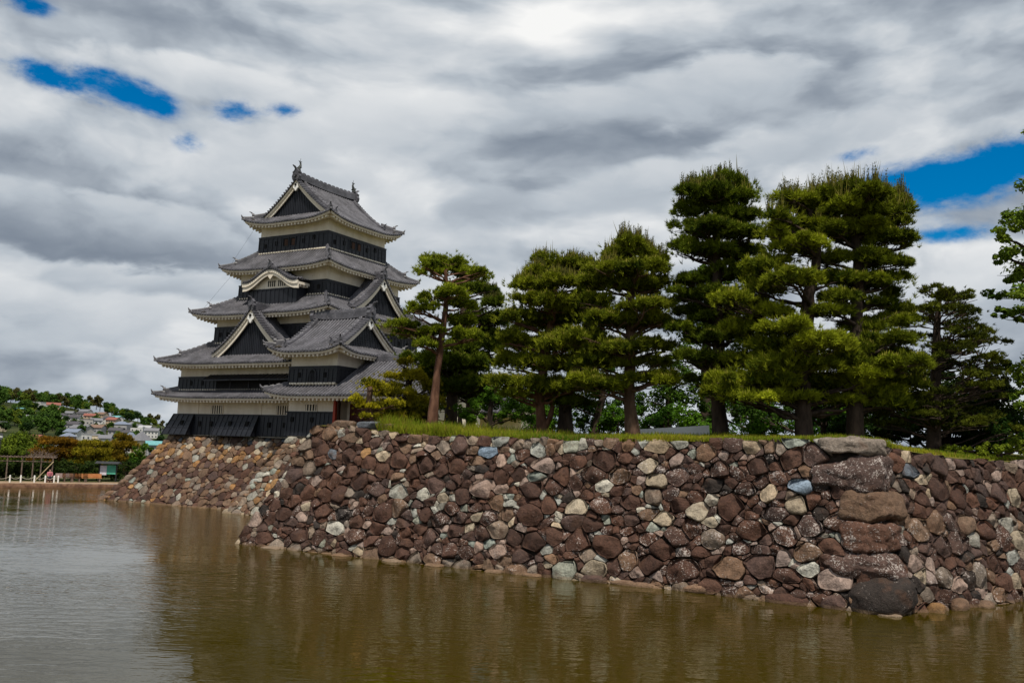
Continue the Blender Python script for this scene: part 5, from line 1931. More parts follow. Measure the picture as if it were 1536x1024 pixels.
TREE['T8'] = ([58.65,-9.0,5.91],
 [[0.0,0.0,-0.15,0.353],[-0.01,-0.01,1.54,0.326],[0.06,0.03,3.74,0.272],[0.15,0.08,5.96,0.231],[0.18,0.11,7.65,0.19],[-0.11,-0.07,9.33,0.136]],
 [[-0.32,-0.37,10.28,0.95,0.3],[-1.1,-0.49,10.05,0.82,0.27],[0.62,-0.5,9.86,0.95,0.3],[1.25,1.47,10.15,0.76,0.27],[1.67,1.23,9.9,0.49,0.24],[-0.44,-0.49,9.41,1.36,0.35],[0.69,0.69,9.44,1.22,0.35],[1.52,1.32,9.22,0.65,0.27],[-0.97,-0.5,8.6,0.95,0.33],[0.13,0.82,8.66,1.36,0.35],[1.34,0.62,8.36,0.95,0.33],[1.94,0.94,8.24,0.43,0.22],[0.75,0.17,7.48,1.09,0.33],[1.59,0.58,7.21,0.68,0.27],[-0.01,-0.04,6.65,0.82,0.3],[0.87,1.0,6.63,1.09,0.33],[1.34,1.39,6.11,0.68,0.24],[0.65,0.64,5.6,0.82,0.24],[1.09,1.15,4.95,1.09,0.33],[1.56,1.56,5.41,0.65,0.24],[0.4,0.55,4.62,0.95,0.3],[1.47,0.16,3.98,1.09,0.33],[0.63,0.62,3.51,1.22,0.35],[1.69,0.3,3.05,1.09,0.35],[0.84,0.83,1.6,1.09,0.33],[1.78,1.53,2.33,0.82,0.3],[-0.74,-0.44,5.09,0.87,0.33],[-0.44,0.45,4.22,0.98,0.33],[-0.54,-0.9,3.1,1.09,0.35],[-1.01,-0.35,7.5,0.82,0.3],[-0.37,-0.7,5.72,0.71,0.27],[0.36,0.88,6.5,0.65,0.27]])
TREE['T9'] = ([61.26,-6.0,5.83],
 [[0.0,-0.0,-0.15,0.281],[0.08,0.05,1.82,0.253],[0.16,0.09,3.52,0.197],[0.26,0.15,5.24,0.141],[0.41,0.24,6.69,0.056]],
 [[0.14,-0.98,6.47,0.46,0.09],[0.78,-1.41,6.26,0.46,0.12],[0.04,-0.46,6.42,0.46,0.12],[0.78,2.25,6.68,0.73,0.13],[0.44,2.61,6.67,0.51,0.14],[0.42,-1.08,6.06,0.75,0.13],[1.03,1.89,6.49,0.83,0.1],[1.02,-1.28,5.96,0.63,0.09],[0.8,1.21,6.34,0.63,0.13],[0.19,-1.66,5.53,0.65,0.14],[0.95,-0.79,5.59,0.75,0.1],[0.24,1.48,5.97,0.86,0.1],[-0.1,-1.81,5.46,0.71,0.1],[0.76,0.52,5.75,0.82,0.1],[1.33,0.04,5.65,0.41,0.09],[0.95,2.82,5.87,0.52,0.14],[-0.04,1.22,5.54,0.67,0.11],[1.37,-0.19,5.46,0.59,0.11],[0.63,2.65,5.44,0.4,0.09],[-0.51,0.3,5.28,0.78,0.13],[1.58,-0.61,5.06,0.61,0.09],[1.55,-0.06,4.76,0.88,0.13],[1.37,2.17,5.15,0.82,0.1],[0.92,2.66,5.17,0.71,0.13],[1.02,-1.6,4.53,0.42,0.1],[-0.77,-0.14,4.59,0.66,0.13],[1.76,-0.27,4.52,0.83,0.12],[1.13,1.6,4.48,0.62,0.12],[1.99,-0.84,4.37,0.43,0.11],[1.61,1.95,4.64,0.5,0.14],[0.15,0.26,4.5,0.43,0.11],[2.08,1.71,4.38,0.79,0.14],[-1.63,-0.99,4.1,0.47,0.11],[1.58,1.66,4.41,0.76,0.1],[0.51,1.88,4.36,0.67,0.1],[1.37,-1.15,3.92,0.56,0.13],[0.33,-0.56,4.03,0.74,0.14],[-0.95,-1.68,3.71,0.4,0.14],[0.73,0.22,4.06,0.48,0.11],[-0.08,0.44,3.79,0.66,0.09],[-0.79,-0.84,3.78,0.81,0.09],[0.89,1.85,4.04,0.72,0.11],[0.47,-2.04,3.46,0.55,0.12],[2.2,0.04,3.41,0.7,0.12],[2.12,-0.15,3.59,0.9,0.11],[2.14,-0.32,3.56,0.54,0.12],[0.53,0.8,3.45,0.55,0.1],[0.84,1.35,3.49,0.86,0.1],[-2.12,-1.39,3.14,0.51,0.14],[-1.73,-0.46,3.26,0.7,0.11],[-1.84,-1.32,3.18,0.46,0.09],[2.3,1.62,3.22,0.43,0.09],[2.17,-0.45,2.87,0.77,0.13],[-0.81,-1.09,2.93,0.77,0.1],[1.54,-1.07,2.84,0.66,0.12],[-2.33,-1.04,2.78,0.56,0.1],[2.49,1.91,2.81,0.42,0.12],[-1.51,0.31,2.8,0.89,0.09],[-0.53,1.4,2.97,0.75,0.13],[-2.3,-1.27,2.57,0.58,0.14],[1.78,-0.47,2.48,0.88,0.11],[1.96,0.35,2.65,0.53,0.14],[1.99,1.67,2.65,0.47,0.1],[2.5,1.97,2.48,0.42,0.1],[0.64,1.34,2.32,0.62,0.1],[1.9,-0.52,2.34,0.53,0.12],[0.47,-1.51,2.12,0.62,0.12],[-0.09,1.0,2.12,0.85,0.09],[2.4,0.04,1.99,0.58,0.08],[0.01,0.05,2.05,0.49,0.09],[-0.48,-0.55,1.95,0.7,0.12],[0.58,1.85,1.93,0.61,0.11],[-1.78,-1.81,1.61,0.48,0.13],[0.87,1.62,1.9,0.66,0.12],[-0.54,-1.02,1.92,0.71,0.12],[-0.77,0.32,1.53,0.86,0.1],[0.17,-1.48,1.62,0.76,0.1],[-0.81,0.03,1.5,0.47,0.13],[0.45,1.45,1.8,0.8,0.12],[1.67,1.76,1.54,0.55,0.09],[-1.86,-0.45,1.35,0.59,0.09],[-1.49,-0.5,1.36,0.42,0.08],[1.1,0.71,1.56,0.6,0.14],[-2.01,-0.91,1.13,0.49,0.13],[0.46,-1.54,1.21,0.78,0.14],[1.73,1.68,1.34,0.89,0.12],[-0.28,-1.73,1.19,0.66,0.09],[-1.76,-1.09,0.82,0.77,0.12],[-0.04,-0.19,0.83,0.83,0.09],[1.58,-0.76,0.84,0.7,0.11],[1.75,-0.17,1.08,0.85,0.11],[0.58,1.4,0.71,0.63,0.1],[-1.2,-0.18,0.77,0.4,0.13],[2.74,1.54,0.75,0.55,0.11],[1.84,1.78,0.8,0.59,0.13]])
TREE['S1'] = ([35.28,-10.8,6.06],
 [[0.0,0.0,-0.15,0.172],[-0.16,-0.09,0.88,0.155],[-0.17,-0.1,1.92,0.138]],
 [[-0.05,-0.2,2.01,0.83,0.31],[-0.55,-0.34,1.31,0.62,0.28],[0.89,0.48,1.16,0.62,0.24],[-0.38,0.18,0.97,0.76,0.21],[-0.04,-0.64,0.45,0.41,0.17]])
TREE['S2'] = ([35.18,-7.5,6.26],
 [[0.0,0.0,-0.15,0.255],[-0.05,-0.03,1.23,0.219],[-0.04,-0.02,2.7,0.146]],
 [[-1.28,-0.11,2.52,0.66,0.33],[0.19,-1.12,1.7,0.91,0.36],[0.37,-0.22,2.67,0.73,0.44],[0.42,1.0,2.22,0.73,0.44],[-0.41,-0.85,0.82,1.09,0.44],[0.54,-0.02,1.05,1.28,0.51],[1.26,0.51,1.09,0.73,0.44],[-1.39,-0.41,0.29,0.73,0.33],[0.36,-0.63,0.3,1.28,0.33],[0.95,0.37,0.54,0.91,0.33],[-0.14,-0.48,3.21,0.51,0.29],[-1.06,-0.94,1.54,0.51,0.29]])
TREE['M1'] = ([65.5,-4.0,5.7],
 [[0.0,0.0,-0.15,0.445],[0.02,0.01,3.2,0.334],[0.02,0.01,6.6,0.251],[-0.09,-0.05,9.77,0.167],[-0.28,-0.16,13.6,0.084]],
 [[-1.08,-0.44,9.78,0.84,0.56],[-1.57,-1.31,9.04,0.5,0.39],[-0.89,1.07,8.91,0.84,0.61],[-1.65,-1.07,8.09,0.45,0.33],[-1.28,-0.02,7.39,0.78,0.45],[-0.68,-2.13,6.57,0.84,0.7],[-1.83,-0.16,6.67,0.56,0.28],[-1.67,-0.7,5.77,0.61,0.25],[-0.92,-1.24,5.6,0.72,0.39],[-0.76,-0.24,3.18,0.61,0.7],[-0.94,-2.3,1.93,0.45,0.5],[-0.09,-1.37,9.18,1.25,1.11],[0.11,0.86,7.9,1.39,1.11],[0.17,-0.03,5.73,1.25,1.11],[0.22,1.63,3.34,1.39,1.39],[-0.04,0.78,11.75,0.84,0.84],[-0.18,1.55,14.13,0.39,0.84],[1.91,1.98,9.46,1.39,1.11],[2.88,1.3,6.93,1.39,1.11],[1.78,1.89,5.64,1.25,1.0],[1.98,1.63,11.74,1.17,0.95],[2.89,1.36,3.84,1.25,1.0],[1.23,-0.51,12.98,0.84,0.78]])
TREE['B1'] = ([38.9,-5.0,6.2],
 [[0.0,0.0,-0.15,0.147],[-0.02,-0.01,0.73,0.147],[0.05,0.03,1.46,0.11]],
 [[-1.08,-0.74,0.87,0.92,0.59],[-0.35,0.5,1.31,1.28,0.73],[1.01,0.35,1.49,1.1,0.81],[-0.53,-0.22,0.53,1.28,0.44],[0.77,0.45,0.58,1.28,0.51],[1.69,1.05,0.8,0.92,0.51],[0.32,0.03,2.01,0.73,0.44]])
TREE['B2'] = ([43.74,-2.0,6.21],
 [[0.0,0.0,-0.15,0.258],[0.3,0.17,1.11,0.221],[0.43,0.25,2.41,0.147]],
 [[-0.89,-0.75,1.24,1.11,0.66],[-0.07,0.94,1.71,1.47,0.81],[1.22,0.74,2.07,1.29,0.92],[-0.03,-0.92,2.32,1.29,0.74],[1.1,0.17,0.75,1.47,0.52],[-0.9,0.16,0.54,1.11,0.44],[0.08,0.99,3.21,1.11,0.66]])
TREE['B3'] = ([47.24,0.0,6.23],
 [[0.0,0.0,-0.15,0.258],[0.08,0.05,1.4,0.221],[0.12,0.07,3.24,0.147]],
 [[-0.03,0.01,2.13,1.66,0.92],[1.31,0.58,1.8,1.1,0.92],[-0.97,-0.59,1.72,1.1,0.81],[0.4,-0.15,3.22,1.29,0.74],[0.63,0.36,0.87,1.47,0.52],[-0.71,-0.22,1.01,1.1,0.52],[1.47,0.61,2.9,0.92,0.66],[-0.37,0.84,4.07,0.92,0.55]])
TREE['B4'] = ([47.55,6.0,6.75],
 [[0.0,0.0,-0.15,0.404],[-0.03,-0.02,4.05,0.323],[-0.06,-0.04,8.58,0.162]],
 [[0.17,-0.78,9.59,1.29,0.53],[-0.47,-1.36,9.0,1.01,0.49],[0.74,0.73,9.29,1.21,0.61],[-1.45,-0.94,8.09,1.01,0.73],[-0.27,0.62,7.86,1.82,1.01],[1.43,0.56,7.77,1.21,0.81],[-0.09,0.11,5.71,2.02,1.21],[-0.87,-1.25,3.94,1.62,1.01],[0.84,1.19,4.15,1.62,1.01]])
TREE['B5'] = ([56.14,-2.0,6.27],
 [[0.0,0.0,-0.15,0.227],[-0.14,-0.08,0.8,0.162],[0.01,0.0,1.45,0.13]],
 [[0.18,-0.89,1.08,1.13,0.58],[-1.06,1.28,1.52,0.71,0.45],[0.72,-0.5,0.63,0.97,0.39],[1.68,1.06,1.36,0.97,0.58],[-1.62,-1.2,1.05,0.91,0.52],[-2.85,-0.2,0.76,0.91,0.45],[-3.33,-2.06,0.83,0.81,0.52]])
TREE['B6'] = ([59.35,-3.5,5.69],
 [[2.1,1.21,-0.15,0.243],[2.11,1.22,0.98,0.182],[2.26,1.3,1.74,0.121]],
 [[-0.25,-0.1,1.5,0.91,0.67],[0.75,0.99,1.41,1.06,0.67],[1.92,0.43,1.55,1.06,0.76],[2.91,1.68,1.62,1.06,0.85],[3.94,2.77,1.53,1.06,0.85],[-0.24,-0.24,0.59,0.91,0.42],[1.11,0.09,0.48,1.06,0.42],[2.35,1.52,0.54,1.06,0.49],[3.65,2.58,0.6,1.06,0.55],[4.86,2.97,0.79,0.91,0.76],[4.25,2.45,2.58,0.91,0.67]])
TREE['B7'] = ([63.71,-5.5,5.28],
 [[0.0,0.0,-0.15,0.11],[0.01,0.0,0.22,0.083],[0.13,0.07,0.44,0.055]],
 [[-0.93,-0.83,0.29,0.83,0.25],[-0.2,-0.68,0.36,0.88,0.3],[0.61,0.25,0.57,0.77,0.36],[1.21,0.59,0.67,0.69,0.41],[-1.66,-0.93,0.29,0.61,0.19]])
TREE['B8'] = ([37.27,3.0,6.38],
 [[0.0,0.0,-0.15,0.253],[0.04,0.03,1.14,0.211],[0.13,0.07,2.19,0.127]],
 [[-0.58,0.07,1.77,1.27,0.93],[0.92,0.89,1.4,1.27,0.84],[-1.06,-0.77,1.09,1.18,0.76],[0.04,1.12,2.48,1.27,0.68],[1.51,1.07,2.26,1.1,0.76],[-0.16,0.25,0.6,1.69,0.42]])
TREE['B10'] = ([51.2,3.0,6.33],
 [[0.0,-0.0,-0.15,0.261],[-0.0,-0.0,1.48,0.224],[0.16,0.09,2.61,0.149]],
 [[-0.57,0.66,1.9,1.3,0.93],[0.7,1.59,1.96,1.3,0.93],[-1.2,-1.05,1.34,1.12,0.82],[0.1,0.98,3.06,1.49,0.82],[1.63,0.84,2.28,1.12,0.75],[0.06,-0.24,0.66,1.86,0.45],[-2.37,-0.98,0.97,1.12,0.67]])
TREE['B11'] = ([55.48,4.0,6.26],
 [[0.0,0.0,-0.15,0.255],[0.04,0.02,1.27,0.218],[0.11,0.06,2.36,0.145]],
 [[-0.31,-0.99,2.65,1.27,0.8],[0.8,0.5,2.39,1.27,0.8],[1.65,1.69,2.84,1.09,0.8],[-1.27,-0.62,2.39,1.09,0.73],[0.21,-0.14,1.19,1.64,0.65],[2.34,1.64,1.92,1.09,0.73],[1.22,-0.01,0.99,1.45,0.58]])
TREE['B13'] = ([62.1,0.0,5.45],
 [[0.0,0.0,-0.15,0.252],[0.04,0.02,1.94,0.189],[-0.07,-0.04,3.52,0.126]],
 [[-0.2,-0.03,3.84,1.32,0.69],[-1.32,-0.71,2.84,1.26,0.79],[0.92,-0.28,3.02,1.42,0.82],[-2.23,-1.54,3.57,0.95,0.79],[1.94,1.38,1.87,1.1,0.95],[1.49,0.16,4.15,0.82,0.5],[-0.84,0.86,4.9,0.88,0.44],[0.07,-0.38,2.23,1.42,0.69],[-1.84,-0.08,1.76,1.1,0.63]])
TREE['B12'] = ([32.39,2.0,6.78],
 [[0.0,0.0,-0.15,0.173],[-0.01,-0.01,0.43,0.13],[-0.03,-0.02,0.78,0.087]],
 [[-1.27,-0.33,0.75,0.87,0.52],[-1.7,-0.97,0.28,0.87,0.35],[0.02,0.74,0.56,0.95,0.43],[1.37,0.6,0.82,0.95,0.52]])
TREE['F1'] = ([-47.49,24.42,0.5],
 [[0.0,0.0,-0.15,0.429],[-0.25,-0.14,1.14,0.343],[-0.49,-0.28,3.24,0.257]],
 [[-0.9,-0.19,4.08,2.57,1.03],[-3.19,-0.89,3.16,1.89,1.2],[0.7,1.11,3.3,2.06,1.2],[0.12,-0.69,2.4,2.91,1.54],[-1.33,-2.33,1.5,1.71,1.37],[0.92,1.59,1.61,1.89,1.37],[-1.87,0.74,0.92,2.57,1.03],[-4.38,-2.71,2.24,1.89,1.54]])
TREE['F2'] = ([-36.27,21.65,0.5],
 [[0.0,0.0,-0.15,0.28],[-0.29,-0.17,1.5,0.24],[-0.44,-0.26,3.46,0.16]],
 [[-1.38,-0.07,3.76,1.92,0.48],[0.7,-0.18,3.57,1.44,0.48],[-0.89,-0.9,2.49,2.08,0.48],[-0.5,0.61,2.13,2.0,0.48],[-2.05,-1.38,1.43,1.28,0.4],[-0.85,-0.28,1.16,1.76,0.48],[0.38,0.54,2.95,1.28,0.4]])
TREE['F3'] = ([-39.85,26.51,0.5],
 [[0.0,0.0,-0.15,0.253],[-0.16,-0.09,1.41,0.169]],
 [[-0.87,-0.26,2.63,1.35,0.84],[0.04,0.28,2.92,1.18,0.84],[0.12,-0.31,1.59,1.69,0.84],[-0.89,-0.46,0.97,1.18,0.76],[0.33,0.29,0.6,1.35,0.76]])
TREE['F4'] = ([-32.84,23.63,0.5],
 [[0.0,-0.0,-0.15,0.28],[-0.09,-0.05,1.63,0.24],[-0.21,-0.12,3.21,0.16]],
 [[-0.24,-0.11,3.44,1.44,0.48],[-0.15,-0.37,2.57,1.92,0.56],[-0.02,0.35,1.64,2.08,0.64],[-0.54,-0.45,0.83,1.92,0.56],[0.37,0.36,0.39,2.08,0.56],[-1.26,-0.77,1.2,1.12,0.48]])
TREE['F5'] = ([-32.08,26.37,0.5],
 [[0.0,0.0,-0.15,0.285],[-0.03,-0.02,1.68,0.244],[0.09,0.05,3.93,0.163]],
 [[0.16,0.06,4.34,0.98,0.49],[-0.18,0.31,3.45,1.63,0.57],[-0.53,-0.46,2.46,1.79,0.57],[0.37,0.42,1.86,1.95,0.65],[-0.61,-0.45,1.1,1.95,0.57],[-0.11,0.37,0.32,1.95,0.57]])
TREE['F6'] = ([-26.37,25.05,0.5],
 [[0.0,0.0,-0.15,0.236],[-0.3,-0.17,1.85,0.157]],
 [[-0.65,-0.18,2.93,1.18,0.71],[0.39,0.07,3.27,0.79,0.63],[-0.9,-0.15,1.83,1.57,0.94],[-1.14,-0.52,0.82,1.26,0.79],[0.57,0.52,1.89,0.94,0.79]])


def unit(v):
    return v / np.maximum(np.linalg.norm(v, axis=1, keepdims=True), 1e-9)


def needle_tufts(rng, C, Dv, size, tintc, K=11, width=0.020, spread=0.55):
    """C tuft centres, Dv tuft axes, size per tuft: K thin needle triangles each"""
    n = len(C)
    d = unit(np.repeat(Dv, K, 0) + rng.normal(size=(n * K, 3)) * spread)
    ln = np.repeat(size, K)[:, None] * rng.uniform(0.65, 1.15, (n * K, 1))
    base = np.repeat(C, K, 0) + rng.normal(size=(n * K, 3)) * 0.02
    side = unit(np.cross(d, rng.normal(size=(n * K, 3)))) * (width * rng.uniform(.7, 1.3, (n * K, 1)))
    V = np.stack([base - side, base + side, base + d * ln], 1).reshape(-1, 3)
    T = np.arange(n * K * 3).reshape(-1, 3)
    col = np.repeat(tintc, K * 3, 0)
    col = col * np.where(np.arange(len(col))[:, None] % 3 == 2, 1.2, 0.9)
    return V, T, np.c_[col, np.ones(len(col))]


def candles(rng, C, length, width, tintc):
    """upright new shoots: slim three-sided spikes"""
    n = len(C)
    d = unit(np.c_[rng.normal(size=(n, 2)) * 0.16, np.ones(n)])
    a = unit(np.cross(d, rng.normal(size=(n, 3))))
    b = np.cross(d, a)
    w = (width * rng.uniform(.7, 1.2, n))[:, None]
    p0 = C + a * w
    p1 = C - a * w * .5 + b * w * .87
    p2 = C - a * w * .5 - b * w * .87
    t = C + d * (length * rng.uniform(.5, 1.2, n))[:, None]
    V = np.stack([p0, p1, p2, t], 1).reshape(-1, 3)
    i = np.arange(n)[:, None] * 4
    T = np.concatenate([i + [0, 1, 3], i + [1, 2, 3], i + [2, 0, 3]], 0)
    col = np.repeat(tintc, 4, 0)
    return V, T, np.c_[col, np.ones(len(col))]


def limb(mb, a, b, r0, r1, rng, sag=0.0, n=6, wig=0.10):
    a, b = Vector(a), Vector(b)
    L = (b - a).length
    pts, rad = [], []
    o1 = Vector((rng.uniform(-1, 1), rng.uniform(-1, 1), rng.uniform(-.6, .6))) * L * wig
    for i in range(n + 1):
        t = i / n
        p = a.lerp(b, t) + o1 * sin(pi * t) + Vector((rng.uniform(-1, 1), rng.uniform(-1, 1), rng.uniform(-1, 1))) * L * wig * .25 * (1 if 0 < i < n else 0)
        p.z -= sag * L * sin(pi * t)
        pts.append(p)
        rad.append(lerp(r0, r1, t))
    mb.tube(pts, rad, 6, caps=False)
    return pts


def trunk_mesh(mb, tr, rng, flare=1.22, sub=5):
    P = [Vector(p[:3]) for p in tr]
    R = [p[3] for p in tr]
    pts, rad = [], []
    for i in range(len(P) - 1):
        for k in range(sub):
            t = k / sub
            p = P[i].lerp(P[i + 1], t)
            pts.append(p + Vector((noise.noise(p * 1.3) * .07, noise.noise(p * 1.3 + Vector((9, 0, 0))) * .07, 0)) * (1 if i or k else 0))
            r = lerp(R[i], R[i + 1], t)
            if i == 0:
                r *= 1 + (flare - 1) * (1 - t) ** 3
            rad.append(r * (1 + .12 * noise.noise(p * 3.1)))
    pts.append(P[-1])
    rad.append(R[-1])
    mb.tube(pts, rad, 12)
    return P, R


def near_on_trunk(P, R, pad):
    """where a limb for this pad leaves the trunk"""
    best, bp, br = 1e9, P[-1], R[-1]
    for i in range(len(P) - 1):
        for k in range(9):
            t = k / 8
            q = P[i].lerp(P[i + 1], t)
            dxy = math.hypot(q.x - pad.x, q.y - pad.y)
            want = pad.z - 0.15 - 0.30 * dxy
            s = abs(q.z - want)
            if s < best:
                best, bp, br = s, q, lerp(R[i], R[i + 1], t)
    return bp, br


def pine(key, name, label, col_dark, col_light, seed, dens=1.0, shoot=0.10, tall_shoot=0.0, needle=0.20, bark='bark', cat='pine tree', group=None, K=11, width=.020, fork=None, thick=1.0):
    (bx, by, bz), tr, pads = TREE[key]
    rng = np.random.default_rng(seed)
    pr = random.Random(seed)
    if bz > 3:
        bz = ground_z(bx, by)
    else:
        bz = 0.45 if math.hypot(bx - CAMP.x, by - CAMP.y) < 200 else far_z(bx, by)
    root = thing(name, label, cat, (bx, by, bz), group)
    dz = TREE[key][0][2] - bz          # the lists are measured from the base seen in the photograph
    tr = [[p[0], p[1], p[2] + (dz if i else 0), p[3]] for i, p in enumerate(tr)]
    mb = MB()
    P, R = trunk_mesh(mb, tr, pr)
    if fork:
        mb2 = [Vector(q[:3]) for q in fork]
        mb.tube(mb2, [q[3] for q in fork], 8)
    sizes = []
    VV, TT, CC = [], [], []
    off = 0
    extra = []
    for p in (pads if key != 'T9' else []):
        for s_ in (rng.choice([-1, 1]),):
            k = rng.uniform(.40, .85) * p[3] * 1.2
            off2 = FW * (s_ * k) + RT * rng.uniform(-.35, .35) * p[3]
            extra.append([p[0] + off2.x, p[1] + off2.y, p[2] + rng.uniform(-.14, .10), p[3] * rng.uniform(.50, .85), p[4] * rng.uniform(.6, .9)])
    pads = pads + extra
    zmax = max(p[2] + p[4] for p in pads)
    for (px, py, pz, rx, rz) in pads:
        rx, rz = rx * 1.06, rz * (1.30 if key != 'T9' else 1.9)
        c = np.array([px, py, pz + dz - rz * .28])
        ry = rx * rng.uniform(.85, 1.1)
        q, r = near_on_trunk(P, R, Vector(c))
        end = Vector(c) - Vector((0, 0, rz * .35))
        lp = limb(mb, q, end, min(r * .55, .10 if key != 'T9' else .035), .022 if key != 'T9' else .010, pr, .03, 6, .11)
        for _ in range(4):
            a = pr.uniform(0, 2 * pi)
            limb(mb, lp[-2 - pr.randint(0, 2)], end + Vector((cos(a) * rx * .75, sin(a) * ry * .75, rz * pr.uniform(-.3, .25))), .028, .010, pr, 0, 3, .1)
        # lumps inside the pad so that its outline stays uneven
        nl = max(4, int(rx * 7))
        la = rng.uniform(0, 2 * pi, nl)
        lr = np.sqrt(rng.uniform(0, 1, nl)) * .85
        lc = c + np.c_[np.cos(la) * lr * rx, np.sin(la) * lr * ry, rng.uniform(-.30, .65, nl) * rz * (1 - .55 * lr)]
        ls = rng.uniform(.55, 1.25, nl)
        n = int(dens * 330 * rx * ry * (rz / .28) ** .8) + 30
        w = rng.integers(0, nl, n)
        u = unit(rng.normal(size=(n, 3)))
        u[:, 2] = np.where(u[:, 2] < -.35, -u[:, 2] * .6, u[:, 2])
        rad = rng.uniform(.30, 1.0, (n, 1)) ** .5
        loc = u * rad * np.c_[rx * .40 * ls[w], ry * .40 * ls[w], rz * .72 * ls[w]]
        pos = lc[w] + loc
        ax = unit(u * np.array([.8, .8, .5]) + np.array([0, 0, .75]) + (pos - c) / rx * np.array([.5, .5, 0]))
        t = rng.uniform(0, 1, (n, 1))
        patch = np.array([noise.noise(Vector(p) * 0.9 + Vector((seed, 0, 0))) for p in lc])[w][:, None]
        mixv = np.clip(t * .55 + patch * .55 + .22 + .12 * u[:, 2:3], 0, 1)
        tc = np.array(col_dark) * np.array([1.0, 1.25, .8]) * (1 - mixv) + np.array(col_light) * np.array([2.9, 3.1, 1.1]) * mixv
        tc = tc * rng.uniform(.8, 1.2, (n, 1))
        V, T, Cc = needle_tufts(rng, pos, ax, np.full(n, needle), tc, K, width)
        VV.append(V); TT.append(T + off); CC.append(Cc); off += len(V)
        # sprays that break the outline: longer, sparser tufts at the rim and above
        ns = int(n * .06)
        a_ = rng.uniform(0, 2 * pi, ns)
        rr_ = rng.uniform(.55, 1.28, ns)
        sp_ = c + np.c_[np.cos(a_) * rr_ * rx, np.sin(a_) * rr_ * ry, rz * (rng.uniform(-.25, 1.15, ns) - .55 * rr_ ** 2 + .25)]
        ax_ = unit(np.c_[np.cos(a_) * rr_ * .8, np.sin(a_) * rr_ * .8, rng.uniform(.5, 1.6, ns)])
        tcs = np.array(col_light) * np.array([2.0, 2.15, 1.0]) * rng.uniform(.5, 1.15, (ns, 1))
        V, T, Cc = needle_tufts(rng, sp_, ax_, np.full(ns, needle * 1.15), tcs, K, width * .75, .45)
        VV.append(V); TT.append(T + off); CC.append(Cc); off += len(V)
        # new shoots on top
        up = (u[:, 2] > .35) & (rng.uniform(size=n) < shoot * 2.6)
        if up.any():
            high = (pz + dz + rz) > zmax - 1.1
            ln = 0.16 + (tall_shoot * 1.5 if high else 0.0) * rng.uniform(.0, 1.0, up.sum()) ** 1.4
            pc = pos[up] + np.array([0, 0, needle * .5])
            tc2 = np.array([.22, .20, .035]) * rng.uniform(.6, 1.2, (up.sum(), 1))
            V, T, Cc = candles(rng, pc, ln, np.where(ln > .25, .026, .019), tc2 * np.where(ln > .25, .45, 1.0)[:, None] if hasattr(ln, '__len__') else tc2)
            VV.append(V); TT.append(T + off); CC.append(Cc); off += len(V)
            if high and tall_shoot:
                # needles along the tall leaders
                k2 = min(len(pc), 40)
                qq = np.concatenate([pc[:k2] + np.array([0, 0, 1]) * (ln[:k2, None] * f) for f in (.15, .3, .45, .6, .75)])
                V, T, Cc = needle_tufts(rng, qq, np.tile([0, 0, 1.0], (len(qq), 1)), np.full(len(qq), .09), np.tile([.07, .075, .02], (len(qq), 1)), 5, .013, .5)
                VV.append(V); TT.append(T + off); CC.append(Cc); off += len(V)
    o = bpy_from_local(mb, 'trunk', M[bark], root)
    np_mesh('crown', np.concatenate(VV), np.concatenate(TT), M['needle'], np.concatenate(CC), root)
    return root


def bpy_from_local(mb, name, mat, root, smooth=True):
    """build a part whose points are already relative to its root"""
    me = bpy.data.meshes.new(name)
    me.from_pydata(mb.v, [], mb.f)
    if smooth:
        me.polygons.foreach_set('use_smooth', [True] * len(me.polygons))
    me.materials.append(mat)
    o = link(bpy.data.objects.new(name, me))
    o.parent = root
    return o


def leaf_clumps(rng, pads, leaf, dens, c_dark, c_light, seed, droop=0.0, fill=.5):
    VV, TT, CC = [], [], []
    off = 0
    for (px, py, pz, rx, rz) in pads:
        c = np.array([px, py, pz])
        ry = rx * rng.uniform(.8, 1.05)
        nl = max(6, int(9 * rx * max(rz, .3)))
        la = unit(rng.normal(size=(nl, 3))) * rng.uniform(.25, 1, (nl, 1)) ** .5
        lc = c + la * np.array([rx, ry, rz]) * .80
        ls = rng.uniform(.5, 1.2, nl)
        n = int(dens * (rx * ry + rx * rz) * 420) + 40
        w = rng.integers(0, nl, n)
        u = unit(rng.normal(size=(n, 3)))
        pos = lc[w] + u * rng.uniform(fill, 1, (n, 1)) * np.c_[ls[w], ls[w], ls[w] * .7] * min(rx, max(rz, .35)) * .66
        if droop:
            pos[:, 2] -= droop * rng.uniform(0, 1, n) ** 1.5
        nrm = unit(u * .8 + np.array([0, 0, .55]) + rng.normal(size=(n, 3)) * .55)
        a = unit(np.cross(nrm, rng.normal(size=(n, 3))))
        b = np.cross(nrm, a)
        s = (leaf * rng.uniform(.6, 1.3, n))[:, None]
        V = np.stack([pos - a * s, pos - b * s * .55, pos + a * s, pos + b * s * .55], 1).reshape(-1, 3)
        i = np.arange(n)[:, None] * 4
        T = np.concatenate([i + [0, 1, 2], i + [0, 2, 3]], 0)
        patch = np.array([noise.noise(Vector(p) * .7 + Vector((seed, 0, 0))) for p in lc])[w][:, None]
        m = np.clip(rng.uniform(0, 1, (n, 1)) * .6 + patch * .6 + .2, 0, 1)
        tc = np.array(c_dark) * (1 - m) + np.array(c_light) * m
        tc = np.repeat(tc * rng.uniform(.8, 1.2, (n, 1)), 4, 0)
        VV.append(V); TT.append(T + off); CC.append(np.c_[tc, np.ones(len(tc))]); off += len(V)
    return np.concatenate(VV), np.concatenate(TT), np.concatenate(CC)


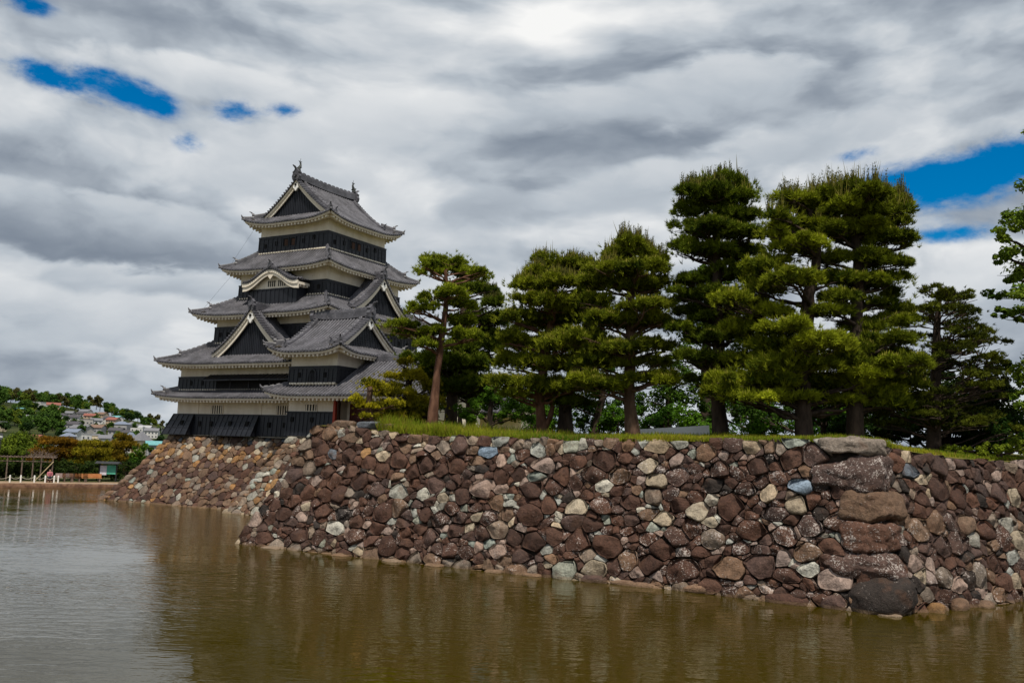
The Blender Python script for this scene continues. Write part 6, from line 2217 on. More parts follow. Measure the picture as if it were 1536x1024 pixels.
def broadleaf(key, name, label, c_dark, c_light, seed, leaf=.09, dens=1.0, cat='tree', bark='darkbark', group=None, droop=0.0, limbs=True):
    (bx, by, bz), tr, pads = TREE[key]
    rng = np.random.default_rng(seed)
    pr = random.Random(seed)
    z0 = ground_z(bx, by) if bz > 3 else 0.45
    root = thing(name, label, cat, (bx, by, z0), group)
    dz = bz - z0
    tr = [[p[0], p[1], p[2] + (dz if i else 0), p[3]] for i, p in enumerate(tr)]
    pads = [[p[0], p[1], p[2] + dz, p[3], p[4]] for p in pads]
    mb = MB()
    P, R = trunk_mesh(mb, tr, pr, 1.2)
    for (px, py, pz, rx, rz) in pads:
        c = Vector((px, py, pz))
        q, r = near_on_trunk(P, R, c)
        lp = limb(mb, q, c, min(r * .5, .09), .015, pr, -.03, 6, .12)
        for _ in range(4):
            e = c + Vector((pr.uniform(-1, 1) * rx, pr.uniform(-1, 1) * rx, pr.uniform(-.8, .8) * rz)) * .8
            limb(mb, lp[-2 - pr.randint(0, 2)], e, .02, .007, pr, 0, 3, .1)
    bpy_from_local(mb, 'trunk', M[bark], root)
    V, T, C = leaf_clumps(rng, pads, leaf, dens, c_dark, c_light, seed, droop)
    np_mesh('crown', V, T, M['leaf'], C, root)
    return root


PD, PL = (0.022, 0.036, 0.008), (0.105, 0.108, 0.016)
TREE['T1'][1][:] = [[a, b, c, r * .64] for a, b, c, r in TREE['T1'][1]]
pine('T1', 'red_pine', 'slender red-barked pine with open flat cloud-like pads, nearest the castle', (.028, .045, .008), (.105, .115, .018), 101, .9, .05, 0, .17, 'redbark')
pine('T2', 'black_pine', 'dense dark pine with thin straight trunk just behind the slender red-barked pine', (.014, .026, .007), (.055, .068, .012), 102, .9, .10, .15, .22, 'darkbark')
pine('T2b', 'black_pine', 'small low dark pine in front of the gatehouse roof', (.012, .022, .006), (.035, .05, .01), 103, .9, .05, 0, .16, 'darkbark')
pine('T3', 'black_pine', 'broad bushy pine on a forked reddish trunk, left of centre', PD, PL, 104, 1.0, .22, .30, .22, 'redbark', fork=[(0.1, 0, .35, .15), (.32, .1, .9, .14), (.42, .12, 1.4, .12), (.35, .1, 2.1, .10)])
pine('T4', 'black_pine', 'dark pine with low side branches between the forked pine and the upright pine', (.012, .022, .006), (.06, .072, .012), 105, 1.0, .10, 0, .22, 'darkbark')
pine('T5', 'black_pine', 'upright pine with a curved grey trunk and pointed tufted top beside the white wall', (.018, .032, .007), (.095, .10, .015), 106, 1.0, .22, .45, .22, 'bark')
pine('T6', 'black_pine', 'tall dark layered pine standing in front of the right end of the white wall', (.013, .025, .006), (.065, .078, .013), 107, 1.05, .12, .40, .22, 'darkbark')
pine('T7', 'black_pine', 'leaning pine with wide bright green lower boughs spreading over the wall', (.030, .046, .009), (.125, .130, .018), 108, 1.0, .12, .50, .23, 'darkbark')
pine('T8', 'black_pine', 'tallest pine with long bristling shoots, standing closest to the wall corner', (.018, .032, .007), (.085, .092, .014), 109, 1.0, .16, .60, .23, 'darkbark')
pine('S1', 'cloud_pine', 'small trained pine with rounded cloud pads in front of the red doors', (.055, .055, .008), (.20, .165, .022), 110, 1.5, .05, 0, .10, 'bark')
pine('S2', 'bush_pine', 'low golden-green bushy pine between the pavilion and the red-barked pine', (.040, .042, .007), (.155, .125, .018), 111, 1.1, .06, 0, .13, 'darkbark')
pine('T9', 'hemlock_tree', 'airy dark conifer with thin drooping level sprays near the right edge', (.012, .018, .006), (.045, .048, .012), 112, .50, 0, 0, .14, 'darkbark', 'conifer', K=8)
broadleaf('M1', 'maple_tree', 'bright green broadleaf tree reaching in from the right edge', (.055, .11, .012), (.21, .28, .025), 120, .10, 1.3)
broadleaf('B1', 'leafy_shrub', 'bright green leafy shrub in the grass left of the forked pine', (.035, .09, .009), (.13, .25, .018), 121, .075, 1.5, 'shrub')
broadleaf('B2', 'young_tree', 'leafy green tree behind the trunks of the forked pine and the upright pine', (.015, .04, .007), (.07, .14, .016), 122, .085, 1.0)
broadleaf('B3', 'young_tree', 'leafy green tree above the long low white wall', (.018, .045, .007), (.08, .15, .016), 123, .085, 1.0)
broadleaf('B4', 'broadleaf_tree', 'tall pale green tree showing behind the tall dark layered pine', (.025, .055, .008), (.12, .19, .02), 124, .10, .8)
broadleaf('B5', 'young_tree', 'low leafy tree under the wide bright boughs of the leaning pine', (.012, .032, .006), (.055, .11, .014), 125, .08, 1.0)
broadleaf('B8', 'young_tree', 'green leafy tree filling the gap behind the forked reddish trunk', (.015, .04, .007), (.065, .13, .016), 140, .085, 1.0)
broadleaf('B10', 'young_tree', 'leafy tree behind the trunk of the tall dark layered pine', (.012, .034, .006), (.055, .115, .014), 141, .085, 1.0)
broadleaf('B11', 'young_tree', 'dark leafy tree behind the trunk of the tallest pine', (.010, .028, .006), (.045, .095, .014), 142, .085, 1.0)
broadleaf('B13', 'evergreen_tree', 'dark leafy evergreen filling the space behind the airy conifer', (.010, .022, .005), (.045, .068, .012), 144, .09, 2.4)
broadleaf('B12', 'leafy_shrub', 'dark shrub at the foot of the thin straight pine trunk', (.010, .025, .006), (.04, .075, .012), 143, .075, 1.2, 'shrub')
broadleaf('B6', 'evergreen_thicket', 'dark evergreen thicket below the airy conifer, right of the tallest pine', (.008, .020, .005), (.036, .062, .010), 126, .085, 2.6, 'thicket')
broadleaf('B7', 'leafy_shrub', 'yellow-green shrub on top of the wall at the right edge', (.06, .10, .010), (.24, .29, .02), 127, .07, 1.6, 'shrub')

HEDGE = [(41.2, -2.0, 1.3), (43.4, -1.0, 1.5), (45.3, -2.2, 1.25), (47.3, -.6, 1.6), (49.4, -1.4, 1.4), (51.3, 0.2, 1.7), (53.2, -1.0, 1.4), (55.0, -.2, 1.6), (56.8, -2.2, 1.4), (58.3, -1.2, 1.6), (60.0, -3.0, 1.4), (61.8, -2.2, 1.6), (63.2, -4.2, 1.3), (64.8, -3.4, 1.5), (53.9, -5.4, .8), (48.0, -4.6, .8), (57.9, -6.4, .8)]
HWORDS = ['behind the thin straight pine', 'left of the forked trunk', 'right of the forked trunk', 'left of the upright pine', 'behind the left end of the white wall', 'above the middle of the white wall', 'behind the right end of the white wall', 'right of the layered pine trunk', 'left of the leaning pine trunk', 'between the two right-hand pine trunks', 'just right of the tallest pine', 'left of the airy conifer', 'under the airy conifer', 'right of the airy conifer trunk', 'low in the grass by the layered pine', 'low in the grass left of the white wall', 'low in the grass by the leaning pine']
for i_, (hu, hv, hs) in enumerate(HEDGE):
    g_ = np.random.default_rng(400 + i_)
    TREE['H'] = ([hu, hv, ground_z(hu, hv)], [[0, 0, -.1, .05], [.03, 0, .4, .04], [0, 0, .8 * hs, .02]], [[float(g_.uniform(-.8, .8)) * hs, float(g_.uniform(-.5, .5)) * hs, float(g_.uniform(.35, 1.25)) * hs, .55 * hs, .42 * hs] for _ in range(8)])
    dark_ = hu > 57
    tone_ = (('deep green', (.010, .028, .006), (.045, .095, .012)) if dark_ else (('bright green', (.03, .085, .008), (.12, .25, .017)), ('mid-green', (.02, .06, .008), (.08, .18, .016)))[i_ % 2])
    broadleaf('H', 'hedge_shrub', tone_[0] + ' shrub ' + HWORDS[i_], tone_[1], tone_[2], 400 + i_, .075, .8, 'shrub', group='shrubs under the pines')

FARG = 'trees along the far bank'
broadleaf('F1', 'willow_tree', 'pale green weeping willow at the left end of the far bank', (.05, .085, .010), (.16, .215, .02), 130, .16, .8, 'willow', droop=1.6, group=FARG)
pine('F2', 'red_pine', 'rusty-brown layered pine behind the trellis on the far bank', (.05, .026, .008), (.12, .060, .016), 131, .35, 0, 0, .32, 'redbark', K=9, width=.05, group=FARG)
broadleaf('F3', 'broadleaf_tree', 'dark green round tree between the rusty pine and the olive pine', (.012, .045, .010), (.05, .12, .02), 132, .16, .5, group=FARG)
pine('F4', 'olive_pine', 'olive-brown layered pine behind the orange benches', (.045, .042, .008), (.125, .095, .018), 133, .35, 0, 0, .32, 'bark', K=9, width=.05, group=FARG)
pine('F5', 'olive_pine', 'taller brownish pine just left of the leafy tree by the keep base', (.040, .032, .008), (.12, .075, .018), 134, .35, 0, 0, .32, 'bark', K=9, width=.05, group=FARG)
broadleaf('F6', 'broadleaf_tree', 'fresh green leafy tree against the slope of the keep base', (.03, .075, .008), (.12, .20, .02), 135, .14, .6, group=FARG)


def build_grass():
    rng = np.random.default_rng(77)
    n = 52000
    u = rng.uniform(37.4, 60.6, n)
    back = rng.exponential(1.3, n)
    v = -12.95 + 0.0 * u - (u - 33.4) * 0.030 + .05 + back
    right_end = rng.uniform(size=n) < .20
    s = rng.uniform(0, 12, n)
    ur = 60.0 + .469 * s - .883 * (back + .2)
    vr = -13.75 + .883 * s + .469 * (back + .2)
    u = np.where(right_end, ur, u)
    v = np.where(right_end, vr, v)
    z = np.array([ground_z(a, b) for a, b in zip(u, v)])
    clump = np.array([noise.noise((a * .55, b * .55, 3.0)) for a, b in zip(u, v)])
    clump2 = np.array([noise.noise((a * .22, b * .3, 8.0)) for a, b in zip(u, v)])
    lefty = np.clip((47 - u) / 9, 0, 1)
    h = (.17 + .26 * lefty + .34 * np.clip(clump + .15, 0, 1) * (.5 + lefty)) * rng.uniform(.5, 1.3, n)
    h = np.where(right_end, .14 * rng.uniform(.5, 1.4, n), h)
    d = unit(np.c_[rng.normal(size=(n, 2)) * .28, np.ones(n)])
    sd = unit(np.c_[rng.normal(size=(n, 2)), np.zeros(n)]) * (.011 * rng.uniform(.7, 1.5, n))[:, None]
    p = np.c_[u, v, z - .03]
    bend = np.c_[rng.normal(size=(n, 2)) * .10, np.zeros(n)]
    m1 = p + d * (h * .55)[:, None]
    t1 = p + d * h[:, None] + bend * (h * 1.2)[:, None]
    V = np.stack([p - sd, p + sd, m1 - sd * .8, m1 + sd * .8, t1], 1).reshape(-1, 3)
    i = np.arange(n)[:, None] * 5
    T = np.concatenate([i + [0, 1, 3], i + [0, 3, 2], i + [2, 3, 4]], 0)
    mix = np.clip(.45 + clump2 * .9 + rng.uniform(-.25, .25, n), 0, 1)[:, None]
    straw = (rng.uniform(size=(n, 1)) < .10 + .25 * np.clip(-clump2, 0, 1)[:, None])
    col = np.array([.11, .20, .014]) * (1 - mix) + np.array([.34, .34, .025]) * mix
    col = np.where(straw, np.array([.34, .22, .06]), col) * rng.uniform(.75, 1.2, (n, 1))
    C = np.repeat(np.c_[col, np.ones(n)], 5, 0)
    o = np_mesh('grass', V, T, M['blade'], C)
    tag(o, 'long yellow-green grass along the top of the stone wall', 'grass', kind='stuff')


def build_white_wall():
    mb = MB()
    a, b = Vector((48.75, -8.4, 0)), Vector((51.9, -6.9, 0))
    d = (b - a).normalized()
    nrm = Vector((-d.y, d.x, 0)) * .09
    za, zb = 5.55, 5.55
    lo = [a + nrm, a - nrm, b - nrm, b + nrm]
    hi = [p.copy() for p in lo]
    for i, p in enumerate(lo):
        p.z = za
        hi[i] += Vector((-d.y, d.x, 0)) * .35  # top leaned back, an added slope so the face catches more sky light
        hi[i].z = 6.12 if i < 2 else 6.42
    mb.hexa([tuple(p) for p in lo], [tuple(p) for p in hi])
    wl = mb.build('white_wall', M['white'], None)
    tag(wl, 'long low white wall in the grass behind the upright pine', 'wall', kind='thing')
    return wl


build_grass()
build_white_wall()


# ------------------------------------------------------------------ far bank and town
def build_far_bank():
    a0, ad, an = Vector((-18.6, 2.7, 0)), Vector((0.484, 0.875, 0)), Vector((-0.875, 0.484, 0))
    at = lambda m, n, z=.45: a0 + ad * m + an * n + Vector((0, 0, z))

    def m_of(px, n):
        """distance along the bank that is seen in the given bearing (tangent)"""
        t = (px - 768.0) / 1400.0 * 1.0067
        dirv = FW + RT * t
        o = Vector((CAMP.x, CAMP.y, 0))
        s = a0 + an * n - o
        # solve o + k*dirv = a0 + ad*m + an*n
        det = dirv.x * (-ad.y) - dirv.y * (-ad.x)
        k = (s.x * (-ad.y) - s.y * (-ad.x)) / det
        p = o + dirv * k
        return (p - a0 - an * n).dot(ad)
    fence = thing('rope_fence', 'low fence of white posts and a slack rope along the far bank', 'fence', tuple(at(0, 1.2)))
    ms = [m_of(x, 1.2) for x in (-20, 10, 36, 52, 72, 88, 101, 107)]
    ends = []
    for m in ms:
        mb = MB()
        p = at(m, 1.2)
        mb.tube([p + Vector((0, 0, -.02)), p + Vector((0, 0, .62)), p + Vector((0, 0, .66))], [.075, .07, .045], 8)
        mb.build('post', M['white'], fence)
        ends.append(p + Vector((0, 0, .52)))
    mb = MB()
    for p, q in zip(ends, ends[1:]):
        mb.tube([p.lerp(q, t) + Vector((0, 0, -.22 * sin(pi * t))) for t in np.linspace(0, 1, 9).tolist()], .022, 5)
    mb.build('rope', M['rope'], fence)
    # trellis
    tre = thing('trellis', 'long timber wisteria trellis with a leaning bamboo prop on the far bank', 'trellis', tuple(at(m_of(50, 5), 5)))
    mA, mB = m_of(-30, 5), m_of(101, 5)
    for x in (-20, 8, 30, 52, 68, 80, 97):
        for n in (4.2, 6.6):
            mb = MB()
            p = at(m_of(x, n), n)
            mb.tube([p, p + Vector((0, 0, 2.35))], .07, 6)
            mb.build('post', M['timber'], tre)
    mb = MB()
    for n in (4.2, 5.4, 6.6):
        mb.tube([at(mA, n, 2.75), at(mB, n, 2.72)], .06, 6)
    for k in range(26):
        m = lerp(mA, mB, k / 25)
        mb.tube([at(m, 3.8, 2.83), at(m, 7.0, 2.83)], .035, 5)
    mb.tube([at(mA, 4.15, 2.35), at(mB - .3, 4.15, 2.32)], .045, 6)
    mb.build('beam', M['timber'], tre)
    mb = MB()
    mb.tube([at(m_of(73, 3.6), 3.6, .5), at(m_of(98, 4.1), 4.1, 2.35)], .045, 6)
    mb.build('bamboo_prop', M['bamboo'], tre)
    rng = np.random.default_rng(55)
    pads = []
    for x in (-20, -8, 4, 14, 24, 34, 44):
        p = at(m_of(x, 5.4), 5.4 + rng.uniform(-.6, .6), 3.15)
        pads.append([p.x, p.y, p.z, 1.1, .42])
    V, T, C = leaf_clumps(rng, pads, .15, 1.0, (.03, .06, .008), (.13, .17, .015), 9)
    np_mesh('vine_leaves', V - np.array(tre.location), T, M['leaf'], C, tre)
    mb = MB()
    pr = random.Random(3)
    for k in range(60):
        m = lerp(m_of(55, 5), mB, pr.random())
        p = at(m, pr.uniform(4, 6.8), 2.85)
        limb(mb, p, p + Vector((pr.uniform(-.8, .8), pr.uniform(-.8, .8), pr.uniform(.1, .75))), .02, .006, pr, 0, 4, .15)
    mb.build('bare_vines', M['timber'], tre)
    # lamp
    lp = thing('street_lamp', 'dark post lamp with a pale lantern beside the willow', 'lamp', tuple(at(m_of(17, 7.5), 7.5)))
    p = at(m_of(17, 7.5), 7.5)
    mb = MB()
    mb.tube([p, p + Vector((0, 0, .3)), p + Vector((0, 0, .35)), p + Vector((0, 0, 3.9))], [.11, .10, .06, .05], 8)
    mb.build('pole', M['iron'], lp)
    mb = MB()
    mb.tube([p + Vector((0, 0, 3.9)), p + Vector((0, 0, 4.1)), p + Vector((0, 0, 4.35))], [.10, .20, .17], 8)
    mb.build('lantern', M['lampglass'], lp)
    mb = MB()
    mb.tube([p + Vector((0, 0, 4.35)), p + Vector((0, 0, 4.42)), p + Vector((0, 0, 4.55))], [.23, .20, .03], 8)
    mb.build('lamp_cap', M['iron'], lp)
    # benches
    grey = flat_mat('grey_pink_timber', (.36, .27, .25))
    for i, (x, m_, lab) in enumerate(((117, grey, 'faded grey-pink bench at the left end of the row by the moat'), (127, M['bench'], 'orange timber bench beside the faded grey-pink bench'), (137, M['bench'], 'middle orange timber bench in the row by the far bank'), (157, M['bench'], 'orange timber bench standing apart, nearest the keep base'))):
        p = at(m_of(x, 2.4), 2.4)
        b = thing('bench', lab, 'bench', tuple(p), 'benches along the far bank')
        fr = Frame(p, ad, an)
        mb = MB()
        mb.box(-.85, .85, -.22, .22, .40, .47, fr)
        mb.build('seat', m_, b)
        mb = MB()
        mb.box(-.85, .85, .20, .26, .50, .84, fr)
        mb.build('backrest', m_, b)
        for s in (-1, 1):
            mb = MB()
            mb.box(s * .66 - .06, s * .66 + .06, -.18, .25, 0, .40, fr)
            mb.box(s * .66 - .04, s * .66 + .04, .21, .27, .40, .82, fr)
            mb.build('leg', M['timber'], b)
    # notice board under a small roof
    p = at(m_of(179, 4.5), 4.5)
    nb = thing('notice_board', 'roofed notice board with a green panel and a white poster', 'notice board', tuple(p))
    fr = Frame(p, RT, FW)
    for x in (-.85, .85):
        mb = MB()
        mb.box(x - .05, x + .05, -.05, .05, 0, 1.85, fr)
        mb.build('post', M['iron'], nb)
    mb = MB()
    mb.box(-.1, .8, -.04, .04, .75, 1.65, fr)
    mb.build('panel', flat_mat('green_panel', (.10, .42, .30)), nb)
    mb = MB()
    mb.box(-.78, -.12, -.05, .03, .65, 1.6, fr)
    mb.build('poster', flat_mat('white_poster', (.72, .66, .74)), nb)
    mb = MB()
    mb.hexa([fr(-1.2, -.5, 1.80), fr(1.2, -.5, 1.80), fr(1.2, .5, 1.80), fr(-1.2, .5, 1.80)], [fr(-1.2, -.04, 2.02), fr(1.2, -.04, 2.02), fr(1.2, .04, 2.02), fr(-1.2, .04, 2.02)])
    mb.build('roof', M['iron'], nb)
    for i_, (x_, n_, s_) in enumerate(((-6, 8.5, 1.3), (22, 8.5, 1.2), (58, 8.8, 1.3), (76, 8.6, 1.2), (108, 7.5, 1.2), (126, 7.2, 1.1), (147, 7.4, 1.2), (163, 7.6, 1.1), (192, 8.0, 1.3), (206, 8.5, 1.3))):
        g_ = np.random.default_rng(700 + i_)
        hp = at(m_of(x_, n_), n_)
        TREE['H'] = ([hp.x, hp.y, .45], [[0, 0, -.1, .05], [.03, 0, .4, .04], [0, 0, .8 * s_, .02]], [[float(g_.uniform(-1.5, 1.5)) * s_, float(g_.uniform(-1.2, 1.2)) * s_, float(g_.uniform(.35, 1.3)) * s_, .7 * s_, .5 * s_] for _ in range(9)])
        broadleaf('H', 'hedge_shrub', 'dark shrub ' + ('under the willow', 'behind the street lamp', 'behind the middle of the trellis', 'left of the leaning bamboo prop', 'behind the faded grey-pink bench', 'behind the first orange bench', 'between the orange benches', 'left of the notice board', 'right of the notice board', 'against the foot of the keep rampart')[i_], (.012, .025, .006), (.045, .07, .012), 700 + i_, .13, .35, 'shrub', group='shrubs on the far bank')
    build_person(at(m_of(94, 1.9), 1.9), ad, an)


def skin_body(name, edges_pts, mat, parent):
    """continuous figure grown with a Skin modifier: list of chains sharing the first point index"""
    pts, edges, rad = [], [], []
    index = {}

    def vid(key, p, r):
        if key not in index:
            index[key] = len(pts)
            pts.append(p)
            rad.append(r)
        return index[key]
    for chain in edges_pts:
        prev = None
        for key, p, r in chain:
            i = vid(key, p, r)
            if prev is not None and prev != i:
                edges.append((prev, i))
            prev = i
    me = bpy.data.meshes.new(name)
    me.from_pydata(pts, edges, [])
    o = link(bpy.data.objects.new(name, me))
    o.parent = parent
    md = o.modifiers.new('skin', 'SKIN')
    for i, sv in enumerate(me.skin_vertices[0].data):
        sv.radius = (rad[i], rad[i])
        sv.use_root = (i == 0)
    sb = o.modifiers.new('smooth', 'SUBSURF')
    sb.levels = 1
    sb.render_levels = 1
    me.materials.append(mat)
    return o


def build_person(p, ad, an):
    """visitor sitting on a low block by the rope fence, facing the water"""
    root = thing('person', 'person in a pink top and dark trousers sitting by the rope fence', 'person', tuple(p))
    fwd, sd = -an, ad
    P = lambda f, s, z: tuple(fwd * f + sd * s + Vector((0, 0, z)))
    skin = flat_mat('skin_tone', (.48, .30, .22), .6)
    pink = flat_mat('pink_cloth', (.42, .14, .17))
    navy = flat_mat('dark_cloth', (.02, .022, .035))
    hip = ('hip', P(0, 0, .50), .13)
    ch = [[hip, ('belly', P(.02, 0, .68), .12), ('chest', P(.04, 0, .88), .13), ('neck', P(.05, 0, 1.03), .05), ('jaw', P(.08, 0, 1.10), .06), ('head', P(.07, 0, 1.20), .095)]]
    for s in (-1, 1):
        n = 'l' if s < 0 else 'r'
        ch.append([('chest', None, 0), ('sh' + n, P(.04, s * .17, .95), .055), ('el' + n, P(.10, s * .22, .70), .042), ('wr' + n, P(.30, s * .15, .58), .032), ('ha' + n, P(.38, s * .13, .56), .034)])
        ch.append([hip, ('hj' + n, P(.08, s * .10, .49), .085), ('kn' + n, P(.44, s * .12, .50), .06), ('an' + n, P(.48, s * .12, .09), .042), ('to' + n, P(.62, s * .13, .04), .038)])
    skin_body('body', ch, skin, root)
    mb = MB()
    rows = []
    for z, a, b, f in ((.50, .20, .155, .0), (.68, .165, .14, .02), (.86, .185, .15, .04), (.96, .17, .12, .045), (1.02, .07, .065, .05)):
        rows.append([P(f + b * cos(t), a * sin(t), z) for t in np.linspace(0, 2 * pi, 12, endpoint=False).tolist()])
    mb.grid(rows, closed=True)
    for s in (-1, 1):
        mb.tube([P(.04, s * .15, .95), P(.07, s * .20, .82), P(.10, s * .22, .70), P(.20, s * .19, .64)], [.072, .066, .058, .05], 8)
    bpy_from_local(mb, 'shirt', pink, root)
    mb = MB()
    for s in (-1, 1):
        mb.tube([P(-.04, s * .08, .50), P(.12, s * .10, .50), P(.44, s * .12, .51), P(.47, s * .12, .40), P(.48, s * .12, .14)], [.12, .105, .08, .075, .062], 9)
    bpy_from_local(mb, 'trousers', navy, root)
    mb = MB()
    rows = []
    for z, r in ((1.13, .085), (1.20, .108), (1.27, .098), (1.31, .05)):
        rows.append([P(.045 + r * cos(t) * .95, r * sin(t), z) for t in np.linspace(.9, 2 * pi - .9, 10).tolist()])
    mb.grid(rows)
    bpy_from_local(mb, 'hair', flat_mat('dark_hair', (.02, .015, .012)), root)
    bs = MB()
    q = Vector(p)
    fr = Frame(q, sd, -fwd)
    bs.box(-.42, .42, -.20, .24, .0, .38, fr)
    bl = bs.build('stone_block', M['bankstone'], None)
    tag(bl, 'low stone block the person in the pink top sits on', 'stone block', kind='thing')


build_far_bank()


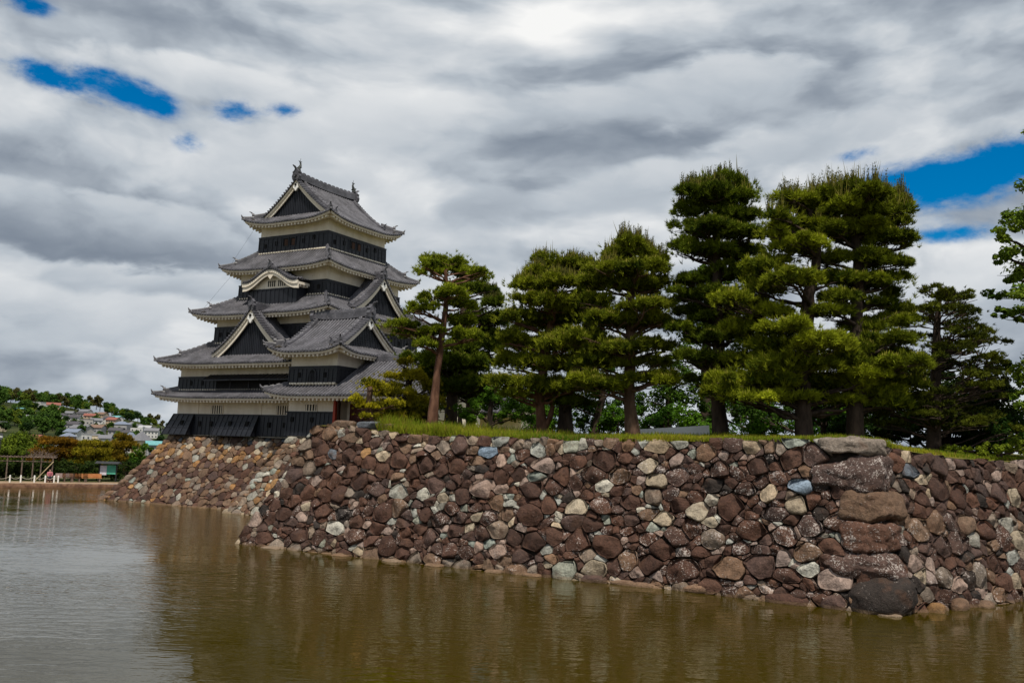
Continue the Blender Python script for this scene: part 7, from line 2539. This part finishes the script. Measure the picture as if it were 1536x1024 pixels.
def build_town():
    rng = random.Random(8)
    walls = [flat_mat('pale_house_wall', (.40, .38, .36)), flat_mat('cream_house_wall', (.60, .50, .36)), flat_mat('grey_house_wall', (.36, .35, .36)), flat_mat('white_house_wall', (.58, .57, .56)), flat_mat('tan_house_wall', (.45, .34, .25))]
    roofs = [flat_mat('grey_roof', (.17, .17, .19)), flat_mat('dark_roof', (.07, .065, .075)), flat_mat('rust_roof', (.24, .09, .07)), flat_mat('blue_roof', (.17, .20, .27)), flat_mat('light_roof', (.36, .36, .38)), flat_mat('brown_roof', (.19, .12, .09)), flat_mat('turquoise_roof', (.14, .34, .36))]
    glass = flat_mat('house_window', (.06, .07, .09), .2)
    wn = ['pale', 'cream', 'grey', 'white', 'tan']
    rn = ['grey', 'dark', 'rust-red', 'blue', 'light', 'brown', 'turquoise']
    place_words = []

    def bearing(px, py, d):
        """ground point seen in this direction of the compass at distance d"""
        t = (px - 768.0) / 1400.0
        q = Vector((CAMP.x, CAMP.y, 0)) + (FW + RT * t).normalized() * d
        return q

    def house(px, d, w, l, h, wi, ri, style, label, lift=0.0, rot=None):
        p = bearing(px, 0, d)
        z = far_z(p.x, p.y) - 0.2 + lift
        rz = rng.uniform(-.5, .5) + YAW if rot is None else rot
        root = thing('house', label, 'house', (p.x, p.y, z), 'houses of the hillside town', rz)
        mb = MB()
        mb.box(-w / 2, w / 2, -l / 2, l / 2, 0, h)
        if style == 'gable':
            mb.add([(-w / 2, -l / 2, h), (-w / 2, l / 2, h), (-w / 2, 0, h + l * .26), (w / 2, -l / 2, h), (w / 2, l / 2, h), (w / 2, 0, h + l * .26)], [(0, 2, 1), (3, 4, 5)])
        bpy_from_local(mb, 'wall', walls[wi], root, False)
        mb = MB()
        o = .6
        if style == 'gable':
            for s in (-1, 1):
                a = [(-w / 2 - o, s * (l / 2 + o), h - .25), (w / 2 + o, s * (l / 2 + o), h - .25), (w / 2 + o, 0, h + l * .28), (-w / 2 - o, 0, h + l * .28)]
                b = [(x, y, zz + .22) for x, y, zz in a]
                mb.hexa(a, b)
        elif style == 'hip':
            e = [(-w / 2 - o, -l / 2 - o, h), (w / 2 + o, -l / 2 - o, h), (w / 2 + o, l / 2 + o, h), (-w / 2 - o, l / 2 + o, h)]
            r = max(0.0, (w - l) / 2)
            mb.add(e + [(-r - .01, 0, h + l * .32), (r + .01, 0, h + l * .32)], [(0, 1, 5, 4), (1, 2, 5), (2, 3, 4, 5), (3, 0, 4), (3, 2, 1, 0)])
        else:
            mb.box(-w / 2 - .2, w / 2 + .2, -l / 2 - .2, l / 2 + .2, h, h + .5)
        bpy_from_local(mb, 'roof', roofs[ri], root, False)
        floors = max(1, int(h / 2.8))
        for fl in range(floors):
            k = max(2, int(w / 2.6))
            for i in range(k):
                x = -w / 2 + (i + .5) * w / k
                if fl * 2.8 + 2.2 > h:
                    continue
                mb = MB()
                mb.box(x - .6, x + .6, -l / 2 - .04, -l / 2 + .05, fl * 2.8 + .9, fl * 2.8 + 2.1)
                bpy_from_local(mb, 'window', glass, root, False)
        return root
    #  bearing px, distance, width, length, height, wall, roof, style, label
    L = [(62, 760, 22, 12, 7, 3, 4, 'flat', 'broad white flat-roofed building high on the wooded hill'), (86, 740, 18, 11, 7, 3, 2, 'gable', 'white house with a rust-red gable beside the broad building high on the hill'),
         (37, 640, 11, 9, 6.5, 3, 6, 'gable', 'white house with a turquoise roof among trees on the left slope'), (44, 560, 10, 8, 6, 3, 0, 'gable', 'small white house below the turquoise-roofed house on the left slope'),
         (3, 480, 16, 10, 8, 1, 0, 'flat', 'cream block with a grey flat roof at the left edge above the willow'), (60, 330, 16, 9, 7.5, 4, 2, 'gable', 'tan house with an orange-red roof just above the willow'), (88, 300, 18, 10, 8, 3, 4, 'flat', 'long white hall showing above the rusty pine'),
         (135, 690, 14, 9, 7, 3, 0, 'gable', 'two-storey white house with a grey gable below the hilltop trees'), (142, 640, 13, 9, 6.5, 4, 2, 'gable', 'house with a bright rust-red roof in mid-town'), (128, 660, 12, 9, 6.5, 0, 1, 'hip', 'pale house with a dark hipped roof uphill of the bright rust-red roof'),
         (111, 650, 11, 8, 6.5, 0, 0, 'gable', 'pale gabled house at the left end of the upper town terrace'), (120, 600, 12, 9, 6.5, 3, 1, 'gable', 'white house with a dark roof on the left of the middle terrace'), (101, 620, 11, 8, 6, 2, 1, 'hip', 'grey house with a dark hipped roof at the foot of the wood'),
         (137, 560, 14, 9, 8, 0, 0, 'flat', 'pale flat-roofed block of flats in the middle of the town'), (160, 690, 14, 9, 6.5, 4, 5, 'gable', 'tan house with a brown roof on the upper terrace'), (171, 650, 13, 9, 6.5, 3, 1, 'gable', 'white house with a dark gable uphill of the turquoise roof'),
         (182, 690, 15, 9, 6.5, 3, 6, 'gable', 'white house under a bright turquoise roof at the top of the town'), (177, 640, 14, 10, 6.5, 4, 2, 'gable', 'house with a long red roof below the turquoise roof'), (190, 600, 18, 10, 6, 2, 3, 'hip', 'wide grey-blue hipped hall right of the long red roof'),
         (152, 580, 12, 8, 6.5, 3, 0, 'gable', 'white house with a grey gable in the middle of the slope'), (118, 500, 15, 9, 7.5, 2, 1, 'gable', 'dark-roofed grey house on the lower terrace'), (131, 440, 20, 10, 8, 0, 0, 'gable', 'long pale house with a broad grey roof in the lower town'),
         (120, 400, 14, 9, 7.5, 3, 3, 'gable', 'white house with a blue roof in front of the lower town'), (112, 360, 13, 9, 7.5, 2, 3, 'hip', 'grey house with a blue hipped roof right of the rusty pine'), (145, 380, 12, 9, 8, 3, 4, 'flat', 'white flat-roofed building above the olive pine'),
         (160, 360, 12, 9, 8.5, 1, 4, 'flat', 'cream building with a light flat roof behind the olive pine'), (155, 470, 13, 9, 8, 2, 5, 'gable', 'brown-roofed grey house in the lower middle of the town'), (168, 330, 9, 8, 9, 3, 0, 'gable', 'narrow white house beside the taller brownish pine'),
         (205, 640, 12, 9, 6, 0, 0, 'hip', 'pale house under a grey hipped roof on the right slope'), (214, 560, 13, 9, 7, 3, 3, 'gable', 'white house with a blue gable above the pyramid roof'), (226, 600, 14, 9, 7, 3, 4, 'gable', 'white house with a light gable near the keep'),
         (236, 540, 14, 9, 7, 3, 0, 'gable', 'large white house touching the edge of the keep'), (218, 640, 11, 8, 6, 2, 0, 'hip', 'small grey house high on the right slope'), (243, 620, 12, 9, 6.5, 0, 1, 'gable', 'pale house with a dark gable right beside the keep'),
         (205, 330, 12, 8, 8, 3, 3, 'hip', 'white house with a blue hipped roof left of the pyramid roof'), (221, 300, 11, 11, 9.5, 1, 0, 'hip', 'cream tower-like building with a steep grey pyramid roof'), (241, 290, 12, 9, 7.5, 2, 6, 'gable', 'house with a green-turquoise roof at the foot of the keep'),
         (183, 470, 13, 9, 7, 2, 1, 'gable', 'grey house with a dark gable among the mid-slope trees'), (198, 440, 12, 9, 7, 0, 1, 'hip', 'pale house with a dark hipped roof right of the mid-slope trees'), (96, 690, 11, 8, 6, 0, 5, 'gable', 'pale house with a brown roof tucked under the hilltop wood')]
    for (px, d, w, l, h, wi, ri, st, lab) in L:
        d2 = 400 + (d - 290) * 1.75
        k = min(1.0, .62 + .38 * (d2 - 400) / 450)
        r = house(px, d2, w * .78 * k, l * .85 * k, h * (.42 + .48 * k), wi, ri, st, lab, 0.0)
        if 'pyramid' in lab:
            for ch in list(r.children):
                if ch.name.startswith('roof'):
                    for v in ch.data.vertices:
                        if v.co.z > h * .7 + .5:
                            v.co.z = h * .70 + 4.2

    # hill and town trees: three models, copied
    protos = []
    for s in range(4):
        g = np.random.default_rng(200 + s)
        pads = []
        for k in range(9):
            a = g.uniform(0, 2 * pi)
            rr = g.uniform(.1, 2.8)
            pads.append([cos(a) * rr, sin(a) * rr, g.uniform(3.6, 8.6) - rr * .5, g.uniform(1.4, 2.3), g.uniform(1.0, 1.7)])
        cols = [((.03, .07, .012), (.10, .18, .03)), ((.016, .042, .014), (.055, .10, .025)), ((.06, .10, .012), (.20, .25, .03)), ((.045, .05, .016), (.12, .11, .035))][s]
        V, T, C = leaf_clumps(g, pads, .60, .03, cols[0], cols[1], s, 0, .3)
        mb = MB()
        mb.tube([(0, 0, -.6), (0.1, 0, 2.5), (0, .1, 6.0)], [.28, .22, .10], 6)
        protos.append((V, T, C, mb))
    meshes = []
    kinds = ['round mid-green tree', 'dark round tree', 'yellow-green tree', 'bronze-green tree']
    first = []

    def make(i, p, s, label):
        if i >= len(meshes_done) or meshes_done[i] is None:
            root = thing('broadleaf_tree', label, 'tree', p, 'trees on the town hill')
            V, T, C, mb = protos[i]
            bpy_from_local(mb, 'trunk', M['darkbark'], root)
            np_mesh('crown', V, T, M['leaf'], C, root)
            meshes_done[i] = root
        else:
            src = meshes_done[i]
            root = src.copy()
            link(root)
            for ch in list(src.children):
                c = ch.copy()
                link(c)
                c.parent = root
            root['label'] = label
            root.location = p
        root.scale = (s, s, s * rng.uniform(.9, 1.15))
        root.rotation_euler = (0, 0, rng.uniform(0, 6.28))
        return root
    meshes_done = [None] * 4
    spots = []
    # crest of the hill, its wooded face, trees among the houses
    x = -60
    while x < 262:
        spots.append((x, rng.uniform(1400, 1500), rng.uniform(1.4, 2.1), rng.choice([0, 0, 1, 1, 3]), 'crest'))
        x += rng.uniform(5, 11)
    for _ in range(80):
        spots.append((rng.uniform(-50, 130), rng.uniform(1230, 1400), rng.uniform(1.2, 1.9), rng.choice([0, 0, 1, 2, 3]), 'face'))
    for _ in range(26):
        spots.append((rng.uniform(125, 250), rng.uniform(1180, 1380), rng.uniform(1.1, 1.7), rng.choice([0, 1, 1, 2]), 'upper'))
    for _ in range(110):
        spots.append((rng.uniform(-50, 108), rng.uniform(700, 1150), rng.uniform(.9, 1.5), rng.choice([0, 0, 1, 2]), 'slope'))
    for _ in range(80):
        spots.append((rng.uniform(95, 255), rng.uniform(450, 1080), rng.uniform(.5, .95), rng.choice([0, 0, 1, 2]), 'town'))
    where = dict(crest='on the crest of the town hill', face='in the wood on the face of the hill', upper='above the upper houses of the town', slope='on the left slope of the hill', town='among the houses of the town')
    for (px, d, s, i, w) in spots:
        p = bearing(px, 0, d)
        make(i, (p.x, p.y, far_z(p.x, p.y) - .3), s, kinds[i] + ' ' + where[w])


build_town()
